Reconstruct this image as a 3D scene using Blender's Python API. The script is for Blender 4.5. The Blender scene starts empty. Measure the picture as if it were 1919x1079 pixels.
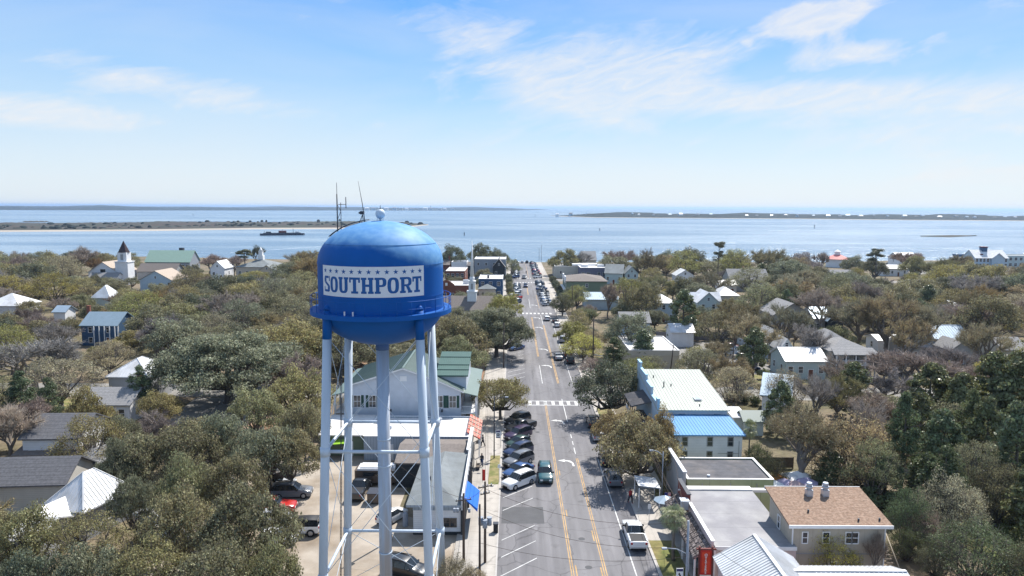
import bpy, math, random
import numpy as np
from mathutils import Vector, Matrix
R = math.radians
random.seed(7)
C = bpy.context.scene.collection
scene = bpy.context.scene

# ------------------------------------------------------------------ camera
FPX, CXP, CYP, HCAM = 1331.0, 959.5, 539.5, 35.0
_dy = Vector((3.5, 151.5, -FPX)).normalized()
_h = Vector((1, -0.0052, 0)).normalized()
_dx = (_h - _h.dot(_dy) * _dy).normalized()
_dz = _dx.cross(_dy)
ROT = Matrix((_dx, _dy, _dz))              # camera space -> world space
cam_data = bpy.data.cameras.new("camera")
cam_data.sensor_width = 36.0
cam_data.lens = 36.0 * FPX / 1919.0
cam_data.clip_start = 0.5
cam_data.clip_end = 90000
cam = bpy.data.objects.new("camera", cam_data)
C.objects.link(cam)
cam.matrix_world = Matrix.Translation((0, 0, HCAM)) @ ROT.to_4x4()
scene.camera = cam

def gp(px, py, z=0.0):
    """where the sight line of a photo pixel meets height z"""
    d = ROT @ Vector(((px - CXP) / FPX, -(py - CYP) / FPX, -1))
    t = (z - HCAM) / d.z
    return Vector((d.x * t, d.y * t, z))
def proj(x, y, z):
    v = ROT.transposed() @ Vector((x, y, z - HCAM))
    return (CXP + FPX * v.x / -v.z, CYP - FPX * v.y / -v.z)

# ------------------------------------------------------------------ light
SUN_EL, SUN_AZ = R(52), R(32)              # azimuth: from +Y towards +X
EXPOSURE = 0.72
sun_data = bpy.data.lights.new("sun", 'SUN')
sun_data.energy = 4.6
sun_data.angle = R(0.5)
sun_data.color = (1.0, 0.955, 0.885)
sun = bpy.data.objects.new("sun", sun_data)
C.objects.link(sun)
sdir = Vector((math.sin(SUN_AZ) * math.cos(SUN_EL), math.cos(SUN_AZ) * math.cos(SUN_EL), math.sin(SUN_EL)))
sun.rotation_euler = sdir.to_track_quat('Z', 'Y').to_euler()
sun.location = sdir * 300

world = bpy.data.worlds.new("World")
scene.world = world
world.use_nodes = True
def build_world():
    nt = world.node_tree
    N, L = nt.nodes, nt.links
    N.clear()
    def node(t, **k):
        n = N.new(t)
        for a, b in k.items(): setattr(n, a, b)
        return n
    def m(op, a, b=None, c=None, clamp=False):
        n = node('ShaderNodeMath', operation=op, use_clamp=clamp)
        for i, v in enumerate((a, b, c)):
            if v is None: continue
            if isinstance(v, (int, float)): n.inputs[i].default_value = v
            else: L.new(v, n.inputs[i])
        return n.outputs[0]
    sky = node('ShaderNodeTexSky', sky_type='NISHITA')
    sky.sun_disc = False
    sky.sun_elevation = SUN_EL
    sky.sun_rotation = SUN_AZ
    sky.altitude = 30
    sky.air_density = 1.0
    sky.dust_density = 0.6
    sky.ozone_density = 2.2
    tc = node('ShaderNodeTexCoord')
    sep = node('ShaderNodeSeparateXYZ')
    L.new(tc.outputs['Generated'], sep.inputs[0])
    x, y, z = sep.outputs
    az = m('MULTIPLY', m('ARCTAN2', x, y), 57.2958)
    el = m('MULTIPLY', m('ARCSINE', z), 57.2958)
    # streaky noise in (azimuth, elevation) with a wind slant
    def noise(sx, sy, slant, scale, det, rough, dist, off):
        cb = node('ShaderNodeCombineXYZ')
        L.new(m('MULTIPLY', az, sx), cb.inputs[0])
        L.new(m('MULTIPLY', m('ADD', el, m('MULTIPLY', az, slant)), sy), cb.inputs[1])
        cb.inputs[2].default_value = off
        n = node('ShaderNodeTexNoise', noise_dimensions='3D')
        n.inputs['Scale'].default_value = scale
        n.inputs['Detail'].default_value = det
        n.inputs['Roughness'].default_value = rough
        n.inputs['Distortion'].default_value = dist
        L.new(cb.outputs[0], n.inputs['Vector'])
        return n.outputs['Fac']
    fine = noise(.09, .28, -.18, 1.0, 9, .62, .9, 3.1)
    veil = noise(.035, .13, -.05, 1.0, 7, .55, .5, 8.4)
    puff = noise(.16, .3, -.25, 1.0, 10, .6, .4, 1.7)
    def blob(a0, e0, ra, re, rot=0.0):
        c_, s_ = math.cos(R(rot)), math.sin(R(rot))
        da = m('SUBTRACT', az, a0); de = m('SUBTRACT', el, e0)
        u = m('DIVIDE', m('ADD', m('MULTIPLY', da, c_), m('MULTIPLY', de, s_)), ra)
        v = m('DIVIDE', m('SUBTRACT', m('MULTIPLY', de, c_), m('MULTIPLY', da, s_)), re)
        q = m('ADD', m('MULTIPLY', u, u), m('MULTIPLY', v, v))
        return m('EXPONENT', m('MULTIPLY', q, -1.0))
    def angles(px, py):
        d = ROT @ Vector(((px - CXP) / FPX, -(py - CYP) / FPX, -1)); d.normalize()
        return math.degrees(math.atan2(d.x, d.y)), math.degrees(math.asin(d.z))
    def bl(px, py, rx, ry, rot=0):
        a, e = angles(px, py)
        return blob(a, e, rx / 23.2, ry / 23.2, rot)
    def total(lst):
        o = lst[0]
        for q in lst[1:]: o = m('ADD', o, q)
        return o
    # wispy cirrus, then the two or three denser puffs
    wisps = total([m('MULTIPLY', bl(1140, 125, 190, 80, 8), 1.1), m('MULTIPLY', bl(1280, 185, 300, 34, -3), 1.0),
                   m('MULTIPLY', bl(1120, 205, 120, 22, -20), .8), m('MULTIPLY', bl(350, 165, 280, 34, -8), 1.0),
                   m('MULTIPLY', bl(90, 212, 210, 20, -4), 1.15), m('MULTIPLY', bl(1540, 180, 180, 20, 0), 1.0),
                   m('MULTIPLY', bl(880, 75, 130, 36, -10), .9), m('MULTIPLY', bl(1420, 245, 130, 14, 12), .5),
                   m('MULTIPLY', bl(540, 50, 120, 22, 28), .28), m('MULTIPLY', bl(1800, 225, 180, 50, 8), .8), m('MULTIPLY', bl(1840, 330, 140, 22, 5), .9)])
    puffs = total([m('MULTIPLY', bl(1570, 20, 130, 30, 10), 1.0), m('MULTIPLY', bl(1490, 40, 95, 24, 0), .8), m('MULTIPLY', bl(1600, 97, 125, 26, 9), 1.15),
                   m('MULTIPLY', bl(1400, 82, 18, 12), .8), m('MULTIPLY', bl(1880, 318, 120, 14, 4), 1.15),
                   m('MULTIPLY', bl(1895, 238, 60, 18), 1.0), m('MULTIPLY', bl(1900, 175, 60, 16, 12), .5)])
    w1 = m('MULTIPLY', m('SUBTRACT', m('ADD', m('MULTIPLY', wisps, .48), m('MULTIPLY', fine, 1.35)), .72), 2.2, clamp=True)
    w2 = m('MULTIPLY', m('SUBTRACT', m('ADD', m('MULTIPLY', puffs, .55), m('MULTIPLY', puff, 1.4)), .88), 2.8, clamp=True)
    w3 = m('MULTIPLY', m('SUBTRACT', veil, .36), 1.8, clamp=True)
    fib = noise(.30, 1.1, -.22, 1.0, 6, .65, 1.4, 5.5)
    fmod = m('MULTIPLY', m('SUBTRACT', fib, .22), 1.9, clamp=True)
    cl = m('MAXIMUM', m('MULTIPLY', m('MULTIPLY', w1, .86), m('ADD', .35, m('MULTIPLY', fmod, .65))), m('MULTIPLY', m('MULTIPLY', w2, .92), m('ADD', .6, m('MULTIPLY', fmod, .4))))
    cl = m('MAXIMUM', cl, m('MULTIPLY', w3, .50))
    up = m('MULTIPLY', m('ADD', el, 0.5), .45, clamp=True)
    cl = m('MULTIPLY', cl, up)
    # the photograph's deeper, cleaner blue overhead
    hsv = node('ShaderNodeHueSaturation')
    hsv.inputs['Saturation'].default_value = SKY_SAT
    hsv.inputs['Value'].default_value = SKY_VAL
    L.new(sky.outputs[0], hsv.inputs['Color'])
    # clear-air gradient low down, out-of-view upper sky brightened to lift shadows, blended over the physical sky
    rp = node('ShaderNodeValToRGB')
    cr = rp.color_ramp
    K = 1.0 / (SKY_STR * 2 ** EXPOSURE)
    stops = [(0.0, (.80, .875, .93)), (.05, (.70, .84, .96)), (.12, (.50, .74, .98)), (.20, (.25, .56, .99)), (.27, (.11, .42, .99)), (.36, (.26, .48, .86)), (.6, (.30, .46, .74)), (1.0, (.30, .44, .70))]
    while len(cr.elements) < len(stops): cr.elements.new(.5)
    for e, (p_, c_) in zip(cr.elements, stops): e.position = p_; e.color = (*c_, 1)
    L.new(m('MAXIMUM', z, 0.0), rp.inputs[0])
    sc = node('ShaderNodeVectorMath', operation='SCALE'); sc.inputs['Scale'].default_value = K
    L.new(rp.outputs[0], sc.inputs[0])
    grad = node('ShaderNodeMix', data_type='RGBA')
    grad.inputs['Factor'].default_value = .90
    L.new(hsv.outputs[0], grad.inputs['A']); L.new(sc.outputs[0], grad.inputs['B'])
    mix = node('ShaderNodeMix', data_type='RGBA')
    L.new(cl, mix.inputs['Factor'])
    L.new(grad.outputs['Result'], mix.inputs['A'])
    mix.inputs['B'].default_value = (.90 * K, .90 * K, .915 * K, 1)
    bg = node('ShaderNodeBackground')
    bg.inputs['Strength'].default_value = SKY_STR
    L.new(mix.outputs['Result'], bg.inputs['Color'])
    out = node('ShaderNodeOutputWorld')
    L.new(bg.outputs[0], out.inputs[0])
SKY_SAT, SKY_VAL, SKY_STR, CLOUD = 1.15, 1.0, 0.11, 7.0
build_world()
world.cycles.sampling_method = 'MANUAL'
world.cycles.sample_map_resolution = 512
scene.view_settings.view_transform = 'Standard'
scene.view_settings.look = 'None'
scene.view_settings.exposure = EXPOSURE
scene.view_settings.gamma = 1
cy = scene.cycles
cy.use_denoising = True
cy.max_bounces = 5
cy.diffuse_bounces = 2
cy.glossy_bounces = 2
cy.transmission_bounces = 2
cy.transparent_max_bounces = 4
cy.volume_bounces = 0
cy.caustics_reflective = False
cy.caustics_refractive = False
cy.sample_clamp_indirect = 6

# ------------------------------------------------------------------ materials
def mat(name, col, rough=.8, metal=0.0, spec=.3, var=0.0, vscale=1.0, bump=0.0, bscale=8.0, tint=None, coord='Object',
        objcol=False, rand=0.0, seams=None, coat=0.0, stretch=(1, 1, 1), detail=6):
    """procedural material: colour with noise variation, optional second tint, bump, seams=(axis, spacing, depth, darkness)"""
    M = bpy.data.materials.new(name)
    M.use_nodes = True
    nt = M.node_tree; N, L = nt.nodes, nt.links
    b = N['Principled BSDF']
    b.inputs['Roughness'].default_value = rough
    b.inputs['Metallic'].default_value = metal
    b.inputs['Specular IOR Level'].default_value = spec
    if coat: b.inputs['Coat Weight'].default_value = coat; b.inputs['Coat Roughness'].default_value = .08
    tc = N.new('ShaderNodeTexCoord')
    mp = N.new('ShaderNodeMapping'); mp.inputs['Scale'].default_value = stretch
    if coord == 'World':
        g = N.new('ShaderNodeNewGeometry'); L.new(g.outputs['Position'], mp.inputs[0])
    else: L.new(tc.outputs[coord], mp.inputs[0])
    vec = mp.outputs[0]
    col = tuple(col)[:3]
    if objcol:
        oi = N.new('ShaderNodeObjectInfo')
        base = oi.outputs['Color']
    else:
        rgb = N.new('ShaderNodeRGB'); rgb.outputs[0].default_value = (*col, 1)
        base = rgb.outputs[0]
    def mixc(fac, a, bb, blend='MIX'):
        mx = N.new('ShaderNodeMix'); mx.data_type = 'RGBA'; mx.blend_type = blend
        if isinstance(fac, (int, float)): mx.inputs['Factor'].default_value = fac
        else: L.new(fac, mx.inputs['Factor'])
        for s, v in (('A', a), ('B', bb)):
            if isinstance(v, tuple): mx.inputs[s].default_value = (*v[:3], 1)
            else: L.new(v, mx.inputs[s])
        return mx.outputs['Result']
    def noise(scale, det=detail, rg=.6):
        n = N.new('ShaderNodeTexNoise'); n.inputs['Scale'].default_value = scale
        n.inputs['Detail'].default_value = det; n.inputs['Roughness'].default_value = rg
        L.new(vec, n.inputs['Vector']); return n.outputs['Fac']
    def ramp(f, a, c):
        mr = N.new('ShaderNodeMapRange'); mr.inputs['From Min'].default_value = a; mr.inputs['From Max'].default_value = c
        L.new(f, mr.inputs['Value']); return mr.outputs[0]
    if tint is not None:
        base = mixc(ramp(noise(tint[3] if len(tint) > 3 else vscale * .35), .42, .6), base, tint[:3])
    if var:
        f = ramp(noise(vscale), .28, .72)
        mm = N.new('ShaderNodeMapRange'); L.new(f, mm.inputs['Value'])
        mm.inputs['To Min'].default_value = 1 - var; mm.inputs['To Max'].default_value = 1 + var
        cb = N.new('ShaderNodeCombineColor')
        for i in range(3): L.new(mm.outputs[0], cb.inputs[i])
        base = mixc(1.0, base, cb.outputs[0], 'MULTIPLY')
    if rand:
        oi = N.new('ShaderNodeObjectInfo')
        mm = N.new('ShaderNodeMapRange'); L.new(oi.outputs['Random'], mm.inputs['Value'])
        mm.inputs['To Min'].default_value = 1 - rand; mm.inputs['To Max'].default_value = 1 + rand
        cb = N.new('ShaderNodeCombineColor')
        for i in range(3): L.new(mm.outputs[0], cb.inputs[i])
        base = mixc(1.0, base, cb.outputs[0], 'MULTIPLY')
    height = None
    if seams:
        ax, sp, width, dark = seams
        sx = N.new('ShaderNodeSeparateXYZ'); L.new(tc.outputs['Object'] if coord != 'World' else vec, sx.inputs[0])
        def mth(op, a, c):
            n = N.new('ShaderNodeMath'); n.operation = op
            for i, v in enumerate((a, c)):
                if isinstance(v, (int, float)): n.inputs[i].default_value = v
                else: L.new(v, n.inputs[i])
            return n.outputs[0]
        tot = None
        for a_, s_ in zip(ax, sp if isinstance(sp, tuple) else (sp,) * len(ax)):
            fr = mth('FRACT', mth('DIVIDE', sx.outputs['XYZ'.index(a_)], s_), 0)
            ln = mth('LESS_THAN', fr, width / s_)
            tot = ln if tot is None else mth('MAXIMUM', tot, ln)
        base = mixc(mth('MULTIPLY', tot, dark), base, (col[0] * .25, col[1] * .25, col[2] * .28))
    L.new(base, b.inputs['Base Color'])
    if bump:
        bp = N.new('ShaderNodeBump'); bp.inputs['Strength'].default_value = bump
        bp.inputs['Distance'].default_value = .05
        L.new(noise(bscale, 4), bp.inputs['Height']); L.new(bp.outputs[0], b.inputs['Normal'])
    return M

# ------------------------------------------------------------------ mesh builder
class MB:
    def __init__(s): s.v = []; s.f = []; s.m = []; s.sm = []
    def add(s, vs, fs, mi=0, smooth=False):
        o = len(s.v); s.v += [tuple(p) for p in vs]
        for f in fs: s.f.append(tuple(i + o for i in f)); s.m.append(mi); s.sm.append(smooth)
    def box(s, x0, x1, y0, y1, z0, z1, mi=0, top=None):
        vs = [(x0, y0, z0), (x1, y0, z0), (x1, y1, z0), (x0, y1, z0), (x0, y0, z1), (x1, y0, z1), (x1, y1, z1), (x0, y1, z1)]
        s.add(vs, [(3, 2, 1, 0)], mi); o = len(s.v) - 8
        for k, f in enumerate([(4, 5, 6, 7), (0, 1, 5, 4), (1, 2, 6, 5), (2, 3, 7, 6), (3, 0, 4, 7)]):
            s.f.append(tuple(i + o for i in f)); s.m.append(top if (k == 0 and top is not None) else mi); s.sm.append(False)
    def quad(s, a, b, c, d, mi=0): s.add([a, b, c, d], [(0, 1, 2, 3)], mi)
    def poly(s, pts, mi=0): s.add(pts, [tuple(range(len(pts)))], mi)
    def prism(s, pts, z0, z1, mi=0, top=None):
        n = len(pts)
        vs = [(x, y, z0) for x, y in pts] + [(x, y, z1) for x, y in pts]
        s.add(vs, [tuple(range(n - 1, -1, -1))] + [(i, (i + 1) % n, n + (i + 1) % n, n + i) for i in range(n)], mi)
        o = len(s.v) - 2 * n
        s.f.append(tuple(o + n + i for i in range(n))); s.m.append(mi if top is None else top); s.sm.append(False)
    def tube(s, pts, rs, n=6, mi=0, cap=True, smooth=True):
        pts = [Vector(p) for p in pts]
        if isinstance(rs, (int, float)): rs = [rs] * len(pts)
        vs = []
        prev = None
        for i, p in enumerate(pts):
            t = (pts[min(i + 1, len(pts) - 1)] - pts[max(i - 1, 0)]).normalized()
            if prev is None:
                a = t.cross(Vector((0, 0, 1)))
                if a.length < .05: a = t.cross(Vector((1, 0, 0)))
            else: a = prev - prev.dot(t) * t
            a.normalize(); prev = a.copy(); b = t.cross(a)
            for k in range(n):
                th = 2 * math.pi * k / n
                vs.append(p + (a * math.cos(th) + b * math.sin(th)) * rs[i])
        fs = [(i * n + k, i * n + (k + 1) % n, (i + 1) * n + (k + 1) % n, (i + 1) * n + k) for i in range(len(pts) - 1) for k in range(n)]
        s.add(vs, fs, mi, smooth)
        if cap:
            o = len(s.v) - len(vs)
            s.f.append(tuple(o + k for k in range(n - 1, -1, -1))); s.m.append(mi); s.sm.append(False)
            s.f.append(tuple(o + (len(pts) - 1) * n + k for k in range(n))); s.m.append(mi); s.sm.append(False)
    def cyl(s, x, y, z0, z1, r, n=12, mi=0, r1=None): s.tube([(x, y, z0), (x, y, z1)], [r, r if r1 is None else r1], n, mi)
    def lathe(s, prof, n=32, mi=0, cx=0, cy=0, smooth=True, mats=None):
        vs = [(cx + r * math.cos(2 * math.pi * k / n), cy + r * math.sin(2 * math.pi * k / n), z) for r, z in prof for k in range(n)]
        o = len(s.v); s.v += vs
        for i in range(len(prof) - 1):
            for k in range(n):
                s.f.append((o + i * n + k, o + i * n + (k + 1) % n, o + (i + 1) * n + (k + 1) % n, o + (i + 1) * n + k))
                s.m.append(mats[i] if mats else mi); s.sm.append(smooth)
    def rib(s, p0, p1, w, h, nrm, mi=0):
        p0, p1, nrm = Vector(p0), Vector(p1), Vector(nrm).normalized()
        t = (p1 - p0).normalized(); a = t.cross(nrm).normalized() * (w / 2); u = nrm * h; e = nrm * -.01
        vs = [p0 - a + e, p0 + a + e, p1 + a + e, p1 - a + e, p0 - a + u, p0 + a + u, p1 + a + u, p1 - a + u]
        s.add(vs, [(4, 5, 6, 7), (0, 1, 5, 4), (1, 2, 6, 5), (2, 3, 7, 6), (3, 0, 4, 7)], mi)
    def mesh(s, name, mats):
        me = bpy.data.meshes.new(name)
        me.from_pydata(s.v, [], s.f)
        for m_ in (mats if isinstance(mats, (list, tuple)) else [mats]): me.materials.append(m_)
        me.polygons.foreach_set('material_index', s.m)
        me.polygons.foreach_set('use_smooth', s.sm)
        me.update()
        return me
    def build(s, name, mats, parent=None, loc=None, rz=0.0):
        return link(name, s.mesh(name, mats), parent, loc, rz)
def link(name, me, parent=None, loc=None, rz=0.0):
    o = bpy.data.objects.new(name, me); C.objects.link(o)
    if parent: o.parent = parent
    if loc: o.location = loc
    if rz: o.rotation_euler.z = rz
    return o
def thing(name, label, cat, loc=(0, 0, 0), rz=0.0, group=None):
    o = bpy.data.objects.new(name, None); C.objects.link(o)
    o.empty_display_size = .5
    o.location = loc; o.rotation_euler = (0, 0, rz)
    o['label'] = label; o['category'] = cat
    if group: o['group'] = group
    return o
def tag(o, label, cat, group=None):
    o['label'] = label; o['category'] = cat
    if group: o['group'] = group
    return o
def struct(o): o['kind'] = 'structure'; return o
def children(o): return [q for q in bpy.data.objects if q.parent == o]
def copy_thing(proto, kids, loc, rz, label, color=None, group=None):
    r = proto.copy(); C.objects.link(r); r.location = loc; r.rotation_euler = (0, 0, rz); r['label'] = label
    if group: r['group'] = group
    for ch, sub in kids:
        c = ch.copy(); C.objects.link(c); c.parent = r
        if color and ch.get('paint'): c.color = color
        for g in sub:
            d = g.copy(); C.objects.link(d); d.parent = c
    return r
LANDMARKS = []          # (phrase, x, y) used to word the labels of trees and parked cars
FOOT = []               # footprints (x0, x1, y0, y1) where no tree may stand
CLEAR = []              # (px0, px1, py0, py1, Y): parts of the view kept open in front of what stands at depth Y
# ------------------------------------------------------------------ the setting
M_ground = mat('ground_soil', (.185, .145, .10), .95, var=.4, vscale=.9, tint=(.105, .095, .05, .06), coord='World', bump=.3, bscale=3)
M_road = mat('asphalt_aged', (.198, .192, .198), .9, spec=.25, var=.16, vscale=.22, tint=(.155, .15, .158, .05), coord='World', stretch=(3, .4, 1), bump=.15, bscale=30)
M_road2 = mat('asphalt_pale', (.235, .225, .21), .92, var=.12, vscale=.4, coord='World')
M_patch = mat('asphalt_patch', (.095, .095, .10), .9, var=.12, vscale=.8, coord='World')
M_walk = mat('sidewalk_concrete', (.40, .37, .335), .9, var=.10, vscale=.5, coord='World', seams=('XY', (1.52, 1.52), .03, .35))
M_curb = mat('kerb_concrete', (.42, .40, .38), .9, var=.1, vscale=2, coord='World')
M_sandlot = mat('packed_sand', (.36, .315, .265), .95, var=.22, vscale=.35, coord='World', tint=(.23, .18, .13, .09), detail=10)
M_grass = mat('grass_green', (.105, .125, .035), .95, var=.3, vscale=1.3, coord='World', tint=(.20, .17, .07, .25))
M_dry = mat('dry_grass', (.26, .215, .105), .95, var=.25, vscale=1.5, coord='World', tint=(.14, .15, .05, .5))
M_mulch = mat('pine_straw', (.26, .15, .095), .95, var=.3, vscale=.6, coord='World', tint=(.33, .26, .19, .12))
M_sand = mat('beach_sand', (.36, .32, .27), .95, var=.08, vscale=.01, coord='World')
M_marsh = mat('marsh_grass', (.062, .045, .036), .95, var=.3, vscale=.012, coord='World', tint=(.035, .045, .032, .012), stretch=(.5, 1.6, 1))
M_far = mat('far_woods', (.016, .024, .022), .95, var=.4, vscale=.02, coord='World')
M_yellow = mat('yellow_paint', (.46, .29, .12), .8, var=.4, vscale=.7, coord='World')
M_white = mat('white_road_paint', (.56, .56, .55), .8, var=.35, vscale=.7, coord='World')

def sheet(name, pts, z, m_, thick=0):
    mb = MB()
    if thick: mb.prism(pts, z - thick, z)
    else: mb.poly([(x, y, z) for x, y in pts])
    return struct(mb.build(name, m_))
def rect(x0, x1, y0, y1): return [(x0, y0), (x1, y0), (x1, y1), (x0, y1)]

# water: one sheet to the horizon
Mw = bpy.data.materials.new('sea_water'); Mw.use_nodes = True
def water_nodes():
    nt = Mw.node_tree; N, L = nt.nodes, nt.links
    b = N['Principled BSDF']
    b.inputs['Roughness'].default_value = .24
    b.inputs['IOR'].default_value = 1.33
    g = N.new('ShaderNodeNewGeometry')
    def ns(scale, st, det=5, dist=0):
        mp = N.new('ShaderNodeMapping'); mp.inputs['Scale'].default_value = st; L.new(g.outputs['Position'], mp.inputs[0])
        n = N.new('ShaderNodeTexNoise'); n.inputs['Scale'].default_value = scale; n.inputs['Detail'].default_value = det
        n.inputs['Distortion'].default_value = dist
        L.new(mp.outputs[0], n.inputs['Vector']); return n.outputs['Fac']
    big = ns(.0042, (.35, 1.3, 1), 8, 1.2)
    mr = N.new('ShaderNodeMapRange'); mr.inputs['From Min'].default_value = .42; mr.inputs['From Max'].default_value = .60; L.new(big, mr.inputs['Value'])
    mx = N.new('ShaderNodeMix'); mx.data_type = 'RGBA'
    mx.inputs['A'].default_value = (.10, .17, .25, 1); mx.inputs['B'].default_value = (.21, .28, .345, 1)
    L.new(mr.outputs[0], mx.inputs['Factor'])
    L.new(mx.outputs['Result'], b.inputs['Base Color'])
    ad = N.new('ShaderNodeMath'); ad.operation = 'ADD'
    L.new(ns(.35, (1, 1, 1), 4), ad.inputs[0]); 
    mu = N.new('ShaderNodeMath'); mu.operation = 'MULTIPLY'; mu.inputs[1].default_value = 3.5
    L.new(ns(.06, (.7, 1.3, 1), 5), mu.inputs[0]); L.new(mu.outputs[0], ad.inputs[1])
    bp = N.new('ShaderNodeBump'); bp.inputs['Strength'].default_value = 1.0; bp.inputs['Distance'].default_value = 1.1
    L.new(ad.outputs[0], bp.inputs['Height']); L.new(bp.outputs[0], b.inputs['Normal'])
def road_nodes(M):
    nt = M.node_tree; N, L = nt.nodes, nt.links
    b = N['Principled BSDF']; src = b.inputs['Base Color'].links[0].from_socket
    g = N.new('ShaderNodeNewGeometry')
    mp = N.new('ShaderNodeMapping'); mp.inputs['Scale'].default_value = (.9, .018, 1); L.new(g.outputs['Position'], mp.inputs[0])
    n1 = N.new('ShaderNodeTexNoise'); n1.inputs['Scale'].default_value = 1.0; n1.inputs['Detail'].default_value = 5; L.new(mp.outputs[0], n1.inputs['Vector'])
    # tracks, oil drips and sealed cracks
    def rng(f, a, c, lo, hi):
        m_ = N.new('ShaderNodeMapRange'); L.new(f, m_.inputs['Value'])
        for k, v in zip(('From Min', 'From Max', 'To Min', 'To Max'), (a, c, lo, hi)): m_.inputs[k].default_value = v
        return m_.outputs[0]
    tr = rng(n1.outputs['Fac'], .35, .65, .84, 1.10)
    n0 = N.new('ShaderNodeTexNoise'); n0.inputs['Scale'].default_value = .5; L.new(g.outputs['Position'], n0.inputs['Vector'])
    ad = N.new('ShaderNodeVectorMath'); ad.operation = 'ADD'; L.new(g.outputs['Position'], ad.inputs[0]); L.new(n0.outputs['Color'], ad.inputs[1])
    vo = N.new('ShaderNodeTexVoronoi'); vo.feature = 'DISTANCE_TO_EDGE'; vo.inputs['Scale'].default_value = .16; L.new(ad.outputs[0], vo.inputs['Vector'])
    ck = rng(vo.outputs['Distance'], .004, .012, .72, 1.0)
    n2 = N.new('ShaderNodeTexNoise'); n2.inputs['Scale'].default_value = .8; n2.inputs['Detail'].default_value = 8; L.new(g.outputs['Position'], n2.inputs['Vector'])
    oil = rng(n2.outputs['Fac'], .60, .72, 1.0, .74)
    m1 = N.new('ShaderNodeMath'); m1.operation = 'MULTIPLY'; L.new(tr, m1.inputs[0]); L.new(ck, m1.inputs[1])
    m2 = N.new('ShaderNodeMath'); m2.operation = 'MULTIPLY'; L.new(m1.outputs[0], m2.inputs[0]); L.new(oil, m2.inputs[1])
    cb = N.new('ShaderNodeCombineColor'); [L.new(m2.outputs[0], cb.inputs[i]) for i in range(3)]
    mx = N.new('ShaderNodeMix'); mx.data_type = 'RGBA'; mx.blend_type = 'MULTIPLY'; mx.inputs['Factor'].default_value = 1
    L.new(src, mx.inputs['A']); L.new(cb.outputs[0], mx.inputs['B']); L.new(mx.outputs['Result'], b.inputs['Base Color'])
for m_ in (M_road, M_road2, M_walk): road_nodes(m_)
water_nodes()
wz = -1.3
w_ = MB(); S = 42000
w_.poly([(-S, -S, wz), (S, -S, wz), (S, S, wz), (-S, S, wz)])
struct(w_.build('water', Mw))

# town ground: one sheet, its river edge a low bank
rnd = random.Random(3)
shore = [(-900, 430), (-600, 470), (-420, 500), (-330, 478), (-250, 487), (-170, 470), (-110, 462), (-50, 458), (-14, 455),
         (28, 455), (60, 458), (120, 470), (180, 462), (230, 474), (262, 488), (320, 492), (390, 486), (600, 470), (900, 450)]
gpts = [(-900, -300), (900, -300)] + [(x, y) for x, y in reversed(shore)]
g_ = MB(); g_.prism(gpts, -4.0, 0.0)
struct(g_.build('ground', M_ground))

XL, XR = -1.25, 13.9            # kerb lines of the main street
ST_END = 452
sheet('road', rect(XL - .2, XR + .2, -60, ST_END), .004, M_road)
CROSS = [(127.5, 137.0), (232.0, 240.0), (337, 347)]          # cross streets (front, back)
for i, (a, b) in enumerate(CROSS[:1] + CROSS[2:]):
    sheet('road_crossing', rect(-400, XL - .2, a, b), .004, M_road2)
    sheet('road_crossing', rect(XR + .2, 400, a, b), .004, M_road2)
sheet('asphalt_repair', rect(-1.2, 3.6, 75.6, 80.0), .008, M_patch)
# sidewalks with kerbs, broken at the cross streets
blocks = [(-60, 126.0), (138.5, 335.5), (348.5, ST_END)]
for a, b in blocks:
    sheet('sidewalk', rect(-5.9, XL - .35, a, b), .13, M_walk, .2)
    sheet('kerb', rect(XL - .35, XL - .2, a, b), .14, M_curb, .2)
    sheet('sidewalk', rect(XR + .35, 17.6, a, b), .13, M_walk, .2)
    sheet('kerb', rect(XR + .2, XR + .35, a, b), .14, M_curb, .2)
# markings
wm, ym = MB(), MB()
def line(mb, x, y0, y1, w=.12, z=.0085): mb.poly([(x - w / 2, y0, z), (x + w / 2, y0, z), (x + w / 2, y1, z), (x - w / 2, y1, z)])
def yat(py): return gp(963, py).y
for x in (5.74, 5.96): line(ym, x, -40, yat(752), .09)
for x in (8.92, 9.14): line(ym, x, -40, yat(858), .09)
for a, b in ((1079, 1040), (1012, 990), (965, 945), (1000, 975)): pass
for y0, y1 in ((64, 66.4), (77.5, 79.3), (90, 91.8)): line(ym, 6.25, y0, y1, .12)
for y0, y1 in ((64, 66), (71.5, 74)): line(ym, 8.68, y0, y1, .12)
for y0, y1 in ((yat(850), yat(838)), (yat(833), yat(826)), (yat(820), yat(813))): line(wm, 9.0, y0, y1)
line(wm, 9.0, yat(790), yat(747))
for x in (8.95, 9.2): line(ym, x, 139, yat(609))
line(wm, 5.9, 139, yat(684)); line(wm, 8.95, yat(608), yat(590))
for x in (5.8, 6.05): line(ym, x, yat(668), yat(594))
line(wm, 5.9, yat(577), yat(560)); line(ym, 9.1, yat(577), yat(552))
for x in (5.85, 6.05): line(ym, x, yat(552), 333)
line(ym, 7.5, 350, 440)
line(wm, 11.95, -40, 96); line(wm, 11.95, 139, 228, .1)
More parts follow.
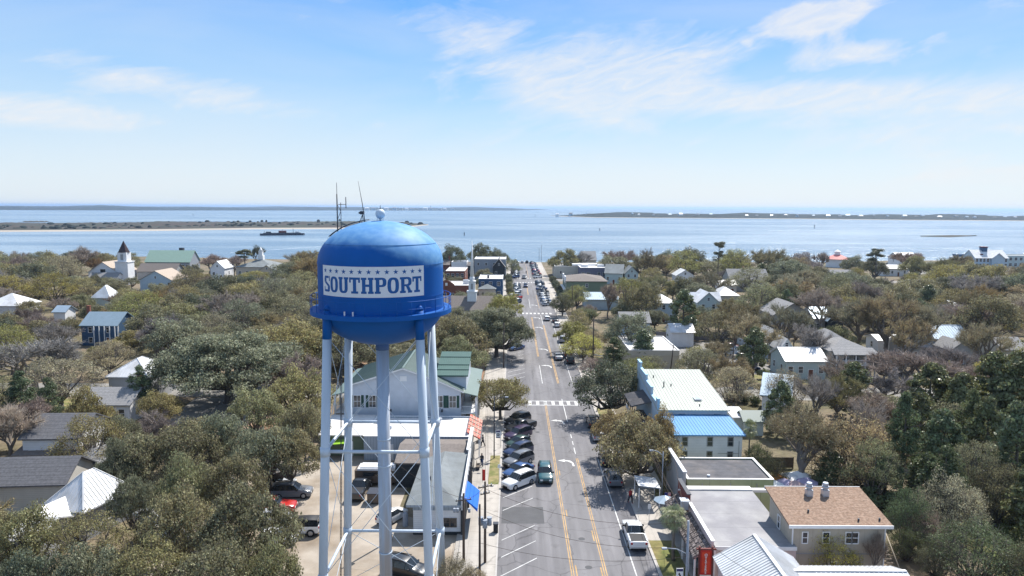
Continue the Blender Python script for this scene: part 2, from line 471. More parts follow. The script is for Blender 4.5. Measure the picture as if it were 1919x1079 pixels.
# angled stalls on the near side
for k in range(-6, 11):
    y = 82.7 + k * 3.7
    if y < 118 and k != -2:
        wm.poly([(-1.1, y - .07, .0085), (-1.1, y + .07, .0085), (2.5, y + 3.67, .0085), (2.5, y + 3.53, .0085)][::-1])
for k in range(0, 24):
    y = 141 + k * 3.7
    wm.poly([(-1.1, y - .07, .0085), (2.5, y + 3.53, .0085), (2.5, y + 3.67, .0085), (-1.1, y + .07, .0085)])
for k in range(0, 24):
    y = 243 + k * 3.7
    wm.poly([(13.8, y - .07, .0085), (13.8, y + .07, .0085), (10.4, y + 3.57, .0085), (10.4, y + 3.43, .0085)])
def crosswalk(y0, y1, x0=2.6, x1=11.9):
    for y in (y0, y1): wm.poly([(x0, y - .14, .0085), (x1, y - .14, .0085), (x1, y + .14, .0085), (x0, y + .14, .0085)])
    n = 7
    for k in range(n):
        x = x0 + .5 + (x1 - x0 - 1) * k / (n - 1)
        wm.poly([(x - .28, y0 + .14, .0085), (x + .28, y0 + .14, .0085), (x + .28, y1 - .14, .0085), (x - .28, y1 - .14, .0085)])
crosswalk(123.3, 126.0)
for y in (yat(587), yat(529), yat(521)):
    for k in range(9): wm.poly([(1.6 + k * 1.3, y - 1.3, .0085), (2.25 + k * 1.3, y - 1.3, .0085), (2.25 + k * 1.3, y + 1.3, .0085), (1.6 + k * 1.3, y + 1.3, .0085)])
def arrow(x, y, flip=1, s=1.0):
    """turn arrow: shaft, bend and head"""
    q = lambda u, v: (x + flip * u * s, y + v * s, .0085)
    wm.poly([q(.62, -1.3), q(.86, -1.3), q(.80, -.2), q(.56, -.3)][::flip])
    wm.poly([q(.56, -.3), q(.80, -.2), q(.45, .55), q(.15, .25)][::flip])
    wm.poly([q(.15, .25), q(.45, .55), q(-.2, .72), q(-.2, .38)][::flip])
    wm.poly([q(-.2, .1), q(-.2, 1.0), q(-1.05, .55)][::flip])
for px, py in ((1066, 866), (1051, 790)): p = gp(px, py); arrow(7.5, p.y, 1, 1.15)
for py in (686, 655, 614, 596, 572): arrow(7.5, gp(1020, py).y, 1, 1.25)
for mx_, my_ in ((7.4, 72), (10.3, 92), (3.9, 108), (10.6, 150), (4.0, 190), (7.5, 66)):
    mh = MB(); mh.cyl(mx_, my_, .0086, .012, .36, 14); struct(mh.build('manhole_cover', M_patch))
struct(wm.build('road_markings_white', M_white))
struct(ym.build('road_markings_yellow', M_yellow))

# patches of grass, dirt and paving round the buildings
def patch(name, pxs, m_, z=.004): return sheet(name, [tuple(gp(a, b)[:2]) for a, b in pxs], z, m_)
sheet('gravel_lot', [(-27, 52), (-5.9, 52), (-5.9, 74), (-9.5, 74), (-9.5, 76), (-13.2, 78), (-13.2, 97), (-27.5, 97), (-40, 92), (-38, 60)], .006, M_sandlot)
sheet('grass_strip', rect(-3.1, -1.75, 86.5, 97), .136, M_dry)
sheet('grass_strip', rect(14.4, 17.0, 64.2, 71.5), .136, M_grass)
sheet('grass_strip', rect(14.6, 17.2, 112, 121), .136, M_dry)
sheet('dirt_path', [(-62, 112), (-48, 98), (-40, 98), (-38, 112), (-46, 127)], .005, M_mulch)
sheet('driveway', [(-57, 112), (-51, 107), (-43, 108), (-46, 127), (-58, 127)], .009, M_road2)
sheet('pavement_court', rect(17.6, 19.0, 66, 100), .12, M_walk, .2)
sheet('parking_lot', [(38, 148), (57.5, 148), (57.5, 184), (38, 184)], .006, M_road2)
sheet('grass_field', [(36, 142), (64, 139), (66, 147), (36, 147.5)], .007, M_dry)
sheet('lawn', [(46, 60), (66, 60), (78, 84), (60, 86), (48, 76)], .005, M_grass)
sheet('lawn', [(-90, 118), (-66, 112), (-62, 125), (-88, 126)], .005, M_dry)
sheet('dirt_path', rect(-34, -6.2, 141, 158), .005, M_mulch)
sheet('lawn', rect(-20, -6.2, 139, 141), .005, M_grass)
sheet('parking_lot', [(205, 385), (360, 385), (372, 470), (228, 466)], .006, M_road2)

# islands and far shores, low land with real height
def land(name, front, back, z, m_edge, m_top, inset=.18, rag=.25, seed=1, nx=70):
    """low land between two shore lines (pixel polylines at sea level); sand edge, vegetated top"""
    rr = random.Random(seed)
    F = [gp(a, b, wz) for a, b in front]; B = [gp(a, b, wz) for a, b in back]
    def along(P, t):
        L_ = [0]
        for i in range(1, len(P)): L_.append(L_[-1] + (P[i] - P[i - 1]).length)
        d = t * L_[-1]
        for i in range(1, len(P)):
            if d <= L_[i]: return P[i - 1].lerp(P[i], (d - L_[i - 1]) / (L_[i] - L_[i - 1] + 1e-9))
        return P[-1]
    mb = MB(); rows = [0, inset * .6, inset, inset + .04, .5, .9, 1]
    vs = []
    ph = [rr.random() * 9 for _ in range(6)]
    for j, s in enumerate(rows):
        for i in range(nx + 1):
            t = i / nx
            p = along(F, t).lerp(along(B, t), s)
            end = min(1, min(t, 1 - t) * 9)
            nz = .55 + .25 * math.sin(t * 31 + ph[0]) + .2 * math.sin(t * 77 + ph[1]) + rr.random() * rag
            zz = [0, .9, 1.2, z * .65 * nz, z * nz, z * nz * .8, 0][j]
            vs.append((p.x, p.y, wz - .05 + zz * (end if j > 2 else 1)))
    n = nx + 1
    for j in range(len(rows) - 1):
        fs = [(j * n + i, j * n + i + 1, (j + 1) * n + i + 1, (j + 1) * n + i) for i in range(nx)]
        mb.f += fs; mb.m += [0 if j < 2 else 1] * nx; mb.sm += [j > 1] * nx
    mb.v = vs
    return struct(mb.build(name, [m_edge, m_top]))
land('marsh_island', [(-900, 437), (-200, 435), (0, 434.5), (300, 432.5), (480, 429.5), (640, 429), (760, 426), (803, 421.5)],
     [(-900, 420), (-200, 419), (0, 418.5), (300, 416), (480, 416), (640, 415.5), (760, 417), (803, 420)], 3.0, M_sand, M_marsh, .075, rag=.5, seed=4, nx=400)
land('islet', [(42, 416.2), (65, 416.6), (92, 416)], [(42, 414.9), (65, 414.6), (92, 415)], 2.2, M_marsh, M_marsh, .1, seed=5, nx=20)
land('far_shore', [(-1500, 389), (-300, 393), (0, 393.3), (240, 394.2), (500, 394.2), (700, 394.2), (830, 394.6), (960, 394.4), (1030, 393.2)],
     [(-1500, 384), (-300, 386.5), (0, 387.5), (240, 388), (500, 389), (700, 389.8), (830, 390.8), (960, 392), (1030, 392.9)], 27, M_far, M_far, .05, rag=.35, seed=8, nx=420)
land('far_island', [(1032, 404.5), (1110, 407.7), (1250, 408.6), (1500, 410.3), (1700, 412.5), (1919, 414), (2600, 420)],
     [(1032, 403.7), (1110, 404), (1250, 405), (1500, 406), (1700, 407), (1919, 408.5), (2600, 413)], 11.5, M_sand, M_far, .03, rag=.8, seed=9, nx=520)
land('sand_shoal', [(1725, 443), (1780, 444.5), (1830, 442)], [(1725, 441.5), (1780, 440.2), (1830, 441.3)], .5, M_marsh, M_marsh, .1, seed=3, nx=16)

# dark scrub along the marsh island: clumps too many to count
sc = MB(); rr = random.Random(44)
for k in range(240):
    px = rr.uniform(-150, 790); f_ = 434.5 - max(0, px) * .0115; u = rr.random() ** 1.6 * 10
    if px > 640: u *= .5
    q = gp(px, f_ - 3.2 - u, wz); r_ = rr.uniform(2, 7); h_ = rr.uniform(2.2, 5.0)
    sc.lathe([(r_, wz + .3), (r_ * .95, wz + h_ * .6), (r_ * .55, wz + h_), (.02, wz + h_ * 1.1)], 6, cx=q.x, cy=q.y)
o = sc.build('marsh_scrub', M_far); o['kind'] = 'stuff'
# ------------------------------------------------------------------ water tower
M_blue = mat('tank_blue_paint', (.001, .094, .37), .58, spec=.2, var=.10, vscale=.5, detail=8, stretch=(1, 1, .3))
M_bluedome = mat('tank_sunlit_blue_paint', (.10, .28, .55), .42, spec=.6, var=.12, vscale=.7, tint=(.20, .38, .62, .5), detail=9)  # lighter blue with the dome's sunlight painted in
def sunlight_stain_nodes():
    nt = M_blue.node_tree; N, L = nt.nodes, nt.links
    b = N['Principled BSDF']; src = b.inputs['Base Color'].links[0].from_socket
    tc = N.new('ShaderNodeTexCoord'); sp = N.new('ShaderNodeSeparateXYZ'); L.new(tc.outputs['Object'], sp.inputs[0])
    no = N.new('ShaderNodeTexNoise'); no.inputs['Scale'].default_value = .8; no.inputs['Detail'].default_value = 8; L.new(tc.outputs['Object'], no.inputs['Vector'])
    def mth(op, a, c):
        n = N.new('ShaderNodeMath'); n.operation = op
        for i, v in enumerate((a, c)):
            if isinstance(v, (int, float)): n.inputs[i].default_value = v
            else: L.new(v, n.inputs[i])
        return n.outputs[0]
    # sunlight painted as paler blue over the crown and down the sunward shoulder
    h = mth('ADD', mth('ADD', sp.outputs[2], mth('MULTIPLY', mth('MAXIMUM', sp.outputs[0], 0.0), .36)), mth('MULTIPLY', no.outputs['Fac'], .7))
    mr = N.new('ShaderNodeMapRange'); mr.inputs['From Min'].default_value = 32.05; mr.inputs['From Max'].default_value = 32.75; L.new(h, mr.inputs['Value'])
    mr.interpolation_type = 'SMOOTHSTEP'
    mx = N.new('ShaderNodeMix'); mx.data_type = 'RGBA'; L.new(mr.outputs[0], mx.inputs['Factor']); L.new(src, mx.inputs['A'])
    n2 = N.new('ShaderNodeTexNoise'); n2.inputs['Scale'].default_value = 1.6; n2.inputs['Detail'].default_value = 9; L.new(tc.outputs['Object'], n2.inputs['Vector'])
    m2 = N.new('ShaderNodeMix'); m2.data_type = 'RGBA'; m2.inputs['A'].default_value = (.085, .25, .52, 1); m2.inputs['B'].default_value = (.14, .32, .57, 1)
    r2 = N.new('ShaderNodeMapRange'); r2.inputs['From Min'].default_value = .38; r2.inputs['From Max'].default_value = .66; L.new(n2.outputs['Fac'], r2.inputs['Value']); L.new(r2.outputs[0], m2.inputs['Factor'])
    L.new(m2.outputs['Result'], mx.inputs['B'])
    # grey staining under the bowl
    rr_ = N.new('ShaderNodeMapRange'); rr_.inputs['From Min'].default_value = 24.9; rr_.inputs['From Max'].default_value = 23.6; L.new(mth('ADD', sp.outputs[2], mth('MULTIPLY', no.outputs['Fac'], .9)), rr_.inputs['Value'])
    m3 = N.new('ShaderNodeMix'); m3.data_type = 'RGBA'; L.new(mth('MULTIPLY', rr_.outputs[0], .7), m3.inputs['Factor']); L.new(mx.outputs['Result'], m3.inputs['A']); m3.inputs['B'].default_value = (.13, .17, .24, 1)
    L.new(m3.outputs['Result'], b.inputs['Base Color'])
sunlight_stain_nodes()
M_leg = mat('tower_pale_paint', (.52, .60, .69), .5, spec=.4, var=.10, vscale=1.1, stretch=(1, 1, .15))
M_letter = mat('lettering_blue', (.012, .10, .33), .5, var=.1, vscale=3)
M_sign = mat('sign_white', (.70, .74, .80), .5, var=.06, vscale=1.5)
M_dark = mat('dark_metal', (.03, .035, .05), .5, spec=.5)
M_rust = mat('pale_paint_rust', (.42, .51, .64), .6, var=.1, vscale=2, tint=(.40, .40, .42, .6), stretch=(2, 2, .12))
TX, TY = -10.85, 58.0
tower = thing('water_tower', 'blue and white water tower lettered SOUTHPORT standing on four pale legs', 'water tower', (TX, TY, 0))
RT = 5.05
def tower_parts():
    # dome, shell and bowl
    n = 96
    mb = MB()
    prof = [(RT * math.sin(a), 30.5 + 3.35 * math.cos(a)) for a in [math.pi / 2 * k / 22 for k in range(23)]]
    prof[0] = (.01, prof[0][1])
    mb.lathe(prof[::-1], n, mats=[0] * 22)
    mb.lathe([(RT, 30.5), (RT, 26.9)][::-1], n, 0)
    bowl = [(RT * math.cos(a), 26.9 - 3.15 * math.sin(a)) for a in [math.pi / 2 * k / 20 for k in range(21)]]
    bowl[-1] = (.01, bowl[-1][1])
    mb.lathe(bowl[::-1], n, 0)
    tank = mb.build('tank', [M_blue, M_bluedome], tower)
    # weld rings
    w = MB()
    for z in (28.0, 30.5, 32.05): rz_ = RT if z < 31 else RT * math.sin(math.acos((z - 30.5) / 3.35)); w.lathe([(rz_, z - .03), (rz_ + .022, z - .03), (rz_ + .022, z + .03), (rz_, z + .03)], n, smooth=False)
    for k in range(9):
        a = 2 * math.pi * k / 9 + .3; w.rib((RT * math.cos(a), RT * math.sin(a), 26.9), (RT * math.cos(a), RT * math.sin(a), 28.0), .05, .02, (math.cos(a), math.sin(a), 0)); a += .35; w.rib((RT * math.cos(a), RT * math.sin(a), 30.52), (RT * .975 * math.cos(a), RT * .975 * math.sin(a), 31.2), .05, .02, (math.cos(a), math.sin(a), 0))
    w.build('weld_seam', M_blue, tank)
    # walkway: girder ring, floor and railing
    wk = MB(); ro = 5.72
    wk.lathe([(RT - .01, 26.78), (ro, 26.78), (ro, 26.42), (ro - .12, 26.42), (ro - .12, 26.70), (RT - .01, 26.70)][::-1], n, smooth=False)
    wk.build('walkway', M_blue, tower)
    rl = MB()
    for z, r in ((27.25, .018), (27.83, .028)):
        pts = [((ro - .05) * math.cos(2 * math.pi * k / 72), (ro - .05) * math.sin(2 * math.pi * k / 72), z) for k in range(73)]
        rl.tube(pts, r, 5, cap=False)
    for k in range(30):
        a = 2 * math.pi * (k + .3) / 30
        rl.tube([((ro - .05) * math.cos(a), (ro - .05) * math.sin(a), 26.75), ((ro - .05) * math.cos(a), (ro - .05) * math.sin(a), 27.85)], .025, 5)
    rl.build('railing', M_blue, tower)
    # legs
    def half(z): return 3.56 + (26.5 - z) * .0325
    corners = {}
    for sx in (-1, 1):
        for sy in (-1, 1):
            L = MB()
            f = lambda z: (sx * half(z), sy * half(z), z)
            L.tube([f(0), f(12), f(24.75)], .35, 20, 0)
            L.tube([f(24.75), f(27.0)], .36, 20, 1)
            L.tube([f(27.0), (sx * half(27) * .99, sy * half(27) * .99, 27.25), (sx * half(27) * .95, sy * half(27) * .95, 27.42)], [.36, .27, .06], 20, 1)
            L.box(sx * half(0) - .7, sx * half(0) + .7, sy * half(0) - .7, sy * half(0) + .7, 0, .5, 2)
            leg = L.build('leg', [M_leg, M_blue, M_curb], tower)
            for z in (15.8, 5.4):
                g = MB(); p = f(z); g.tube([(p[0], p[1], z - .35), (p[0], p[1], z + .35)], .40, 16)
                g.build('collar', M_leg, leg)
    for z in (15.8, 5.4):
        h_ = half(z)
        for a, b in (((-h_, -h_), (h_, -h_)), ((-h_, h_), (h_, h_)), ((-h_, -h_), (-h_, h_)), ((h_, -h_), (h_, h_))):
            s = MB(); s.tube([(a[0], a[1], z), (b[0], b[1], z)], .135, 10)
            s.build('strut', M_leg, tower)
    levels = [(24.9, 15.8), (15.8, 5.4), (5.4, .4)]
    for zt, zb in levels:
        for (ax, ay), (bx, by) in (((-1, -1), (1, -1)), ((1, -1), (1, 1)), ((1, 1), (-1, 1)), ((-1, 1), (-1, -1))):
            for s_ in (0, 1):
                (cx_, cy_), (ex, ey) = ((ax, ay), (bx, by)) if s_ == 0 else ((bx, by), (ax, ay))
                rd = MB(); rd.tube([(cx_ * half(zt), cy_ * half(zt), zt), (ex * half(zb), ey * half(zb), zb)], .026, 5)
                rd.build('tie_rod', M_leg, tower)
    r_ = MB(); r_.tube([(0, 0, 0), (0, 0, 23.3)], .53, 28, 0)
    riser = r_.build('riser_pipe', M_rust, tower)
    c_ = MB(); c_.tube([(0, 0, 23.2), (0, 0, 24.2)], .56, 28, 0); c_.build('blue_band', M_blue, riser)
    for z in (13.2, 15.5, 5.5):
        c_ = MB(); c_.tube([(0, 0, z), (0, 0, z + .12)], .57, 28); c_.build('flange', M_leg, riser)
    # ladder up the rear leg, cable beside it
    la = MB(); h0, h1 = half(0), half(26.5)
    for d in (-.2, .2):
        la.tube([(-h0 - .55, h0 - .3 + d, .3), (-h1 - .55, h1 - .3 + d, 26.7)], .03, 5)
    for k in range(78):
        z = .6 + k * .33; h_ = half(z)
        la.tube([(-h_ - .55, h_ - .5, z), (-h_ - .55, h_ - .1, z)], .016, 4, cap=False)
    la.build('ladder', M_dark, tower)
    # painted name panel with stars, wrapped on the shell
    a_mid, a_half = R(-79.4 - 10.6), R(50.2)
    z0, z1 = 28.17, 30.5
    W = 2 * a_half * RT
    def wrap(u, v, off): # u 0..W, v 0..1
        a = a_mid + (u / W - .5) * 2 * a_half
        r = RT + off
        return (r * math.cos(a), r * math.sin(a), z0 + v)
    def strip(mb, poly, off):
        """2-D convex polygon cut in narrow columns and wrapped round the shell"""
        xs = [p[0] for p in poly]; x0, x1 = min(xs), max(xs); n_ = max(1, int((x1 - x0) / .12))
        def yrange(x):
            ys = []
            for i in range(len(poly)):
                (ax, ay), (bx, by) = poly[i], poly[(i + 1) % len(poly)]
                if abs(ax - bx) < 1e-9:
                    if abs(x - ax) < 1e-6: ys += [ay, by]
                elif min(ax, bx) - 1e-7 <= x <= max(ax, bx) + 1e-7: ys.append(ay + (by - ay) * (x - ax) / (bx - ax))
            return (min(ys), max(ys)) if ys else (0, 0)
        cuts = sorted(set([x0 + (x1 - x0) * i / n_ for i in range(n_ + 1)] + xs))
        for i in range(len(cuts) - 1):
            a, b = cuts[i], cuts[i + 1]
            if b - a < 1e-5: continue
            la_, ha = yrange(a + 1e-6); lb, hb = yrange(b - 1e-6)
            mb.poly([wrap(a, la_, off), wrap(b, lb, off), wrap(b, hb, off), wrap(a, ha, off)])
    pn = MB(); strip(pn, [(0, 0), (W, 0), (W, z1 - z0), (0, z1 - z0)], .028)
    panel = pn.build('name_panel', M_sign, tower)
    # slab-serif letters built from strokes; widths in metres
    Hh, St, Sf = 1.22, .27, .17
    def letter(ch, x, w, y0):
        P = []
        r_ = lambda a, b, c, d: P.append([(x + a * w, y0 + c), (x + b * w, y0 + c), (x + b * w, y0 + d), (x + a * w, y0 + d)])
        s = St / w
        def ring(inner=True, xa=0, xb=1, ya=0, yb=Hh, sx=None, sy=.17, a0=0, a1=360):
            n_ = 28; sx = sx or s
            cx_, cyy, rx, ry = (xa + xb) / 2, (ya + yb) / 2, (xb - xa) / 2, (yb - ya) / 2
            def sq(t, rx, ry):
                c, s_ = math.cos(t), math.sin(t); e = .72
                return rx * math.copysign(abs(c) ** e, c), ry * math.copysign(abs(s_) ** e, s_)
            for k in range(n_):
                t0, t1 = R(a0 + (a1 - a0) * k / n_), R(a0 + (a1 - a0) * (k + 1) / n_)
                o0, o1 = sq(t0, rx, ry), sq(t1, rx, ry); i0, i1 = sq(t0, rx - sx, ry - sy), sq(t1, rx - sx, ry - sy)
                P.append([(x + (cx_ + q[0]) * w, y0 + cyy + q[1]) for q in (o0, o1, i1, i0)])
        if ch == 'O': ring()
        elif ch == 'T':
            r_(.5 - s / 2, .5 + s / 2, Sf, Hh - Sf); r_(0, 1, Hh - Sf, Hh); r_(.18, .82, 0, Sf); r_(0, .16, Hh - Sf - .22, Hh - Sf); r_(.84, 1, Hh - Sf - .22, Hh - Sf)
        elif ch == 'H':
            for a in (.08, .92 - s): r_(a, a + s, Sf, Hh - Sf)
            r_(0, .08 + s + .08, 0, Sf); r_(0, .08 + s + .08, Hh - Sf, Hh); r_(.92 - s - .08, 1, 0, Sf); r_(.92 - s - .08, 1, Hh - Sf, Hh)
            r_(.08 + s, .92 - s, Hh * .43, Hh * .58)
        elif ch == 'U':
            for a in (.07, .93 - s): r_(a, a + s, .45, Hh - Sf)
            r_(0, .07 + s + .07, Hh - Sf, Hh); r_(.93 - s - .07, 1, Hh - Sf, Hh)
            ring(xa=.07, xb=.93, ya=0, yb=.9, a0=180, a1=360)
        elif ch in 'PR':
            r_(.1, .1 + s, Sf, Hh - Sf); r_(0, .1 + s + .1, 0, Sf); r_(0, .1, Hh - Sf, Hh)
            r_(.1 + s, .55, Hh - Sf, Hh); r_(.1 + s, .55, Hh * .42, Hh * .42 + .15); r_(.1, .1 + s, Hh - Sf, Hh)
            ring(xa=.1, xb=1.0, ya=Hh * .42, yb=Hh, a0=-90, a1=90, sy=.15)
            if ch == 'R':
                P.append([(x + (.5) * w, y0 + Hh * .42), (x + .5 * w + St, y0 + Hh * .42), (x + .78 * w + St * .6, y0 + Sf), (x + .78 * w - St * .4, y0 + Sf)][::-1])
                r_(.78 - s * .4, 1.04, 0, Sf)
        elif ch == 'S':
            m0, m1 = Hh * .40, Hh * .60
            r_(.16, .80, Hh - .17, Hh); r_(.16, .80, 0, .17)
            P.append([(x + .0 * w, y0 + Hh * .62), (x + s * w, y0 + Hh * .66), (x + s * w, y0 + Hh - .16), (x + .0 * w, y0 + Hh - .2)])
            P.append([(x + .0 * w, y0 + Hh - .2), (x + .16 * w, y0 + Hh - .171), (x + .16 * w, y0 + Hh), (x + .06 * w, y0 + Hh - .05)])
            P.append([(x + (1 - s) * w, y0 + .16), (x + 1 * w, y0 + .2), (x + 1 * w, y0 + Hh * .38), (x + (1 - s) * w, y0 + Hh * .34)])
            P.append([(x + .80 * w, y0), (x + .94 * w, y0 + .05), (x + w, y0 + .19), (x + .80 * w, y0 + .171)])
            P.append([(x + .0 * w, y0 + Hh * .61), (x + (1 - s) * w, y0 + Hh * .35), (x + w, y0 + Hh * .39), (x + s * w, y0 + Hh * .65)])
            r_(.86, 1, Hh * .68, Hh); r_(0, .14, 0, Hh * .32)
        return P
    word = 'SOUTHPORT'
    ws = [q_ * .97 for q_ in (.74, .84, .92, .90, .98, .90, .90, .98, .86)]
    gap = (W - .5 - sum(ws)) / (len(ws) - 1)
    x = .25
    for k, (ch, w_) in enumerate(zip(word, ws)):
        lt = MB()
        for j, P in enumerate(letter(ch, x, w_, .30)): strip(lt, P, .034 + .0009 * (j % 3))
        lt.build('letter', M_letter, panel)
        x += w_ + gap
    for k in range(13):
        st = MB(); cx_ = .40 + (W - .8) * k / 12; cy_ = 1.93; ro_, ri = .215, .085
        pts = [(cx_ + (ro_ if i % 2 == 0 else ri) * math.sin(math.pi * i / 5), cy_ + (ro_ if i % 2 == 0 else ri) * math.cos(math.pi * i / 5)) for i in range(10)]
        vs = [wrap(cx_, cy_, .034)] + [wrap(a, b, .034) for a, b in pts]
        st.add(vs, [(0, 1 + (i + 1) % 10, 1 + i) for i in range(10)])
        st.build('star', M_letter, panel)
    # top gear: ball beacon, camera stand, two antennas, roof ladder
    zt = 33.82
    bb = MB()
    bb.lathe([(.01, zt + .18)] + [(.40 * math.sin(a), zt + .58 - .40 * math.cos(a)) for a in [math.pi * k / 14 for k in range(1, 14)]] + [(.01, zt + .98)], 24)
    ball = bb.build('finial_ball', M_leg, tower)
    f_ = MB()
    for k in range(4):
        a = math.pi / 4 + k * math.pi / 2; f_.tube([(.33 * math.cos(a), .33 * math.sin(a), zt - .08), (.3 * math.cos(a), .3 * math.sin(a), zt + .45)], .02, 5)
    f_.tube([(0, 0, zt - .05), (0, 0, zt + .2)], .1, 8)
    f_.build('ball_stand', M_leg, tower)
    f_ = MB(); f_.tube([(0, 0, zt + .95), (0, 0, zt + 1.3)], [.045, .015], 6); f_.build('beacon_tip', M_dark, tower)
    an = MB(); X0 = -3.5
    an.tube([(X0, 0, 32.6), (X0, 0, 36.0)], .05, 6); an.tube([(X0, 0, 36.0), (X0, 0, 36.9)], .022, 5)
    an.tube([(X0 + .27, .1, 32.9), (X0 + .27, .1, 35.3)], .03, 5)
    an.tube([(X0, 0, 35.2), (X0 + .27, .1, 34.6), (X0, 0, 33.9)], .02, 4)
    an.tube([(X0 + .1, 0, 35.15), (X0 + .72, 0, 35.15)], .025, 5); an.tube([(X0 + .72, 0, 34.85), (X0 + .72, 0, 35.75)], .035, 6)
    an.build('antenna', M_dark, tower)
    an = MB(); an.tube([(-1.25, 0, 33.65), (-1.45, 0, 35.2), (-1.78, .1, 37.05)], [.04, .03, .015], 5); an.build('antenna', M_dark, tower)
    an = MB()
    for dx, dy in ((-.28, 0), (.2, .1), (0, -.2)): an.tube([(-1.5 + dx, dy, 33.5), (-1.45, 0, 34.35)], .025, 5)
    an.box(-1.62, -1.32, -.16, .16, 34.35, 34.62); an.box(-1.75, -1.6, -.08, .08, 34.4, 34.55)
    an.build('camera_stand', M_dark, tower)
    an = MB()
    for s_ in (-.18, .18):
        an.tube([(RT * math.sin(a) * -1.0 - .0, s_ - .2, 30.5 + 3.35 * math.cos(a) + .14) for a in [R(10 + k * 5) for k in range(10)]], .035, 5)
    for k in range(22):
        a = R(10 + k * 2.05); an.tube([(-RT * math.sin(a), -.38, 30.5 + 3.35 * math.cos(a) + .14), (-RT * math.sin(a), -.02, 30.5 + 3.35 * math.cos(a) + .14)], .015, 4)
    an.build('roof_ladder', M_dark, tower)
    for u in (-3.1, -1.9):   # two small white lamps on the railing
        a = math.atan2(-5.3, u * .62); q = MB(); q.box(-.05, .05, -.05, .05, 0, .32)
        q.build('walkway_lamp', M_sign, tower, (5.45 * math.cos(a), 5.45 * math.sin(a), 26.8))
tower_parts()
LANDMARKS.append(('the blue water tower', TX, TY))
FOOT.append((TX - 5, TX + 5, TY - 5, TY + 5))
# ------------------------------------------------------------------ buildings
def siding(name, col, sp=.22, dark=.17, var=.07): return mat(name, col, .75, var=var, vscale=.9, seams=('Z', sp, .05, dark))
W_white = siding('white_clapboard', (.74, .75, .77))
W_cream = siding('cream_clapboard', (.52, .49, .42))
W_paleblue = siding('pale_blue_siding', (.42, .52, .60))
W_blue = siding('navy_blue_siding', (.045, .10, .19), dark=.5)
W_teal = siding('pale_teal_siding', (.46, .54, .54))
W_grey = siding('grey_siding', (.33, .335, .34))
W_tan = mat('tan_board_wall', (.44, .39, .32), .85, var=.12, vscale=.8, seams=('XY', (1.2, 1.2), .03, .3))
W_khaki = mat('khaki_green_panel', (.33, .365, .22), .8, var=.08, vscale=.7, seams=('X', 2.4, .05, .5))
W_brick = mat('red_brick', (.22, .085, .06), .9, var=.25, vscale=3, seams=('Z', .3, .05, .35))
W_stucco = mat('beige_stucco', (.50, .44, .36), .9, var=.06, vscale=.8)
W_metal = mat('ribbed_grey_metal_wall', (.33, .40, .48), .5, metal=.2, var=.06, seams=('X', .4, .07, .35))
W_pink = mat('pale_pink_wall', (.58, .48, .47), .85, var=.08, vscale=1)
W_dark = mat('dark_timber_wall', (.04, .045, .05), .8, var=.3, vscale=2, seams=('Z', .3, .04, .5))
W_green = mat('olive_green_wall', (.16, .20, .14), .85, var=.08, vscale=1, seams=('Z', .3, .04, .2))
F_shingle = mat('dark_grey_shingles', (.125, .125, .135), .95, var=.28, vscale=3.5, seams=('YZ', (.35, .3), .05, .3), detail=10)
F_greysh = mat('grey_shingles', (.27, .265, .265), .95, var=.22, vscale=3.5, seams=('YZ', (.35, .3), .05, .25), detail=10)
F_taupe = mat('taupe_shingles', (.19, .165, .15), .95, var=.22, vscale=3, detail=10, seams=('Y', .3, .04, .2))
F_brown = mat('brown_shingles', (.235, .155, .11), .95, var=.34, vscale=4.5, tint=(.30, .21, .155, 3.5), detail=12, seams=('Y', .28, .035, .3))
F_slate = mat('smooth_grey_shingles', (.205, .225, .235), .9, var=.10, vscale=1.1, tint=(.17, .185, .19, .4), seams=('Y', .3, .03, .12))
F_whitem = mat('white_metal_roof', (.66, .67, .69), .45, spec=.5, var=.10, vscale=.8, tint=(.55, .55, .55, .5), detail=10)
F_pale = mat('pale_green_metal_roof', (.37, .395, .345), .45, spec=.5, var=.12, vscale=.5, stretch=(1, .3, 1))
F_bluem = mat('sky_blue_metal_roof', (.07, .25, .48), .42, spec=.5, var=.13, vscale=.6, stretch=(1, .3, 1))
F_silver = mat('silver_blue_metal_roof', (.32, .40, .48), .4, metal=.25, var=.10, vscale=.6)
F_green = mat('grey_green_metal_roof', (.135, .185, .17), .5, spec=.4, var=.07, vscale=.6)
F_dkgreen = mat('sea_green_metal_roof', (.05, .115, .10), .5, spec=.4, var=.08, vscale=.6)
F_red = mat('red_tile_roof', (.45, .07, .045), .7, var=.35, vscale=2.5, tint=(.5, .30, .24, 1.8), seams=('Y', .3, .06, .35))
F_white = mat('white_membrane_roof', (.70, .69, .68), .8, var=.06, vscale=.5, tint=(.55, .53, .51, .3))
F_membrane = mat('grey_membrane_roof', (.235, .23, .245), .75, var=.12, vscale=.35, tint=(.31, .305, .31, .25), detail=11, seams=('Y', 2.9, .07, .3))
F_asph = mat('dark_asphalt_roof', (.10, .10, .11), .95, var=.25, vscale=.8, tint=(.145, .135, .135, .35), detail=11, seams=('Y', .95, .04, .4))
F_tanr = mat('tan_shingles', (.40, .33, .27), .9, var=.12, vscale=2)
F_shake = mat('weathered_wood_shakes', (.12, .10, .095), .95, var=.45, vscale=4, tint=(.28, .24, .23, 4), seams=('YZ', (.3, .3), .06, .6), detail=10)
T_trim = mat('white_trim', (.76, .76, .76), .6, var=.05, vscale=2)
T_glass = mat('window_glass', (.022, .030, .040), .12, spec=.7)
T_shutter = mat('dark_green_shutter', (.012, .055, .04), .6)
T_door = mat('brown_door', (.16, .06, .035), .6, var=.15, vscale=3)
T_brickch = mat('chimney_brick', (.24, .09, .06), .9, var=.3, vscale=5)
T_blueaw = mat('blue_canvas', (.015, .13, .55), .75, var=.08, vscale=2)
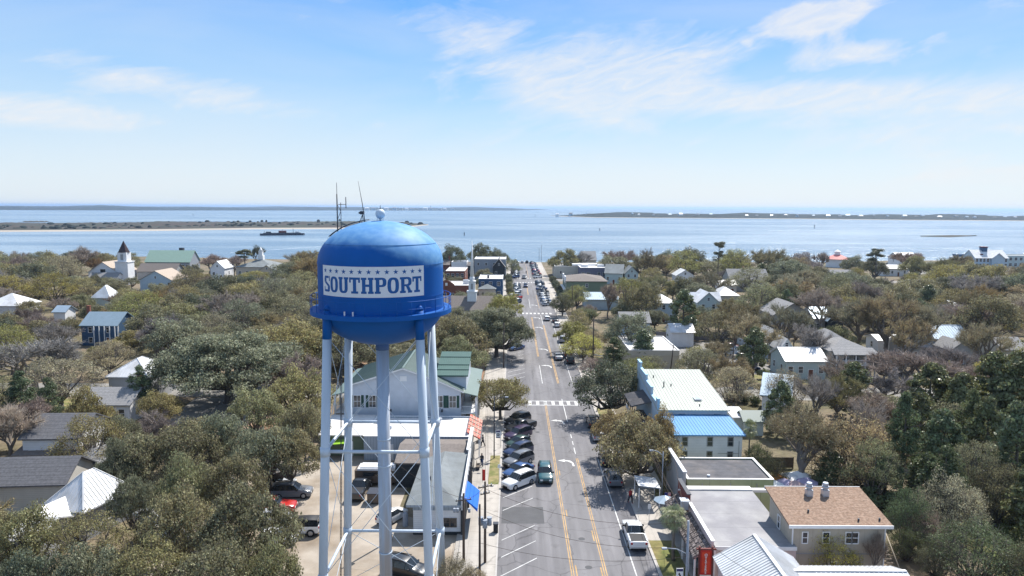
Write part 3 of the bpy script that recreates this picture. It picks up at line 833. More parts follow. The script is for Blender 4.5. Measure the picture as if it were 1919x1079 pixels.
T_galv = mat('galvanised_metal', (.50, .53, .58), .38, metal=.5, var=.1, vscale=3)
T_red = mat('red_sign_panel', (.50, .03, .02), .5, var=.1, vscale=2)
T_maroon = mat('maroon_board', (.14, .035, .03), .7, var=.2, vscale=2)
T_black = mat('black_lettering', (.02, .02, .03), .6)
T_wood = mat('weathered_timber', (.13, .105, .085), .9, var=.25, vscale=3)
T_pole = mat('pole_timber', (.085, .065, .055), .9, var=.25, vscale=3, stretch=(3, 3, .4))
T_concpole = mat('pale_pole', (.30, .33, .38), .6)
METAL = [F_whitem, F_pale, F_bluem, F_silver, F_green, F_dkgreen]

_win_cache = {}
def add_window(parent, face, u, z, w, h, W, D, shutters=False, muntin=True, trim=None):
    """face: front/back/left/right of a W x D body centred on the parent; u along the face, z sill height"""
    key = (round(w, 2), round(h, 2), shutters, muntin, (trim or T_trim).name)
    if key not in _win_cache:
        p = MB(); p.box(-w / 2, w / 2, -.03, .0, 0, h)
        f = MB(); t = .09
        f.box(-w / 2 - t, -w / 2, -.07, 0, -t, h + t); f.box(w / 2, w / 2 + t, -.07, 0, -t, h + t)
        f.box(-w / 2, w / 2, -.07, 0, h, h + t); f.box(-w / 2, w / 2, -.09, 0, -t, 0)
        if muntin:
            f.box(-w / 2, w / 2, -.05, -.031, h * .5 - .03, h * .5 + .03)
            if w > .9: f.box(-.025, .025, -.048, -.031, 0, h)
        s = None
        if shutters:
            s = MB()
            s.box(-w / 2 - t - .42, -w / 2 - t - .02, -.055, 0, -.05, h + .05)
            s = s.mesh('shutter', T_shutter)
            s2 = MB(); s2.box(w / 2 + t + .02, w / 2 + t + .42, -.055, 0, -.05, h + .05); s2 = s2.mesh('shutter', T_shutter)
            s = (s, s2)
        _win_cache[key] = (p.mesh('window', T_glass), f.mesh('frame', trim or T_trim), s)
    pm, fm, sm = _win_cache[key]
    loc = {'front': (u, -D / 2 - .002, z), 'back': (u, D / 2 + .002, z), 'left': (-W / 2 - .002, u, z), 'right': (W / 2 + .002, u, z)}[face]
    rz = {'front': 0, 'back': math.pi, 'left': -math.pi / 2, 'right': math.pi / 2}[face]
    o = link('window', pm, parent, loc, rz)
    link('frame', fm, o)
    if sm:
        for q in sm: link('shutter', q, o)
    return o
def add_door(parent, face, u, W, D, w=.95, h=2.05, z=0.02, m_=None):
    p = MB(); p.box(-w / 2, w / 2, -.04, 0, 0, h)
    loc = {'front': (u, -D / 2 - .002, z), 'left': (-W / 2 - .002, u, z), 'right': (W / 2 + .002, u, z)}[face]
    rz = {'front': 0, 'left': -math.pi / 2, 'right': math.pi / 2}[face]
    o = p.build('door', m_ or T_door, parent, loc, rz)
    f = MB(); f.box(-w / 2 - .1, -w / 2, -.07, 0, 0, h + .1); f.box(w / 2, w / 2 + .1, -.07, 0, 0, h + .1); f.box(-w / 2, w / 2, -.07, 0, h, h + .1)
    f.build('frame', T_trim, o)
    return o

def roof_part(parent, kind, W, D, he, rh, rm, ov=.4, ribs=0, name='roof', wallm=None, off=(0, 0), t=.16, hipf=None):
    """roof over a W x D body, eave height he, rise rh. gx: ridge along x; gy: ridge along y; hip; shed (high at the back)"""
    mb = MB(); a, b = W / 2 + ov, D / 2 + ov
    nx, ny = off
    up = .045
    if kind in ('gx', 'gy'):
        s, l = (b, a) if kind == 'gx' else (a, b)
        half = D / 2 if kind == 'gx' else W / 2
        k = rh / half; ze, zr = he - ov * k, he + rh
        zt = ze + t; zrt = zr + t
        sec = [(-s, ze), (0, zr), (s, ze), (s, zt), (0, zrt), (-s, zt)]
        P = (lambda u, v, z: (nx + v, ny + u, z)) if kind == 'gx' else (lambda u, v, z: (nx + u, ny + v, z))
        vs = [P(u, -l, z) for u, z in sec] + [P(u, l, z) for u, z in sec]
        fs = [(3, 4, 10, 9), (4, 5, 11, 10), (0, 1, 7, 6), (1, 2, 8, 7), (5, 0, 6, 11), (2, 3, 9, 8), (0, 5, 4, 1), (1, 4, 3, 2), (6, 7, 10, 11), (7, 8, 9, 10)]
        mb.add(vs, fs)
        if ribs:
            n_ = int(2 * l / ribs)
            for i in range(n_ + 1):
                v = -l + .04 + (2 * l - .08) * i / n_
                for sg in (-1, 1):
                    mb.rib(P(sg * s * .995, v, zt + .003), P(sg * .02, v, zrt), .05, up, P(sg * rh, 0, half) if False else ((0, sg * rh, half) if kind == 'gx' else (sg * rh, 0, half)))
            mb.rib(P(0, -l, zrt), P(0, l, zrt), .25, .05, (0, 0, 1))
    elif kind == 'hip':
        k = rh / (min(W, D) / 2); ze = he - ov * k; zt = ze + t; zr = he + rh + t
        if W >= D: r0, r1 = (-(W - D) / 2, 0), ((W - D) / 2, 0)
        else: r0, r1 = (0, -(D - W) / 2), (0, (D - W) / 2)
        cs = [(-a, -b), (a, -b), (a, b), (-a, b)]
        vs = [(nx + x, ny + y, ze) for x, y in cs] + [(nx + x, ny + y, zt) for x, y in cs] + [(nx + r0[0], ny + r0[1], zr), (nx + r1[0], ny + r1[1], zr)]
        fs = [(3, 2, 1, 0)] + [(i, (i + 1) % 4, 4 + (i + 1) % 4, 4 + i) for i in range(4)]
        if W >= D: fs += [(4, 5, 9, 8), (5, 6, 9), (6, 7, 8, 9), (7, 4, 8)]
        else: fs += [(4, 5, 8), (5, 6, 9, 8), (6, 7, 9), (7, 4, 8, 9)]
        mb.add(vs, fs)
        if ribs:
            def clip_rib(x, y, dx, dy, L_):
                mb.rib((nx + x, ny + y, zt + .003), (nx + x + dx * L_, ny + y + dy * L_, zt + (zr - zt) * L_ / min(a, b)), .05, up, (-dx * (zr - zt), -dy * (zr - zt), min(a, b)))
            m_ = min(a, b)
            for i in range(int(2 * a / ribs) + 1):
                x = -a + .04 + (2 * a - .08) * i / int(2 * a / ribs); L_ = max(.05, min(a - abs(x), m_) - .03)
                clip_rib(x, -b, 0, 1, L_); clip_rib(x, b, 0, -1, L_)
            for i in range(int(2 * b / ribs) + 1):
                y = -b + .04 + (2 * b - .08) * i / int(2 * b / ribs); L_ = max(.05, min(b - abs(y), m_) - .03)
                clip_rib(-a, y, 1, 0, L_); clip_rib(a, y, -1, 0, L_)
            for (cx_, cy_), rr in zip(cs, (r0, r1 if W >= D else r0, r1, r0 if W >= D else r1)):
                mb.rib((nx + cx_, ny + cy_, zt), (nx + rr[0], ny + rr[1], zr), .16, .06, (0, 0, 1))
    elif kind == 'shed':
        z0, z1 = he - ov * rh / D, he + rh + ov * rh / D
        vs = [(nx - a, ny - b, z0), (nx + a, ny - b, z0), (nx + a, ny + b, z1), (nx - a, ny + b, z1)]
        vs += [(x, y, z + t) for x, y, z in vs]
        mb.add(vs, [(3, 2, 1, 0), (4, 5, 6, 7), (0, 1, 5, 4), (1, 2, 6, 5), (2, 3, 7, 6), (3, 0, 4, 7)])
        if ribs:
            n_ = int(2 * a / ribs)
            for i in range(n_ + 1):
                x = -a + .04 + (2 * a - .08) * i / n_
                mb.rib((nx + x, ny - b * .998, z0 + t + .002), (nx + x, ny + b * .998, z1 + t), .05, up, (0, -rh, D))
    return mb.build(name, rm, parent)

def body(parent, kind, W, D, h, rh, wm, base=0.0, off=(0, 0), ov=.4):
    mb = MB(); nx, ny = off
    x0, x1, y0, y1 = nx - W / 2, nx + W / 2, ny - D / 2, ny + D / 2
    e = .02
    for a, b in (((x0, y0), (x1, y0)), ((x1, y0), (x1, y1)), ((x1, y1), (x0, y1)), ((x0, y1), (x0, y0))):
        if kind in ('gx', 'gy', 'shed') :
            pass
        mb.quad((a[0], a[1], base), (b[0], b[1], base), (b[0], b[1], h), (a[0], a[1], h))
    if kind == 'gx':
        mb.poly([(x1, y0, h), (x1, y1, h), (x1, (y0 + y1) / 2, h + rh - e)]); mb.poly([(x0, y1, h), (x0, y0, h), (x0, (y0 + y1) / 2, h + rh - e)])
    elif kind == 'gy':
        mb.poly([(x0, y0, h), (x1, y0, h), ((x0 + x1) / 2, y0, h + rh - e)]); mb.poly([(x1, y1, h), (x0, y1, h), ((x0 + x1) / 2, y1, h + rh - e)])
    elif kind == 'shed':
        mb.poly([(x1, y0, h), (x1, y1, h), (x1, y1, h + rh - e)]); mb.poly([(x0, y1, h), (x0, y0, h), (x0, y1, h + rh - e)])
        mb.quad((x1, y1, h), (x0, y1, h), (x0, y1, h + rh - e), (x1, y1, h + rh - e))
    return mb.build('wall', wm, parent)

def flat_top(parent, W, D, h, rm, par=.45, wm=None, cap=None, slope=0):
    r = MB(); r.box(-W / 2 + .2, W / 2 - .2, -D / 2 + .2, D / 2 - .2, h - .35, h - .05)
    o = r.build('roof', rm, parent)
    p = MB(); t = .2; z0, z1 = h - .4, h + par
    p.box(-W / 2, W / 2, -D / 2, -D / 2 + t, z0, z1); p.box(-W / 2, W / 2, D / 2 - t, D / 2, z0, z1)
    p.box(-W / 2, -W / 2 + t, -D / 2 + t, D / 2 - t, z0, z1); p.box(W / 2 - t, W / 2, -D / 2 + t, D / 2 - t, z0, z1)
    q = p.build('parapet', wm, parent)
    c_ = MB(); t2 = .05
    for x0, x1, y0, y1 in ((-W / 2 - t2, W / 2 + t2, -D / 2 - t2, -D / 2 + t + t2), (-W / 2 - t2, W / 2 + t2, D / 2 - t - t2, D / 2 + t2),
                           (-W / 2 - t2, -W / 2 + t + t2, -D / 2 + t + t2, D / 2 - t - t2), (W / 2 - t - t2, W / 2 + t2, -D / 2 + t + t2, D / 2 - t - t2)):
        c_.box(x0, x1, y0, y1, z1, z1 + .06)
    c_.build('coping', cap or T_trim, q)
    return o

def house(label, x0, x1, y0, y1, h, kind, rh, wm, rm, rz=0, name='house', cat='house', group=None, ov=.4, ribs=0, win=(3, 2, 1),
          chimney=None, par=.4, cap=None, lm=None, wsz=(.9, 1.3), shut=False, clear=None, door='front', trim=None, faces=('front', 'left', 'right')):
    W, D = x1 - x0, y1 - y0
    t = thing(name, label, cat, ((x0 + x1) / 2, (y0 + y1) / 2, 0), rz, group)
    if kind == 'flat':
        MBw = MB()
        for a, b in (((-W / 2, -D / 2), (W / 2, -D / 2)), ((W / 2, -D / 2), (W / 2, D / 2)), ((W / 2, D / 2), (-W / 2, D / 2)), ((-W / 2, D / 2), (-W / 2, -D / 2))):
            MBw.quad((a[0], a[1], 0), (b[0], b[1], 0), (b[0], b[1], h - .4), (a[0], a[1], h - .4))
        MBw.build('wall', wm, t)
        flat_top(t, W, D, h, rm, par, wm, cap)
    else:
        body(t, kind, W, D, h, rh, wm)
        roof_part(t, kind, W, D, h, rh, rm, ov, ribs)
    nf, ns, st = win
    floor_h = h / st if st else 0
    for s_ in range(st):
        z = s_ * floor_h + floor_h * .5 - wsz[1] * .42
        for i in range(nf):
            u = -W / 2 + W * (i + .5) / nf
            if s_ == 0 and door == 'front' and i == nf // 2: add_door(t, 'front', u, W, D)
            else: add_window(t, 'front', u, z, *wsz, W, D, shut, trim=trim)
        for i in range(ns):
            v = -D / 2 + D * (i + .5) / ns
            for f in faces:
                if f != 'front': add_window(t, f, v, z, *wsz, W, D, shut, trim=trim)
    if kind == 'gy' and h > 2 and rh > 1.8: add_window(t, 'front', 0, h + rh * .15, .7, .9, W, D)
    if chimney:
        cx_, cy_, cz = chimney
        c_ = MB(); c_.box(cx_ - .4, cx_ + .4, cy_ - .3, cy_ + .3, h * .9, cz); c_.box(cx_ - .46, cx_ + .46, cy_ - .36, cy_ + .36, cz, cz + .15)
        c_.build('chimney', T_brickch, t)
    FOOT.append((x0 - 1, x1 + 1, y0 - 1, y1 + 1))
    if lm: LANDMARKS.append((lm, (x0 + x1) / 2, (y0 + y1) / 2))
    if clear: CLEAR.append((*clear, y0))
    return t
def small(parent, name, m_, *boxes, cyls=()):
    mb = MB()
    for b in boxes: mb.box(*b)
    for c_ in cyls: mb.cyl(*c_)
    return mb.build(name, m_, parent)
# ------------------------------------------------------------------ buildings beside the street
# white inn with shutters and grey-green roof
def inn():
    x0, x1, y0, y1 = -25.2, -8.0, 106.6, 124.0
    W, D = x1 - x0, y1 - y0
    t = thing('inn', 'big white clapboard inn with dark green shutters and a green metal roof', 'inn', ((x0 + x1) / 2, (y0 + y1) / 2, 0))
    pk, zc = -16.8 - (x0 + x1) / 2, 10.4
    L, Rr = -W / 2, W / 2
    w = MB(); f, b = -D / 2, D / 2; rb_ = f + 13.2
    front = [(L, 7.75), (pk, zc), (Rr - 3.6, 8.55), (Rr, 6.95)]
    w.poly([(L, f, 0), (Rr, f, 0)] + [(u, f, z) for u, z in reversed(front)])
    w.poly([(Rr, rb_, 0), (L, rb_, 0)] + [(u, rb_, z) for u, z in front])
    w.quad((Rr, f, 0), (Rr, rb_, 0), (Rr, rb_, 6.95), (Rr, f, 6.95)); w.quad((L, rb_, 0), (L, f, 0), (L, f, 7.75), (L, rb_, 7.75))
    w.build('wall', W_paleblue2, t)
    r = MB(); o = .45
    A = (L - o, f - o, 7.7); B = (pk, f - o, zc + .12); Dd = (Rr - 3.6, f - o, 8.68); E = (Rr + o, f - o, 6.9)
    A2, B2, D2, E2 = [(p[0], rb_ + o, p[2]) for p in (A, B, Dd, E)]
    r.quad(A, B, B2, A2); r.quad(B, Dd, D2, B2); r.quad(Dd, E, E2, D2)
    for p, q in ((A, B), (B, Dd), (Dd, E), (E, E2), (A2, A)):
        r.quad((p[0], p[1], p[2] - .22), (q[0], q[1], q[2] - .22), q, p, 1)
    n_ = 30
    for i in range(n_ + 1):
        y = f - o + .05 + (rb_ - f + 2 * o - .1) * i / n_
        r.rib((L - o, y, 7.71), (pk, y, zc + .12), .05, .05, (-2.7, 0, 8.3)); r.rib((pk, y, zc + .12), (Rr - 3.6, y, 8.68), .05, .05, (1.85, 0, 5.3)); r.rib((Rr - 3.6, y, 8.68), (Rr + o, y, 6.9), .05, .05, (1.8, 0, 4))
    r.rib((pk, f - o, zc + .12), (pk, rb_ + o, zc + .12), .3, .07, (0, 0, 1))
    r.build('roof', [F_green, T_trim], t)
    for u in (-7.35, -5.0, 5.3, 7.35):
        add_window(t, 'front', u, 4.3, 1.0, 1.8, W, D, True)
        add_window(t, 'front', u, 1.0, 1.0, 1.9, W, D, True)
    small(t, 'gable_vent', T_trim, (pk - .5, pk + .5, f - .06, f - .002, 8.4, 9.2))
    for u in (-2.2, 5.7): small(t, 'wall_lamp', M_dark, (u - .12, u + .12, f - .25, f - .003, 3.6, 4.0))
    # raised rear wing with steep green roof facing the camera
    wx0, wx1 = -12.0 - (x0 + x1) / 2, -7.0 - (x0 + x1) / 2
    wg = MB(); wg.box(wx0 + .3, wx1 - .3, f + 2.0, f + 13.0, 6.5, 8.75)
    wgo = wg.build('rear_wing', W_paleblue2, t)
    rr = MB(); zt0, zt1, ya, yb = 8.75, 10.6, f + 1.6, f + 11.0
    rr.add([(wx0, ya, zt0), (wx1, ya, zt0), (wx1, yb, zt1), (wx0, yb, zt1), (wx0, ya, zt0 + .2), (wx1, ya, zt0 + .2), (wx1, yb, zt1 + .2), (wx0, yb, zt1 + .2)],
           [(3, 2, 1, 0), (4, 5, 6, 7), (0, 1, 5, 4), (1, 2, 6, 5), (2, 3, 7, 6), (3, 0, 4, 7)])
    for i in range(17):
        x = wx0 + .04 + (wx1 - wx0 - .08) * i / 16; rr.rib((x, ya + .02, zt0 + .2), (x, yb, zt1 + .2), .06, .05, (0, -1.85, 9.4))
    for k in (.22, .42, .75): rr.rib((wx0, ya + 9.4 * k, zt0 + .2 + 1.85 * k), (wx1, ya + 9.4 * k, zt0 + .2 + 1.85 * k), .16, .12, (0, -1.85, 9.4))
    rr.build('wing_roof', F_dkgreen, wgo)
    # two-storey porches on both sides
    for sg, x in ((1, Rr), (-1, L)):
        p = MB(); xe = x + sg * 2.3
        xa, xb = min(x + sg * .02, xe), max(x + sg * .02, xe)
        p.box(xa, xb, f + .3, b - .3, 3.2, 3.4)
        po = p.build('porch_floor', T_trim, t)
        q = MB(); q.add([(x + sg * .3, f, 6.7), (x + sg * 2.6, f - .2, 6.2), (x + sg * 2.6, b + .2, 6.2), (x + sg * .3, b, 6.7), (x + sg * .3, f, 6.55), (x + sg * 2.6, f - .2, 6.05), (x + sg * 2.6, b + .2, 6.05), (x + sg * .3, b, 6.55)],
                        [(0, 1, 2, 3), (7, 6, 5, 4), (0, 4, 5, 1), (1, 5, 6, 2), (2, 6, 7, 3)])
        q.build('porch_roof', F_green, t)
        for k in range(6):
            y = f + .5 + (D - 1) * k / 5
            small(t, 'porch_post', T_trim, (xe - .12, xe + .12, y - .12, y + .12, 0, 5.8))
        g = MB()
        for k in range(2):
            z = 3.5 + k * .9; g.tube([(xe, f + .3, z), (xe, b - .3, z)], .035, 4)
            g.tube([(xe, f + .3, z), (x, f + .3, z)], .035, 4)
        for k in range(60): g.tube([(xe, f + .3 + k * .28, 3.5), (xe, f + .3 + k * .28, 4.4)], .018, 4)
        for k in range(9): g.tube([(x + sg * .25 * k, f + .3, 3.5), (x + sg * .25 * k, f + .3, 4.4)], .018, 4)
        g.build('railing', T_trim, t)
        if sg > 0:
            for z in (.1, 3.45): 
                for y in (-7.2, -2.5, 3.5): small(t, 'porch_door', T_door, (x + .003, x + .06, y, y + 1.1, z, z + 2.3))
    FOOT.append((x0 - 4, x1 + 4, y0 - 1, y1 + 1)); LANDMARKS.append(('the white inn', -16, 115)); CLEAR.append((640, 885, 685, 800, y0))
W_paleblue2 = siding('inn_clapboard', (.56, .60, .66), sp=.2)
inn()

# flat white-roofed shop behind the tavern, with its metal wall
t = house('low shop with a white flat roof between the inn and the tavern', -20.6, -6.0, 95.2, 104.8, 3.3, 'flat', 0, W_metal, F_white, name='shop_building', cat='shop', win=(0, 0, 0), par=.12, lm='the white flat roofed shop')
small(t, 'roof_vent', T_galv, cyls=[(2.4, 1.8, 3.2, 3.9, .3), (2.4, 1.8, 3.9, 4.05, .5)])
small(t, 'roof_vent', T_galv, cyls=[(-4.2, -1.0, 3.2, 3.7, .15)])
small(t, 'garage_door', T_trim, (-5.2, -3.2, -4.85, -4.803, 0, 2.3))
t = house('small green walled shed with a white roof beside the sand lot', -27.2, -21.0, 97, 105, 2.9, 'shed', .4, W_green, F_white, name='shed', cat='shed', win=(0, 0, 0), ov=.25)
small(t, 'door', T_trim, (.6, 1.6, -4.05, -4.003, 0, 2.1))
# red tiled porch roof on the pavement
t = thing('tile_porch', 'steep red tiled porch roof over the pavement beside the shop', 'porch', (-5.3, 100.2, 0))
q = MB(); q.add([(-1.1, -4.2, 3.9), (.75, -4.2, 2.9), (.75, 4.4, 2.9), (-1.1, 4.4, 3.9), (-1.1, -4.2, 3.75), (.75, -4.2, 2.75), (.75, 4.4, 2.75), (-1.1, 4.4, 3.75)],
                [(0, 1, 2, 3), (7, 6, 5, 4), (0, 4, 5, 1), (1, 5, 6, 2), (2, 6, 7, 3), (3, 7, 4, 0)])
for k in range(1, 5): q.rib((-1.1, -4.2 + k * 1.72, 3.9), (.75, -4.2 + k * 1.72, 2.9), .16, .08, (1, 0, 1.85), 1)
for k in range(1, 4): q.rib((-1.1 + k * .46, -4.2, 3.9 - k * .25), (-1.1 + k * .46, 4.4, 3.9 - k * .25), .1, .05, (1, 0, 1.85), 1)
q.build('tile_roof', [F_red, F_tanr], t)
for y in (-4, 0, 4.2): small(t, 'post', T_trim, (.55, .7, y - .08, y + .08, .13, 2.8))
# taupe roofed building
t = house('taupe roofed store with a dark street parapet behind the tavern', -14.6, -5.7, 85.6, 94.6, 3.1, 'gx', .9, W_dark, F_taupe, name='store_building', cat='store', win=(0, 0, 0), ov=.15)
s_ = small(t, 'parapet', W_grey, (4.47, 4.72, -4.5, 4.5, 2.2, 4.9)); small(s_, 'coping', T_trim, (4.4, 4.82, -4.55, 4.55, 4.9, 5.0))
small(t, 'shop_front', W_dark, (4.73, 4.95, -4.3, 4.3, .13, 2.9)); small(t, 'shop_window', T_glass, (4.96, 5.0, -3.6, -.4, .7, 2.4)); small(t, 'shop_window', T_glass, (4.96, 5.0, .6, 3.6, .7, 2.4))
# the tavern at the corner of the sand lot
def tavern():
    x0, x1, y0, y1 = -10.6, -5.5, 72.8, 85.4
    W, D = x1 - x0, y1 - y0; f, b, L, Rr = -D / 2, D / 2, -W / 2, W / 2
    t = thing('tavern', 'long grey roofed tavern with a white end wall and a blue awning', 'tavern', ((x0 + x1) / 2, (y0 + y1) / 2, 0))
    w = MB()
    for a, c_ in (((L, f), (Rr, f)), ((Rr, f), (Rr, b)), ((Rr, b), (L, b)), ((L, b), (L, f))): w.quad((*a, 0), (*c_, 0), (*c_, 3.5), (*a, 3.5))
    w.build('wall', W_white, t)
    r = MB(); A, B, Cc, Dd = (L - .7, f - .5, 3.5), (Rr + .05, f - .5, 3.5), (Rr + .05, b + .2, 4.5), (L - .7, b + .2, 3.6)
    P0, P1 = (-.35, f + 3.1, 4.75), (-.35, b + .2, 4.75)
    r.poly([A, B, P0]); r.quad(B, Cc, P1, P0); r.quad(A, P0, P1, Dd)
    lo = [(p[0], p[1], p[2] - .25) for p in (A, B, Cc, Dd)]
    r.quad(lo[0], lo[1], B, A, 1); r.quad(lo[3], lo[0], A, Dd, 1); r.quad(lo[1], lo[2], Cc, B, 1); r.quad(lo[2], lo[3], Dd, Cc, 1)
    r.build('roof', [F_slate, W_metal], t)
    fa = MB(); fa.add([(Rr + .1, f - .6, 3.0), (Rr + .35, f - .6, 3.0), (Rr + .35, b, 3.5), (Rr + .1, b, 3.5), (Rr + .1, f - .6, 4.6), (Rr + .35, f - .6, 4.6), (Rr + .35, b, 5.2), (Rr + .1, b, 5.2)],
                      [(3, 2, 1, 0), (4, 5, 6, 7), (0, 1, 5, 4), (1, 2, 6, 5), (2, 3, 7, 6), (3, 0, 4, 7)])
    fo = fa.build('parapet', F_whitem, t)
    small(t, 'metal_band', W_metal, (L - .04, Rr, f - .06, f - .003, 2.75, 3.3))
    for u in (1.0, 1.75): 
        o = add_window(t, 'front', u, .95, .55, .85, W, D, trim=T_wood)
    small(t, 'base_band', W_dark, (L - .03, Rr + .02, f - .05, f - .004, 0, .35))
    small(t, 'shop_front', W_dark, (Rr + .004, Rr + .3, f - .3, b - .2, .13, 2.95))
    for k in range(5): small(t, 'pilaster', M_dark, (Rr + .31, Rr + .5, 0 + k * 1.4, .2 + k * 1.4, .13, 4.2))
    aw = MB(); aw.add([(Rr + .36, f + .4, 3.9), (Rr + 1.75, f + .4, 2.75), (Rr + 1.75, f + 5.4, 2.75), (Rr + .36, f + 5.4, 3.9), (Rr + .36, f + .4, 3.82), (Rr + 1.75, f + .4, 2.4), (Rr + 1.75, f + 5.4, 2.4), (Rr + .36, f + 5.4, 3.82)],
                      [(0, 1, 2, 3), (1, 5, 6, 2), (0, 4, 5, 1), (3, 2, 6, 7), (7, 6, 5, 4)])
    aw.build('awning', T_blueaw, t)
    small(t, 'roof_pipe', M_dark, cyls=[(-1.2, -2.2, 4.2, 4.9, .12)])
    FOOT.append((x0 - 1, x1 + 5, y0 - 1, y1 + 1)); LANDMARKS.append(('the tavern', -8, 79)); CLEAR.append((740, 910, 815, 1010, y0 - 2))
tavern()

# ---- right side -------------------------------------------------
# two-storey white building with pale green metal roof and stepped street front
def pale_roof_building():
    x0, x1, y0, y1 = 20.8, 30.4, 98.2, 114.5
    W, D = x1 - x0, y1 - y0; f, b, L, Rr = -D / 2, D / 2, -W / 2, W / 2
    t = thing('shop_building', 'two storey white shop with a pale green metal roof and stepped front', 'shop', ((x0 + x1) / 2, (y0 + y1) / 2, 0))
    body(t, 'shed', W, D, 6.5, 1.9, W_white)
    roof_part(t, 'shed', W, D, 6.5, 1.9, F_pale, .35, .48)
    s = MB()
    steps = [(f - .25, f + 1.0, 8.1), (f + 1.0, f + 4.6, 7.5), (f + 4.6, f + 9.0, 8.6), (f + 9.0, b - 2.2, 9.4), (b - 2.2, b + .3, 10.2)]
    for a, c_, z in steps: s.box(L - .32, L - .02, a, c_, 0, z)
    o = s.build('street_front', W_paleblue, t)
    q = MB()
    for a, c_, z in steps: q.box(L - .38, L + .04, a, c_, z, z + .1)
    q.box(L - .35, L - .02, f - .32, f - .252, 0, 8.1)
    q.build('coping', T_paleblue, o)
    for u in (-3.9, 1.0): add_window(t, 'front', u, 4.3, .85, 1.35, W, D, trim=W_paleblue)
    for u in (-1.6, 3.4): add_door(t, 'front', u, W, D, 1.0, 2.0, 4.0, T_glass)
    for u in (-.6, 4.5): small(t, 'wall_lamp', M_dark, (u - .1, u + .1, f - .25, f - .003, 5.5, 5.9))
    # roof fittings
    k = 1.9 / D
    for u, v, nm in ((1.5, -4.4, 'skylight'),):
        z = 6.5 + .2 + (v - f) * k; small(t, nm, T_trim, (u - .5, u + .5, v - .8, v + .8, z, z + .16)); small(t, 'skylight_glass', T_silverglass, (u - .38, u + .38, v - .68, v + .68, z + .161, z + .2))
    for u, v, h in ((-2.4, .5, .9), (-1.2, .9, .4), (-3.2, 4.6, .4), (1.2, -7, .35)):
        z = 6.6 + (v - f) * k; small(t, 'vent_pipe', M_dark, cyls=[(u, v, z, z + h, .09)])
    # balcony towards the street, dark roofs and posts
    p = MB(); p.box(L - 3.0, L - .33, f + 1.2, f + 10.5, 3.3, 3.5); p.build('balcony_floor', T_wood, t)
    p = MB(); p.add([(L - .33, f + 4.0, 6.6), (L - 3.3, f + 4.0, 5.9), (L - 3.3, f + 11, 5.9), (L - .33, f + 11, 6.6), (L - .33, f + 4.0, 6.45), (L - 3.3, f + 4.0, 5.75), (L - 3.3, f + 11, 5.75), (L - .33, f + 11, 6.45)],
                    [(3, 2, 1, 0), (4, 5, 6, 7), (5, 4, 0, 1), (1, 2, 6, 5), (2, 3, 7, 6)])
    for i in range(15): p.rib((L - .35, f + 4.05 + i * .49, 6.6), (L - 3.3, f + 4.05 + i * .49, 5.9), .05, .05, (-.7, 0, 2.97))
    p.build('balcony_roof', F_asph, t)
    p = MB(); p.add([(L - .35, f + 1.0, 3.3), (L - 3.6, f + 1.0, 2.6), (L - 3.6, f + 7, 2.6), (L - .35, f + 7, 3.3), (L - .35, f + 1.0, 3.15), (L - 3.6, f + 1.0, 2.45), (L - 3.6, f + 7, 2.45), (L - .35, f + 7, 3.15)],
                    [(3, 2, 1, 0), (4, 5, 6, 7), (5, 4, 0, 1), (1, 2, 6, 5), (2, 3, 7, 6)])
    for i in range(13): p.rib((L - .4, f + 1.05 + i * .49, 3.3), (L - 3.55, f + 1.05 + i * .49, 2.6), .05, .05, (-.7, 0, 3.2))
    p.build('porch_roof', F_shake, t)
    for i in range(6):
        y = f + 1.3 + i * 1.85; small(t, 'balcony_post', W_dark, (L - 3.05, L - 2.93, y - .06, y + .06, .13, 5.8))
    g = MB()
    for z in (3.6, 4.5): g.tube([(L - 3.0, f + 1.2, z), (L - 3.0, f + 10.5, z)], .04, 4)
    for i in range(38): g.tube([(L - 3.0, f + 1.2 + i * .25, 3.5), (L - 3.0, f + 1.2 + i * .25, 4.5)], .02, 4)
    for i in range(11): g.tube([(L - 3.0 + i * .25, f + 1.2, 3.5), (L - 3.0 + i * .25, f + 1.2, 4.5)], .02, 4)
    g.build('railing', T_trim, t)
    FOOT.append((17, x1 + 1, y0 - 1, y1 + 1)); LANDMARKS.append(('the pale green metal roof', 25.6, 106)); CLEAR.append((1180, 1365, 690, 800, y0))
T_paleblue = mat('pale_blue_coping', (.36, .58, .74), .5)
T_silverglass = mat('skylight_glass', (.42, .48, .55), .3, spec=.6)
pale_roof_building()
def blue_roof_building():
    x0, x1, y0, y1 = 20.9, 30.2, 90.6, 97.8
    W, D = x1 - x0, y1 - y0; f, b, L, Rr = -D / 2, D / 2, -W / 2, W / 2
    t = thing('annex_building', 'white annex with a bright sky blue metal roof in front of the pale roofed shop', 'annex', ((x0 + x1) / 2, (y0 + y1) / 2, 0))
    body(t, 'shed', W, D, 5.35, .4, W_white)
    roof_part(t, 'shed', W, D, 5.35, .4, F_bluem, .35, .42)
    for u in (-2.9, .4, 3.1):
        add_window(t, 'front', u, 3.95, .62, 1.1, W, D, trim=W_grey)
        add_window(t, 'front', u, 2.0 + (.35 if u > 3 else 0), .62, 1.15 - (.4 if u > 3 else 0), W, D, trim=W_grey)
    small(t, 'conduit', W_grey, (4.2, 4.26, f - .06, f - .003, .8, 4.6), (1.5, 4.2, f - .06, f - .003, 2.9, 2.95))
    FOOT.append((x0 - 1, x1 + 1, y0 - 1, y1 + 1)); LANDMARKS.append(('the sky blue metal roof', 25.5, 94)); CLEAR.append((1255, 1400, 783, 870, y0))
blue_roof_building()
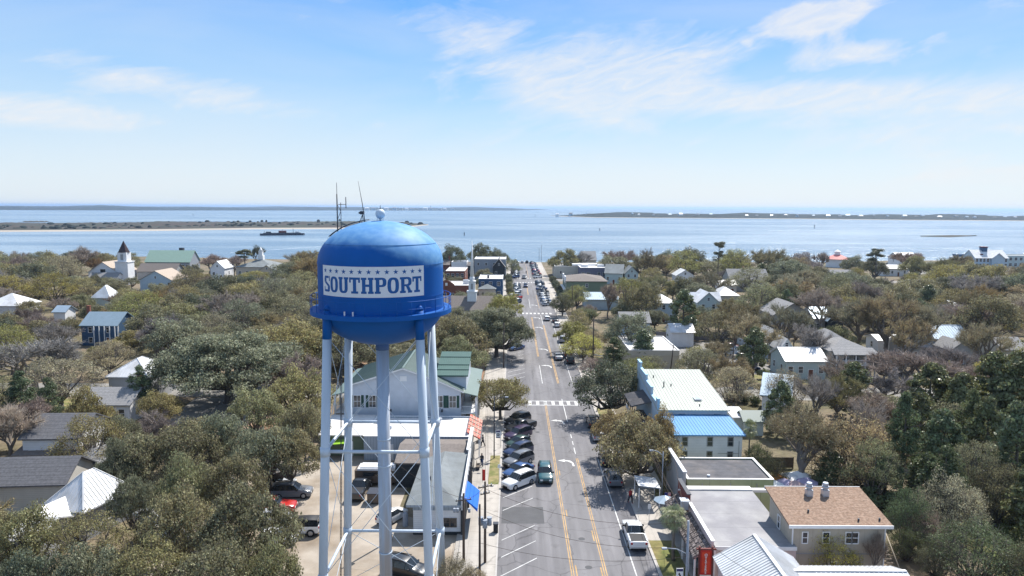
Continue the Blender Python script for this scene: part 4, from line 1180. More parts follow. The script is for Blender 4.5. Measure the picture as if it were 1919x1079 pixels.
def dark_flat_building():
    x0, x1, y0, y1 = 19.9, 29.7, 77.8, 84.8
    t = house('flat dark roofed building with a khaki green wall below the blue roofed annex', x0, x1, y0, y1, 4.3, 'flat', 0, W_khaki, F_asph, name='workshop_building', cat='workshop',
              win=(0, 0, 0), par=.08, lm='the dark flat roof')
    W, D = x1 - x0, y1 - y0
    o = small(t, 'street_parapet', W_grey, (-W / 2 - .55, -W / 2 - .25, -D / 2 - .3, D / 2 + 1.2, 0, 5.3))
    small(o, 'coping', F_whitem, (-W / 2 - .62, -W / 2 - .18, -D / 2 - .35, D / 2 + 1.25, 5.3, 5.4))
    small(t, 'roof_vent', T_galv, cyls=[(-2.2, -2.4, 4.2, 4.5, .18)])
    for x in (-3.2, 0, 3.0): small(t, 'gutter_bracket', W_grey, (x - .04, x + .04, -D / 2 - .08, -D / 2 - .003, 1.5, 3.9))
    CLEAR.append((1262, 1455, 862, 925, y0))
dark_flat_building()
def glyph_text(txt, size, thick, name, m_, parent, loc, rot, sx=1.0):
    cu = bpy.data.curves.new(name, 'FONT'); cu.body = txt; cu.size = size; cu.extrude = thick; cu.align_x = 'CENTER'; cu.align_y = 'CENTER'
    cu.offset = size * .02
    o = bpy.data.objects.new(name, cu); C.objects.link(o)
    dg = bpy.context.evaluated_depsgraph_get()
    me = bpy.data.meshes.new_from_object(o.evaluated_get(dg)); bpy.data.objects.remove(o)
    me.name = name; me.materials.clear(); me.materials.append(m_)
    q = link(name, me, parent, loc); q.rotation_euler = rot; q.scale = (sx, 1, 1)
    return q
def oyster_bar():
    x0, x1, y0, y1 = 18.7, 26.2, 62.4, 75.6
    W, D = x1 - x0, y1 - y0; f, b, L, Rr = -D / 2, D / 2, -W / 2, W / 2
    t = thing('restaurant', 'oyster restaurant with a grey membrane roof and shake awnings on the street', 'restaurant', ((x0 + x1) / 2, (y0 + y1) / 2, 0))
    w = MB()
    for a, c_ in (((L, f), (Rr, f)), ((Rr, f), (Rr, b)), ((Rr, b), (L, b)), ((L, b), (L, f))): w.quad((*a, 0), (*c_, 0), (*c_, 3.9), (*a, 3.9))
    w.build('wall', W_pink, t)
    r = MB(); r.add([(L, f - .15, 3.9), (Rr, f - .15, 3.9), (Rr, b - 1.0, 4.2), (L, b - 1.0, 4.2), (L, f - .15, 4.05), (Rr, f - .15, 4.05), (Rr, b - 1.0, 4.35), (L, b - 1.0, 4.35)],
                    [(3, 2, 1, 0), (4, 5, 6, 7), (0, 1, 5, 4), (1, 2, 6, 5), (2, 3, 7, 6), (3, 0, 4, 7)])
    r.build('roof', F_membrane, t)
    ex = small(t, 'rear_extension', W_khaki, (Rr, Rr + 2.4, 6.3 - .3, b - .1, 0, 4.0)); small(ex, 'extension_roof', F_white, (Rr, Rr + 2.45, 6.0, b, 4.003, 4.3))
    small(t, 'roof_edge', T_trim, (L, Rr, f - .2, f - .152, 3.75, 4.1)); small(t, 'rear_roof', F_white, (L, Rr, b - .98, b, 3.9, 4.5))
    # street parapets: maroon board, then white-capped low wall
    o = small(t, 'parapet_board', T_maroon, (L - .45, L - .1, 2.2, b - .2, 3.4, 5.3)); small(o, 'board_cap', M_dark, (L - .5, L - .05, 2.1, b - .1, 5.3, 5.4))
    small(o, 'board_bracket', T_trim, (L - .7, L - .48, 2.6, 2.8, 4.6, 4.7), (L - .7, L - .48, 5.0, 5.2, 4.6, 4.7))
    o = small(t, 'low_parapet', W_pink, (L - .3, L - .1, f, 2.0, 3.4, 4.5)); small(o, 'coping', T_trim, (L - .36, L - .02, f - .05, 2.05, 4.5, 4.58))
    for a, c_ in ((f + .2, 1.2), (3.0, b - .4)):
        p = MB(); p.add([(L - .35, a, 3.9), (L - 1.9, a, 2.8), (L - 1.9, c_, 2.8), (L - .35, c_, 3.9), (L - .35, a, 3.7), (L - 1.9, a, 2.6), (L - 1.9, c_, 2.6), (L - .35, c_, 3.7)],
                        [(3, 2, 1, 0), (4, 5, 6, 7), (5, 4, 0, 1), (1, 2, 6, 5), (2, 3, 7, 6), (0, 3, 7, 4)])
        rr = random.Random(5)
        n_ = int((c_ - a) / .34)
        for i in range(n_):
            for j in range(5):
                u = j / 5; y = a + (i + .5) * (c_ - a) / n_ + rr.uniform(-.05, .05)
                p.rib((L - .4 - 1.5 * u, y, 3.87 - 1.06 * u), (L - .4 - 1.5 * (u + .17), y, 3.87 - 1.06 * (u + .17)), .22 + rr.random() * .08, .02 + rr.random() * .05, (-1.1, 0, 1.55))
        p.build('shake_awning', F_shake, t)
    for y in (f + .5, f + 2.8, f + 5.2): small(t, 'porch_post', T_trim, (L - 1.75, L - 1.6, y - .08, y + .08, .13, 2.75))
    small(t, 'shop_front', W_dark, (L - .25, L - .003, f + .1, b - .1, .13, 3.3))
    add_window(t, 'front', -3.0, 1.7, .6, 1.2, W, D, muntin=True)
    small(t, 'downpipe', T_trim, (L - .1, L + .05, f - .2, f - .06, 0, 3.9))
    q = small(t, 'exhaust_box', T_galv, (L - 1.2, L - .5, 1.3, 2.1, 4.0, 4.9))
    small(t, 'exhaust_cap', T_galv, (L - 1.3, L - .4, 1.2, 2.2, 4.92, 5.0))
    FOOT.append((x0 - 4, x1 + 1, y0 - 1, y1 + 1)); LANDMARKS.append(('the oyster restaurant', 22, 70)); CLEAR.append((1285, 1500, 905, 1079, y0 - 3))
    # free-hanging street sign in front
    s = thing('street_sign', 'tall red OYSTERS sign above a small white letter board on the street front', 'sign', (17.55, 61.2, 0))
    hx, z0, z1 = .52, .9, 4.35
    fr = MB(); fr.box(-hx - .12, -hx, -.12, .12, 0, z1 + .25); fr.box(hx, hx + .12, -.12, .12, 0, z1 + .25); fr.box(-hx - .35, hx + .4, -.1, .1, z1 - .05, z1 + .08)
    fr.box(-hx, hx, -.10, .1, z0 - .5, z0 - .38)
    fr.build('frame', T_maroon, s)
    p = small(s, 'red_panel', T_red, (-hx + .004, hx - .004, -.06, .06, z0 + 1.05, z1 - .07))
    q = small(p, 'inner_panel', mat('sign_orange_red', (.62, .06, .025), .5, var=.2, vscale=2), (-hx + .16, hx - .16, -.075, -.061, z0 + 1.25, z1 - .25))
    for k, ch in enumerate('OYSTERS'):
        glyph_text(ch, .33, .008, 'letter', T_trim, p, (0, -.09, z1 - .52 - k * .278), (math.pi / 2, 0, 0), 1.0)
    bd = small(s, 'letter_board', T_trim, (-hx + .004, hx - .004, -.06, .06, z0 - .36, z0 + 1.0))
    for z, tx in ((.62, 'HAPPY'), (.36, 'HOUR'), (-.12, 'DAILY')):
        glyph_text(tx, .2, .004, 'board_line', T_black, bd, (0, -.067, z0 + z), (math.pi / 2, 0, 0), .8)
oyster_bar()
def tan_building():
    x0, x1, y0, y1 = 25.9, 34.6, 62.9, 68.6
    W, D = x1 - x0, y1 - y0; f, b, L, Rr = -D / 2, D / 2, -W / 2, W / 2
    t = thing('apartment_building', 'two storey tan building with a speckled brown shingle roof and twin roof fans', 'building', ((x0 + x1) / 2, (y0 + y1) / 2, 0))
    body(t, 'shed', W, D, 6.0, .9, W_tan)
    roof_part(t, 'shed', W, D, 6.0, .9, F_brown, .42)
    small(t, 'fascia', T_trim, (L - .45, Rr + .45, f - .52, f - .43, 5.8, 6.1)); small(t, 'fascia', T_trim, (L - .45, Rr + .45, b + .43, b + .5, 6.85, 7.16))
    for u, w_ in ((-3.1, .42), (-1.15, .55), (.95, .5), (1.55, .5)): add_window(t, 'front', u, 4.2, w_, 1.0, W, D)
    add_window(t, 'left', .2, 4.2, .55, 1.2, W, D); add_window(t, 'front', -.4, 1.2, .6, 1.1, W, D)
    small(t, 'belt_course', W_grey, (L, Rr, f - .05, f - .003, 3.1, 3.2)); small(t, 'downpipe', T_trim, (L + .03, L + .13, f - .12, f - .004, 0, 5.8))
    small(t, 'downpipe', T_trim, (Rr - .13, Rr - .03, f - .12, f - .004, 0, 5.8))
    k = .9 / D
    for u in (-.95, .65):
        z = 6.2 + (1.75 - f) * k
        fan = MB(); fan.box(u - .3, u + .3, 1.45, 2.05, z - .1, z + .55); fo = fan.build('roof_fan', T_galv, t)
        fc = MB(); fc.cyl(u, 1.75, z + .552, z + .72, .24, 14); fc.cyl(u, 1.75, z + .74, z + .92, .33, 16); fc.cyl(u, 1.75, z + .93, z + 1.08, .27, 16, r1=.2); fc.cyl(u, 1.75, z + 1.085, z + 1.25, .3, 16, r1=.24)
        fc.build('fan_cowl', T_galv, fo)
    for u, v in ((-2.2, -1.2), (1.9, -2.6), (3.9, -2.5)): z = 6.12 + (v - f) * k; small(t, 'vent_pipe', M_dark, cyls=[(u, v, z, z + .3, .09)])
    # outside stair at the far end
    st = MB()
    for i in range(12): st.box(Rr + .4 + .02 * i, Rr + 1.4, f + 2.6 - i * .3 - .28, f + 2.6 - i * .3, 3.0 - i * .25, 3.06 - i * .25)
    so = st.build('stair', T_wood, t)
    g = MB(); g.tube([(Rr + 1.42, f + 2.6, 4.0), (Rr + 1.42, f - 1.0, 1.1)], .05, 5); g.tube([(Rr + 1.42, f - 1.0, 0), (Rr + 1.42, f - 1.0, 1.15)], .05, 5); g.tube([(Rr + 1.42, f + 2.6, 0), (Rr + 1.42, f + 2.6, 4.05)], .05, 5)
    g.build('handrail', T_tan2, so)
    FOOT.append((x0 - 1, x1 + 1, y0 - 1, y1 + 1)); LANDMARKS.append(('the brown shingle roof', 30, 66)); CLEAR.append((1443, 1670, 905, 1079, y0))
    CLEAR.append((1443, 1640, 895, 930, y0))
T_tan2 = mat('pale_timber', (.36, .31, .24), .85, var=.1)
tan_building()
def white_pavilion():
    t = thing('pavilion', 'white standing seam metal roof at the foot of the tan building', 'pavilion', (21.5, 57.0, 0))
    zr, ze = 6.2, 4.1
    hx = 3.6; y0, y1 = -6.5, 3.3
    w = MB(); w.box(-hx + .4, hx - .4, y0 + .4, y1 - .5, 0, ze - .05); w.box(hx - .4, 11.0, y0 + .4, .9, 0, ze - .05)
    w.build('wall', W_pink, t)
    r = MB()
    r.quad((-hx, y0, ze), (0, y0, zr), (0, y1, zr), (-hx, y1, ze))
    r.quad((0, y0, zr), (hx, y0, ze), (hx, y1, ze), (0, y1, zr))
    r.poly([(-hx, y1, ze), (0, y1, zr), (hx, y1, ze)]) ; r.poly([(hx, y0, ze), (0, y0, zr), (-hx, y0, ze)])
    for i in range(28):
        y = y0 + .05 + (y1 - y0 - .1) * i / 27
        for sg in (-1, 1): r.rib((sg * hx * .995, y, ze + .003), (sg * .02, y, zr), .05, .05, (sg * (zr - ze), 0, hx))
    r.rib((0, y0, zr), (0, y1, zr), .3, .07, (0, 0, 1))
    r.build('roof', F_whitem, t)
    # cross wing reaching to the stair
    r = MB(); zq = 5.0
    r.quad((0, -3.2, ze + .02), (11.4, -3.2, ze + .02), (11.4, -.7, zq), (2.0, -.7, zq)); r.quad((2.0, -.7, zq), (11.4, -.7, zq), (11.4, 1.8, ze + .02), (2.0 + 1.6, 1.8, ze + .02))
    for i in range(20):
        x = 3.8 + i * .4; r.rib((x, 1.79, ze + .03), (x, -.7, zq), .05, .04, (0, .88, 2.5)); r.rib((x, -3.19, ze + .03), (x, -.7, zq), .05, .04, (0, -.88, 2.5))
    r.rib((2.0, -.7, zq), (11.4, -.7, zq), .3, .06, (0, 0, 1))
    r.build('wing_roof', F_whitem, t)
    FOOT.append((17, 34, 49, 61)); LANDMARKS.append(('the white pavilion roof', 21.5, 57)); CLEAR.append((1343, 1680, 1005, 1079, 48))
white_pavilion()
# ------------------------------------------------------------------ houses farther off; corners taken where sight lines meet their eaves
def spot(pxl, pxr, py, h, depth):
    a, b = gp(pxl, py, h), gp(pxr, py, h)
    return a.x, b.x, a.y, a.y + depth
def fh(label, pxl, pxr, py, h, depth, kind, rh, wm, rm, clear=True, **k):
    x0, x1, y0, y1 = spot(pxl, pxr, py, h, depth)
    if clear is True:
        top = proj((x0 + x1) / 2, (y0 + y1) / 2, h + rh)[1]
        bot = py + (proj(x0, y0, 0)[1] - py) * k.pop('show', .18)
        wd = (pxr - pxl) * .12
        k['clear'] = (pxl + wd, pxr - wd, top + 1, bot)
    elif clear: k['clear'] = clear
    return house(label, x0, x1, y0, y1, h, kind, rh, wm, rm, **k)
# right of the street
t = fh('beige stucco store with a flat grey roof and white edge behind the traffic camera pole', 1180, 1273, 657, 4.4, 17, 'flat', 0, W_stucco, F_white, par=.1, win=(0, 0, 0), name='store_building', cat='store', lm='the beige flat roofed store')
small(t, 'roof_unit', T_galv, (1, 2, 2, 3, 4.3, 4.9)); small(t, 'roof_hatch', M_dark, (-1, 0, -3, -2.4, 4.3, 4.5)); small(t, 'cornice', W_stucco, (-6.6, 5.3, -8.6, -8.503, 3.3, 3.5))
fh('small grey gabled cottage with a dark window behind the roadside oaks', 1165, 1218, 604, 3.6, 9, 'gx', 2.2, W_paleblue, F_greysh, win=(1, 1, 1), door=None, lm='the grey gabled cottage')
fh('pale blue two storey house with a white hip roof', 1222, 1266, 567, 6.0, 9, 'hip', 2.0, W_paleblue, F_whitem, win=(3, 2, 2), lm='the white hip roofed house')
fh('little white shed with a bright metal roof beside the dark magnolia', 1259, 1300, 622, 3.8, 6.5, 'gx', 1.6, W_white, F_whitem, win=(0, 0, 0), name='shed', cat='shed', lm='the white roofed shed')
t = fh('blue gable fronted house with crossed white metal roofs', 1308, 1347, 566, 5.8, 10, 'gy', 3.0, W_teal, F_whitem, win=(2, 1, 2), lm='the blue gable fronted house')
body(t, 'gx', 10, 4.5, 5.8, 2.2, W_teal, off=(0, 2)); roof_part(t, 'gx', 10, 4.5, 5.8, 2.2, F_whitem, off=(0, 2), name='cross_roof')
fh('white house with a bright hipped metal roof behind the blue gabled one', 1345, 1384, 553, 4.6, 10, 'hip', 2.4, W_cream, F_whitem, win=(2, 1, 1), lm='the bright hipped roof')
fh('grey roofed long house beyond the town oaks towards the river', 1369, 1440, 524, 5, 12, 'gx', 4.0, W_grey, F_greysh, win=(4, 2, 1), chimney=(-1, 0, 10), lm='the long grey roof')
fh('white cottage with a bright gable roof half hidden by the tall oaks', 1268, 1300, 516, 5, 9, 'gy', 2.4, W_white, F_whitem, win=(2, 2, 1), lm='the white gabled cottage')
fh('low white house with a broad bright roof among the oaks', 1350, 1380, 534, 3.6, 8, 'gx', 1.6, W_white, F_whitem, win=(2, 1, 1))
# porch house and its neighbours
t = fh('wide house with grey hip roofs and a white columned upper porch', 1556, 1634, 657, 5.6, 10, 'hip', 1.8, W_cream, F_greysh, win=(4, 1, 2), lm='the columned porch house', show=.7)
W_ = 9.0
small(t, 'porch_floor', T_trim, (-4.2, 4.2, -7.3, -5.05, 2.9, 3.1))
for k in range(5): small(t, 'porch_column', T_trim, (-4.1 + k * 2.0, -3.88 + k * 2.0, -7.25, -7.03, 0, 5.5))
r = MB(); r.add([(-4.7, -7.7, 5.3), (4.7, -7.7, 5.3), (4.3, -5.0, 6.3), (-4.3, -5.0, 6.3), (-4.7, -7.7, 5.15), (4.7, -7.7, 5.15), (4.3, -5.0, 6.15), (-4.3, -5.0, 6.15)], [(0, 1, 2, 3), (7, 6, 5, 4), (0, 4, 5, 1), (1, 5, 6, 2), (3, 7, 4, 0)])
r.build('porch_roof', F_greysh, t)
g = MB(); 
for z in (3.3, 4.0): g.tube([(-4.2, -7.2, z), (4.2, -7.2, z)], .05, 4)
for k in range(43): g.tube([(-4.2 + k * .2, -7.2, 3.1), (-4.2 + k * .2, -7.2, 4.0)], .025, 4)
g.build('railing', T_trim, t)
fh('grey hipped roof rising behind the columned porch house', 1540, 1592, 641, 5.8, 9, 'hip', 2.0, W_cream, F_greysh, win=(0, 0, 0))
t = fh('teal sided house with a wide white metal roof beside the columned porch house', 1473, 1548, 676, 3.9, 8.5, 'gx', 1.9, W_teal, F_whitem, win=(4, 2, 1), ribs=.6, lm='the teal sided house')
t = fh('narrow white gabled wing standing behind the teal sided house', 1462, 1486, 652, 4.6, 5, 'gy', 2.0, W_teal, F_whitem, win=(1, 1, 1))
fh('grey gabled house with dormered roof among the bare trees', 1450, 1520, 590, 5.5, 12, 'gy', 3.2, W_grey, F_greysh, win=(3, 2, 1), lm='the grey gabled house')
fh('pale blue roofed house behind the big forked oak', 1526, 1556, 596, 4.5, 9, 'gx', 2.5, W_grey, F_silver, win=(2, 1, 1), lm='the pale blue roofed house')
t = fh('dark gabled porch house beside the pale blue roof', 1552, 1580, 600, 4.2, 8, 'gy', 2.3, W_dark, F_silver, win=(1, 1, 1))
fh('long white roofed garage seen between two oak trunks', 1646, 1699, 638, 3.0, 6, 'gx', .9, W_white, F_whitem, win=(2, 1, 1), name='garage', cat='garage', lm='the long white garage')
fh('silver metal roofed house at the end of the garden row', 1753, 1816, 634, 4.6, 9, 'gx', 2.4, W_paleblue, F_silver, win=(3, 1, 1), ribs=.6, lm='the silver metal roof')
fh('grey hipped cottage behind the bare pinkish trees', 1706, 1744, 648, 4.2, 9, 'hip', 2.2, W_grey, F_greysh, win=(2, 1, 1), lm='the grey hipped cottage')
fh('low grey cottage roof in front of the silver metal roof', 1782, 1822, 655, 3.4, 7, 'gy', 1.8, W_grey, F_greysh, win=(1, 1, 1))
t = fh('white gabled cottage tucked behind the magnolia near the cross street', 1452, 1500, 742, 3.8, 9, 'gx', 2.6, W_white, F_silver, win=(2, 1, 1), rz=R(-24), lm='the white gabled cottage by the magnolia')
fh('tiny green roofed garden shed behind the pale green metal roof', 1396, 1431, 788, 2.4, 3.5, 'gx', 1.0, W_teal, F_green, win=(0, 0, 0), name='shed', cat='shed', lm='the green garden shed')
fh('low flat white shed beside the green garden shed', 1376, 1396, 782, 2.6, 4, 'shed', .3, W_teal, F_whitem, win=(0, 0, 0), name='shed', cat='shed')
# fences round the car park
def fence(label, x0, y0, x1, y1, h, m_, post=2.4):
    L_ = math.hypot(x1 - x0, y1 - y0)
    t = thing('fence', label, 'fence', ((x0 + x1) / 2, (y0 + y1) / 2, 0), math.atan2(y1 - y0, x1 - x0))
    n_ = max(1, int(L_ / post))
    b = MB()
    for i in range(n_): b.box(-L_ / 2 + i * L_ / n_ + .07, -L_ / 2 + (i + 1) * L_ / n_ - .07, -.025, .025, .08, h - .05)
    b.build('panel', m_, t)
    b = MB()
    for i in range(n_ + 1): b.box(-L_ / 2 + i * L_ / n_ - .06, -L_ / 2 + i * L_ / n_ + .06, -.06, .06, 0, h)
    b.build('post', m_, t)
fence('long weathered grey board fence at the back of the car park', 38, 186, 57, 186, 2.4, mat('grey_fence_boards', (.21, .20, .21), .9, var=.2, vscale=2, seams=('X', .2, .03, .4)))
fence('pale blue board fence along the side of the car park', 58.3, 160, 58.3, 185, 1.9, mat('pale_blue_fence', (.36, .45, .55), .8, var=.08, seams=('X', .2, .03, .3)))
fence('grey timber yard fence in the shade beside the tavern', -15.2, 86.5, -15.2, 96, 1.8, T_wood)
fence('thin garden fence behind the blue roofed annex', 31.5, 93, 38, 93, 1.6, T_wood)
# farther along the street, right side
t = fh('two storey olive green building with a taupe roof beside the parked cars', 1062, 1137, 527, 6.8, 22, 'hip', 1.6, W_green, F_taupe, win=(1, 3, 2), lm='the olive green building', name='shop_building', cat='shop')
x0_, x1_, _, _ = spot(1062, 1137, 527, 6.8, 22); hw = (x1_ - x0_) / 2
small(t, 'balcony', T_trim, (-hw - 1.1, -hw - .01, -10, 9, 3.3, 3.5)); small(t, 'pediment', T_trim, (-hw - .5, -hw - .01, -8, -4, 6.0, 8.4), (-hw - .5, -hw - .01, 2, 6, 6.0, 8.4))
t = fh('open shed with a ribbed silver blue metal roof near the street', 1098, 1158, 561, 3.6, 13, 'gx', 1.7, W_paleblue, F_silver, ribs=.7, win=(0, 0, 0), name='metal_shed', cat='shed', lm='the silver blue shed roof')
fh('long low brick block with a white roof and purple grey front', 1086, 1137, 502, 6.2, 25, 'flat', 0, W_brickshade, F_white, par=.1, win=(5, 0, 1), wsz=(1.4, 1.8), name='shop_building', cat='shop', lm='the long white flat roofs') if 'W_brickshade' in globals() else None
W_slateb = mat('slate_painted_brick', (.16, .16, .22), .9, var=.1, vscale=.5)
t = fh('long low block with a white flat roof and a slate grey shaded front', 1088, 1137, 502, 6.2, 26, 'flat', 0, W_slateb, F_white, par=.15, win=(5, 0, 1), wsz=(1.4, 1.8), name='shop_building', cat='shop', lm='the slate grey block')
small(t, 'roof_unit', T_trim, (-5, -2, -6, -2, 6.1, 7.3)); small(t, 'roof_unit', T_trim, (3, 6, -5, -1, 6.1, 7.3)); small(t, 'roof_band', T_trim, (-9, 8, 2, 9, 6.1, 6.9))
t = fh('white flat roofed shop row fronting the far end of the street', 1040, 1084, 500, 5.6, 24, 'flat', 0, W_cream, F_white, par=.3, win=(2, 2, 1), name='shop_building', cat='shop', lm='the white shop row')
small(t, 'roof_unit', T_trim, (0, 3, -3, 1, 5.5, 7.2))
fh('house with a dark purple grey gable roof facing the river', 1092, 1117, 487, 6, 14, 'gx', 4.4, W_cream, F_greysh, win=(2, 1, 1), lm='the riverside gabled house')
fh('grey green gabled house with a white raking verge near the riverside oaks', 1140, 1172, 512, 5, 14, 'gx', 3.6, W_teal, F_slate, win=(3, 2, 1), rz=R(-12), lm='the grey green gabled house')
fh('small teal house beside the grey green gabled one', 1172, 1196, 512, 5, 9, 'gy', 3.0, W_teal, F_slate, win=(2, 2, 2))
# left side of the street, far
t = fh('red brick hall with an arched front gable and a white flat roof', 826, 884, 535, 7.6, 15, 'flat', 0, W_brick, F_white, par=.1, win=(4, 3, 1), wsz=(1.1, 1.9), door=None, name='hall', cat='hall', lm='the red brick hall')
small(t, 'roof_unit', T_galv, (2, 4, -2, 0, 7.5, 9.0)); 
gb = MB(); gb.add([(-6.2, -7.7, 6.8), (-.6, -7.7, 6.8), (-.6, -7.7, 8.0), (-2.2, -7.7, 9.2), (-3.4, -7.7, 9.5), (-4.6, -7.7, 9.2), (-6.2, -7.7, 8.0)] + [(-6.2, -7.4, 6.8), (-.6, -7.4, 6.8), (-.6, -7.4, 8.0), (-2.2, -7.4, 9.2), (-3.4, -7.4, 9.5), (-4.6, -7.4, 9.2), (-6.2, -7.4, 8.0)],
      [(0, 1, 2, 3, 4, 5, 6), (13, 12, 11, 10, 9, 8, 7)] + [(i, 7 + i, 7 + (i + 1) % 7, (i + 1) % 7) for i in range(7)])
gb.build('front_gable', W_brick, t); small(t, 'gable_vent', T_trim, (-3.8, -3.0, -7.8, -7.703, 7.6, 8.6))
t = fh('navy blue two storey shop with white windows and a flat white roof', 897, 942, 523, 7.4, 17, 'flat', 0, W_blue, F_white, par=.15, win=(3, 3, 2), wsz=(1.1, 1.5), name='shop_building', cat='shop', lm='the navy blue shop')
small(t, 'roof_unit', M_dark, (-1.5, -.7, -4, -3, 7.2, 8.4)); small(t, 'side_wall', W_brick, (4.2, 4.5, -7, 8, 0, 7.0)) if False else None
fh('low grey shingled shop in front of the navy blue one', 897, 928, 541, 4.2, 10, 'hip', 1.4, W_cream, F_slate, win=(2, 1, 1))
t = fh('red brick upper block with a row of white windows and a white roof', 835, 871, 508, 7.8, 20, 'flat', 0, W_brick, F_white, par=.1, win=(4, 2, 2), wsz=(1.1, 1.6), name='hall', cat='hall', lm='the red brick block')
t = fh('long grey two storey warehouse with a pale flat roof near the river end', 889, 948, 486, 9.5, 18, 'flat', 0, W_greyblue, F_white, par=.2, win=(4, 2, 2), name='warehouse', cat='warehouse', lm='the long grey warehouse') if False else None
W_greyblue = siding('grey_blue_boards', (.27, .30, .34))
t = fh('long grey two storey warehouse with a pale flat roof near the river end', 889, 948, 486, 9.5, 18, 'flat', 0, W_greyblue, F_white, par=.2, win=(4, 2, 2), name='warehouse', cat='warehouse', lm='the long grey warehouse')
fh('dark shop with a white edged front gable beside the warehouse', 924, 946, 499, 6.5, 12, 'gy', 3.6, W_dark, F_greysh, win=(2, 2, 1), name='shop_building', cat='shop', lm='the white edged gable')
fh('dark low shop row beside the white edged gable', 876, 921, 498, 6.0, 12, 'gx', 1.2, W_dark, F_asph, win=(4, 1, 1), name='shop_building', cat='shop')
fh('pale roofed house with an arched parapet behind the brick block', 846, 875, 494, 7.0, 12, 'flat', 0, W_white, F_white, par=.9, win=(3, 1, 1))
fh('small brick house with a pale chimney among the riverside oaks', 828, 842, 496, 6, 10, 'gx', 2.0, W_brick, F_taupe, win=(2, 1, 1), chimney=(1.5, 0, 10))
# white steepled chapel beside the street
def chapel():
    p = gp(884, 566, 7.0); x, y = p.x, p.y + 2
    t = thing('chapel', 'brown roofed chapel with a tall slender white steeple beside the street oaks', 'church', (x, y, 0))
    body(t, 'gx', 22, 11, 5.0, 3.4, W_white, off=(-5, 1)); roof_part(t, 'gx', 22, 11, 5.0, 3.4, F_taupe, off=(-5, 1))
    s = MB(); s.box(-1.35, 1.35, -1.35, 1.35, 5.0, 9.8); s.box(-1.55, 1.55, -1.55, 1.55, 9.8, 10.15); s.box(-.95, .95, -.95, .95, 10.15, 12.9)
    s.box(-1.1, 1.1, -1.1, 1.1, 12.9, 13.15); s.cyl(0, 0, 13.15, 14.3, .72, 8)
    s.tube([(0, 0, 14.3), (0, 0, 25.2)], [.62, .03], 8)
    so = s.build('steeple', T_trim, t)
    for f_ in ((-1.0, 1.0),): small(so, 'louvre', W_grey, (-.35, .35, -.99, -.953, 10.7, 12.4))
    FOOT.append((x - 17, x + 7, y - 6, y + 8)); LANDMARKS.append(('the slender white steeple', x, y)); CLEAR.append((828, 908, 470, 570, y))
chapel()
# left of the tower, far
def church():
    p = gp(247, 505, 6); x, y = p.x, p.y
    t = thing('church', 'white church with a dark pointed steeple among the oaks', 'church', (x, y, 0))
    body(t, 'gy', 13, 16, 5.5, 4.4, W_white, off=(-8.5, 0)); roof_part(t, 'gy', 13, 16, 5.5, 4.4, F_tanr, off=(-8.5, 0))
    s = MB(); s.box(-2.8, 2.8, -8.4, -2.9, 0, 9.9); s.box(-3.05, 3.05, -8.65, -2.65, 9.9, 10.25); s.box(-2.0, 2.0, -7.6, -3.7, 10.25, 14.2)
    so = s.build('tower', W_white, t)
    sp = MB(); sp.tube([(0, -5.65, 14.2), (0, -5.65, 19.3)], [2.5, .05], 8, smooth=False)
    sp.build('spire', F_asph2, so)
    small(so, 'belfry_opening', W_grey, (-.6, .6, -7.66, -7.603, 10.9, 13.4))
    body(t, 'gx', 12, 6, 3.5, 2.0, W_white, off=(-6, -10)); roof_part(t, 'gx', 12, 6, 3.5, 2.0, F_greysh, off=(-6, -10), name='aisle_roof')
    small(t, 'arched_window', T_glass, (-9.6, -7.4, -8.06, -8.003, 4.5, 6.8))
    FOOT.append((x - 17, x + 4, y - 14, y + 9)); LANDMARKS.append(('the dark church spire', x, y)); CLEAR.append((180, 262, 450, 512, y - 12))
F_asph2 = mat('spire_shingles', (.055, .04, .045), .9, var=.1)
church()
t = fh('parish hall with a tan gable front and a broad grey brown roof beside the church', 262, 322, 524, 4.6, 14, 'gy', 3.6, W_paleblue, F_tanr, win=(0, 2, 1), door=None, lm='the parish hall')
small(t, 'window', T_glass, (5, 6, -7.06, -7.003, 1.8, 3.4), (6.6, 7.6, -7.06, -7.003, 1.8, 3.4))
fh('long taupe roofed wing behind the parish hall', 257, 330, 508, 4.8, 9, 'gx', 3.2, W_grey, F_taupe, win=(0, 2, 1), door=None)
t = fh('large hall under a sweeping pale green metal roof near the river', 272, 358, 490, 6.0, 12, 'gx', 5.4, W_greyblue, mat('mint_metal_roof', (.30, .42, .34), .5, var=.06), win=(9, 2, 1), wsz=(1.6, 2.6), lm='the mint green roof', name='hall', cat='hall')
small(t, 'roof_cupola', M_dark, (3, 5, 1, 3, 10, 12.8))
fh('small white house with a bright gabled roof in front of the river', 394, 421, 502, 5.5, 11, 'gy', 3.2, W_white, F_whitem, win=(2, 1, 1), lm='the small bright gable')
t = fh('cream school house with grey roofs and a white cupola', 442, 514, 500, 6.2, 18, 'hip', 3.2, W_stucco, F_slate, win=(5, 3, 1), wsz=(1.2, 2), lm='the cupola roof', name='school', cat='school')
s = MB(); s.box(-1.3, 1.3, -1.3, 1.3, 9.0, 11.2); s.box(-.9, .9, -.9, .9, 11.2, 13.2); s.tube([(0, 0, 13.2), (0, 0, 13.9), (0, 0, 15.2)], [1.15, .7, .05], 8); s.build('cupola', T_trim, t)
fh('pale house wall with a low roof just past the school house', 486, 514, 506, 5.0, 10, 'gy', 2.2, W_stucco, F_slate, win=(1, 2, 1), door=None)
fh('house with a shining white metal peak deep in the oaks', 172, 206, 556, 5, 7, 'hip', 3.4, W_teal, F_whitem, win=(0, 1, 1), door=None, lm='the shining white peak')
t = fh('navy blue house with a slate grey gable roof and white columned porch', 150, 218, 610, 5.2, 9, 'gx', 3.2, W_blue, F_silver2, win=(2, 1, 2), lm='the navy blue house', chimney=(-6.5, 1, 9.6)) if False else None
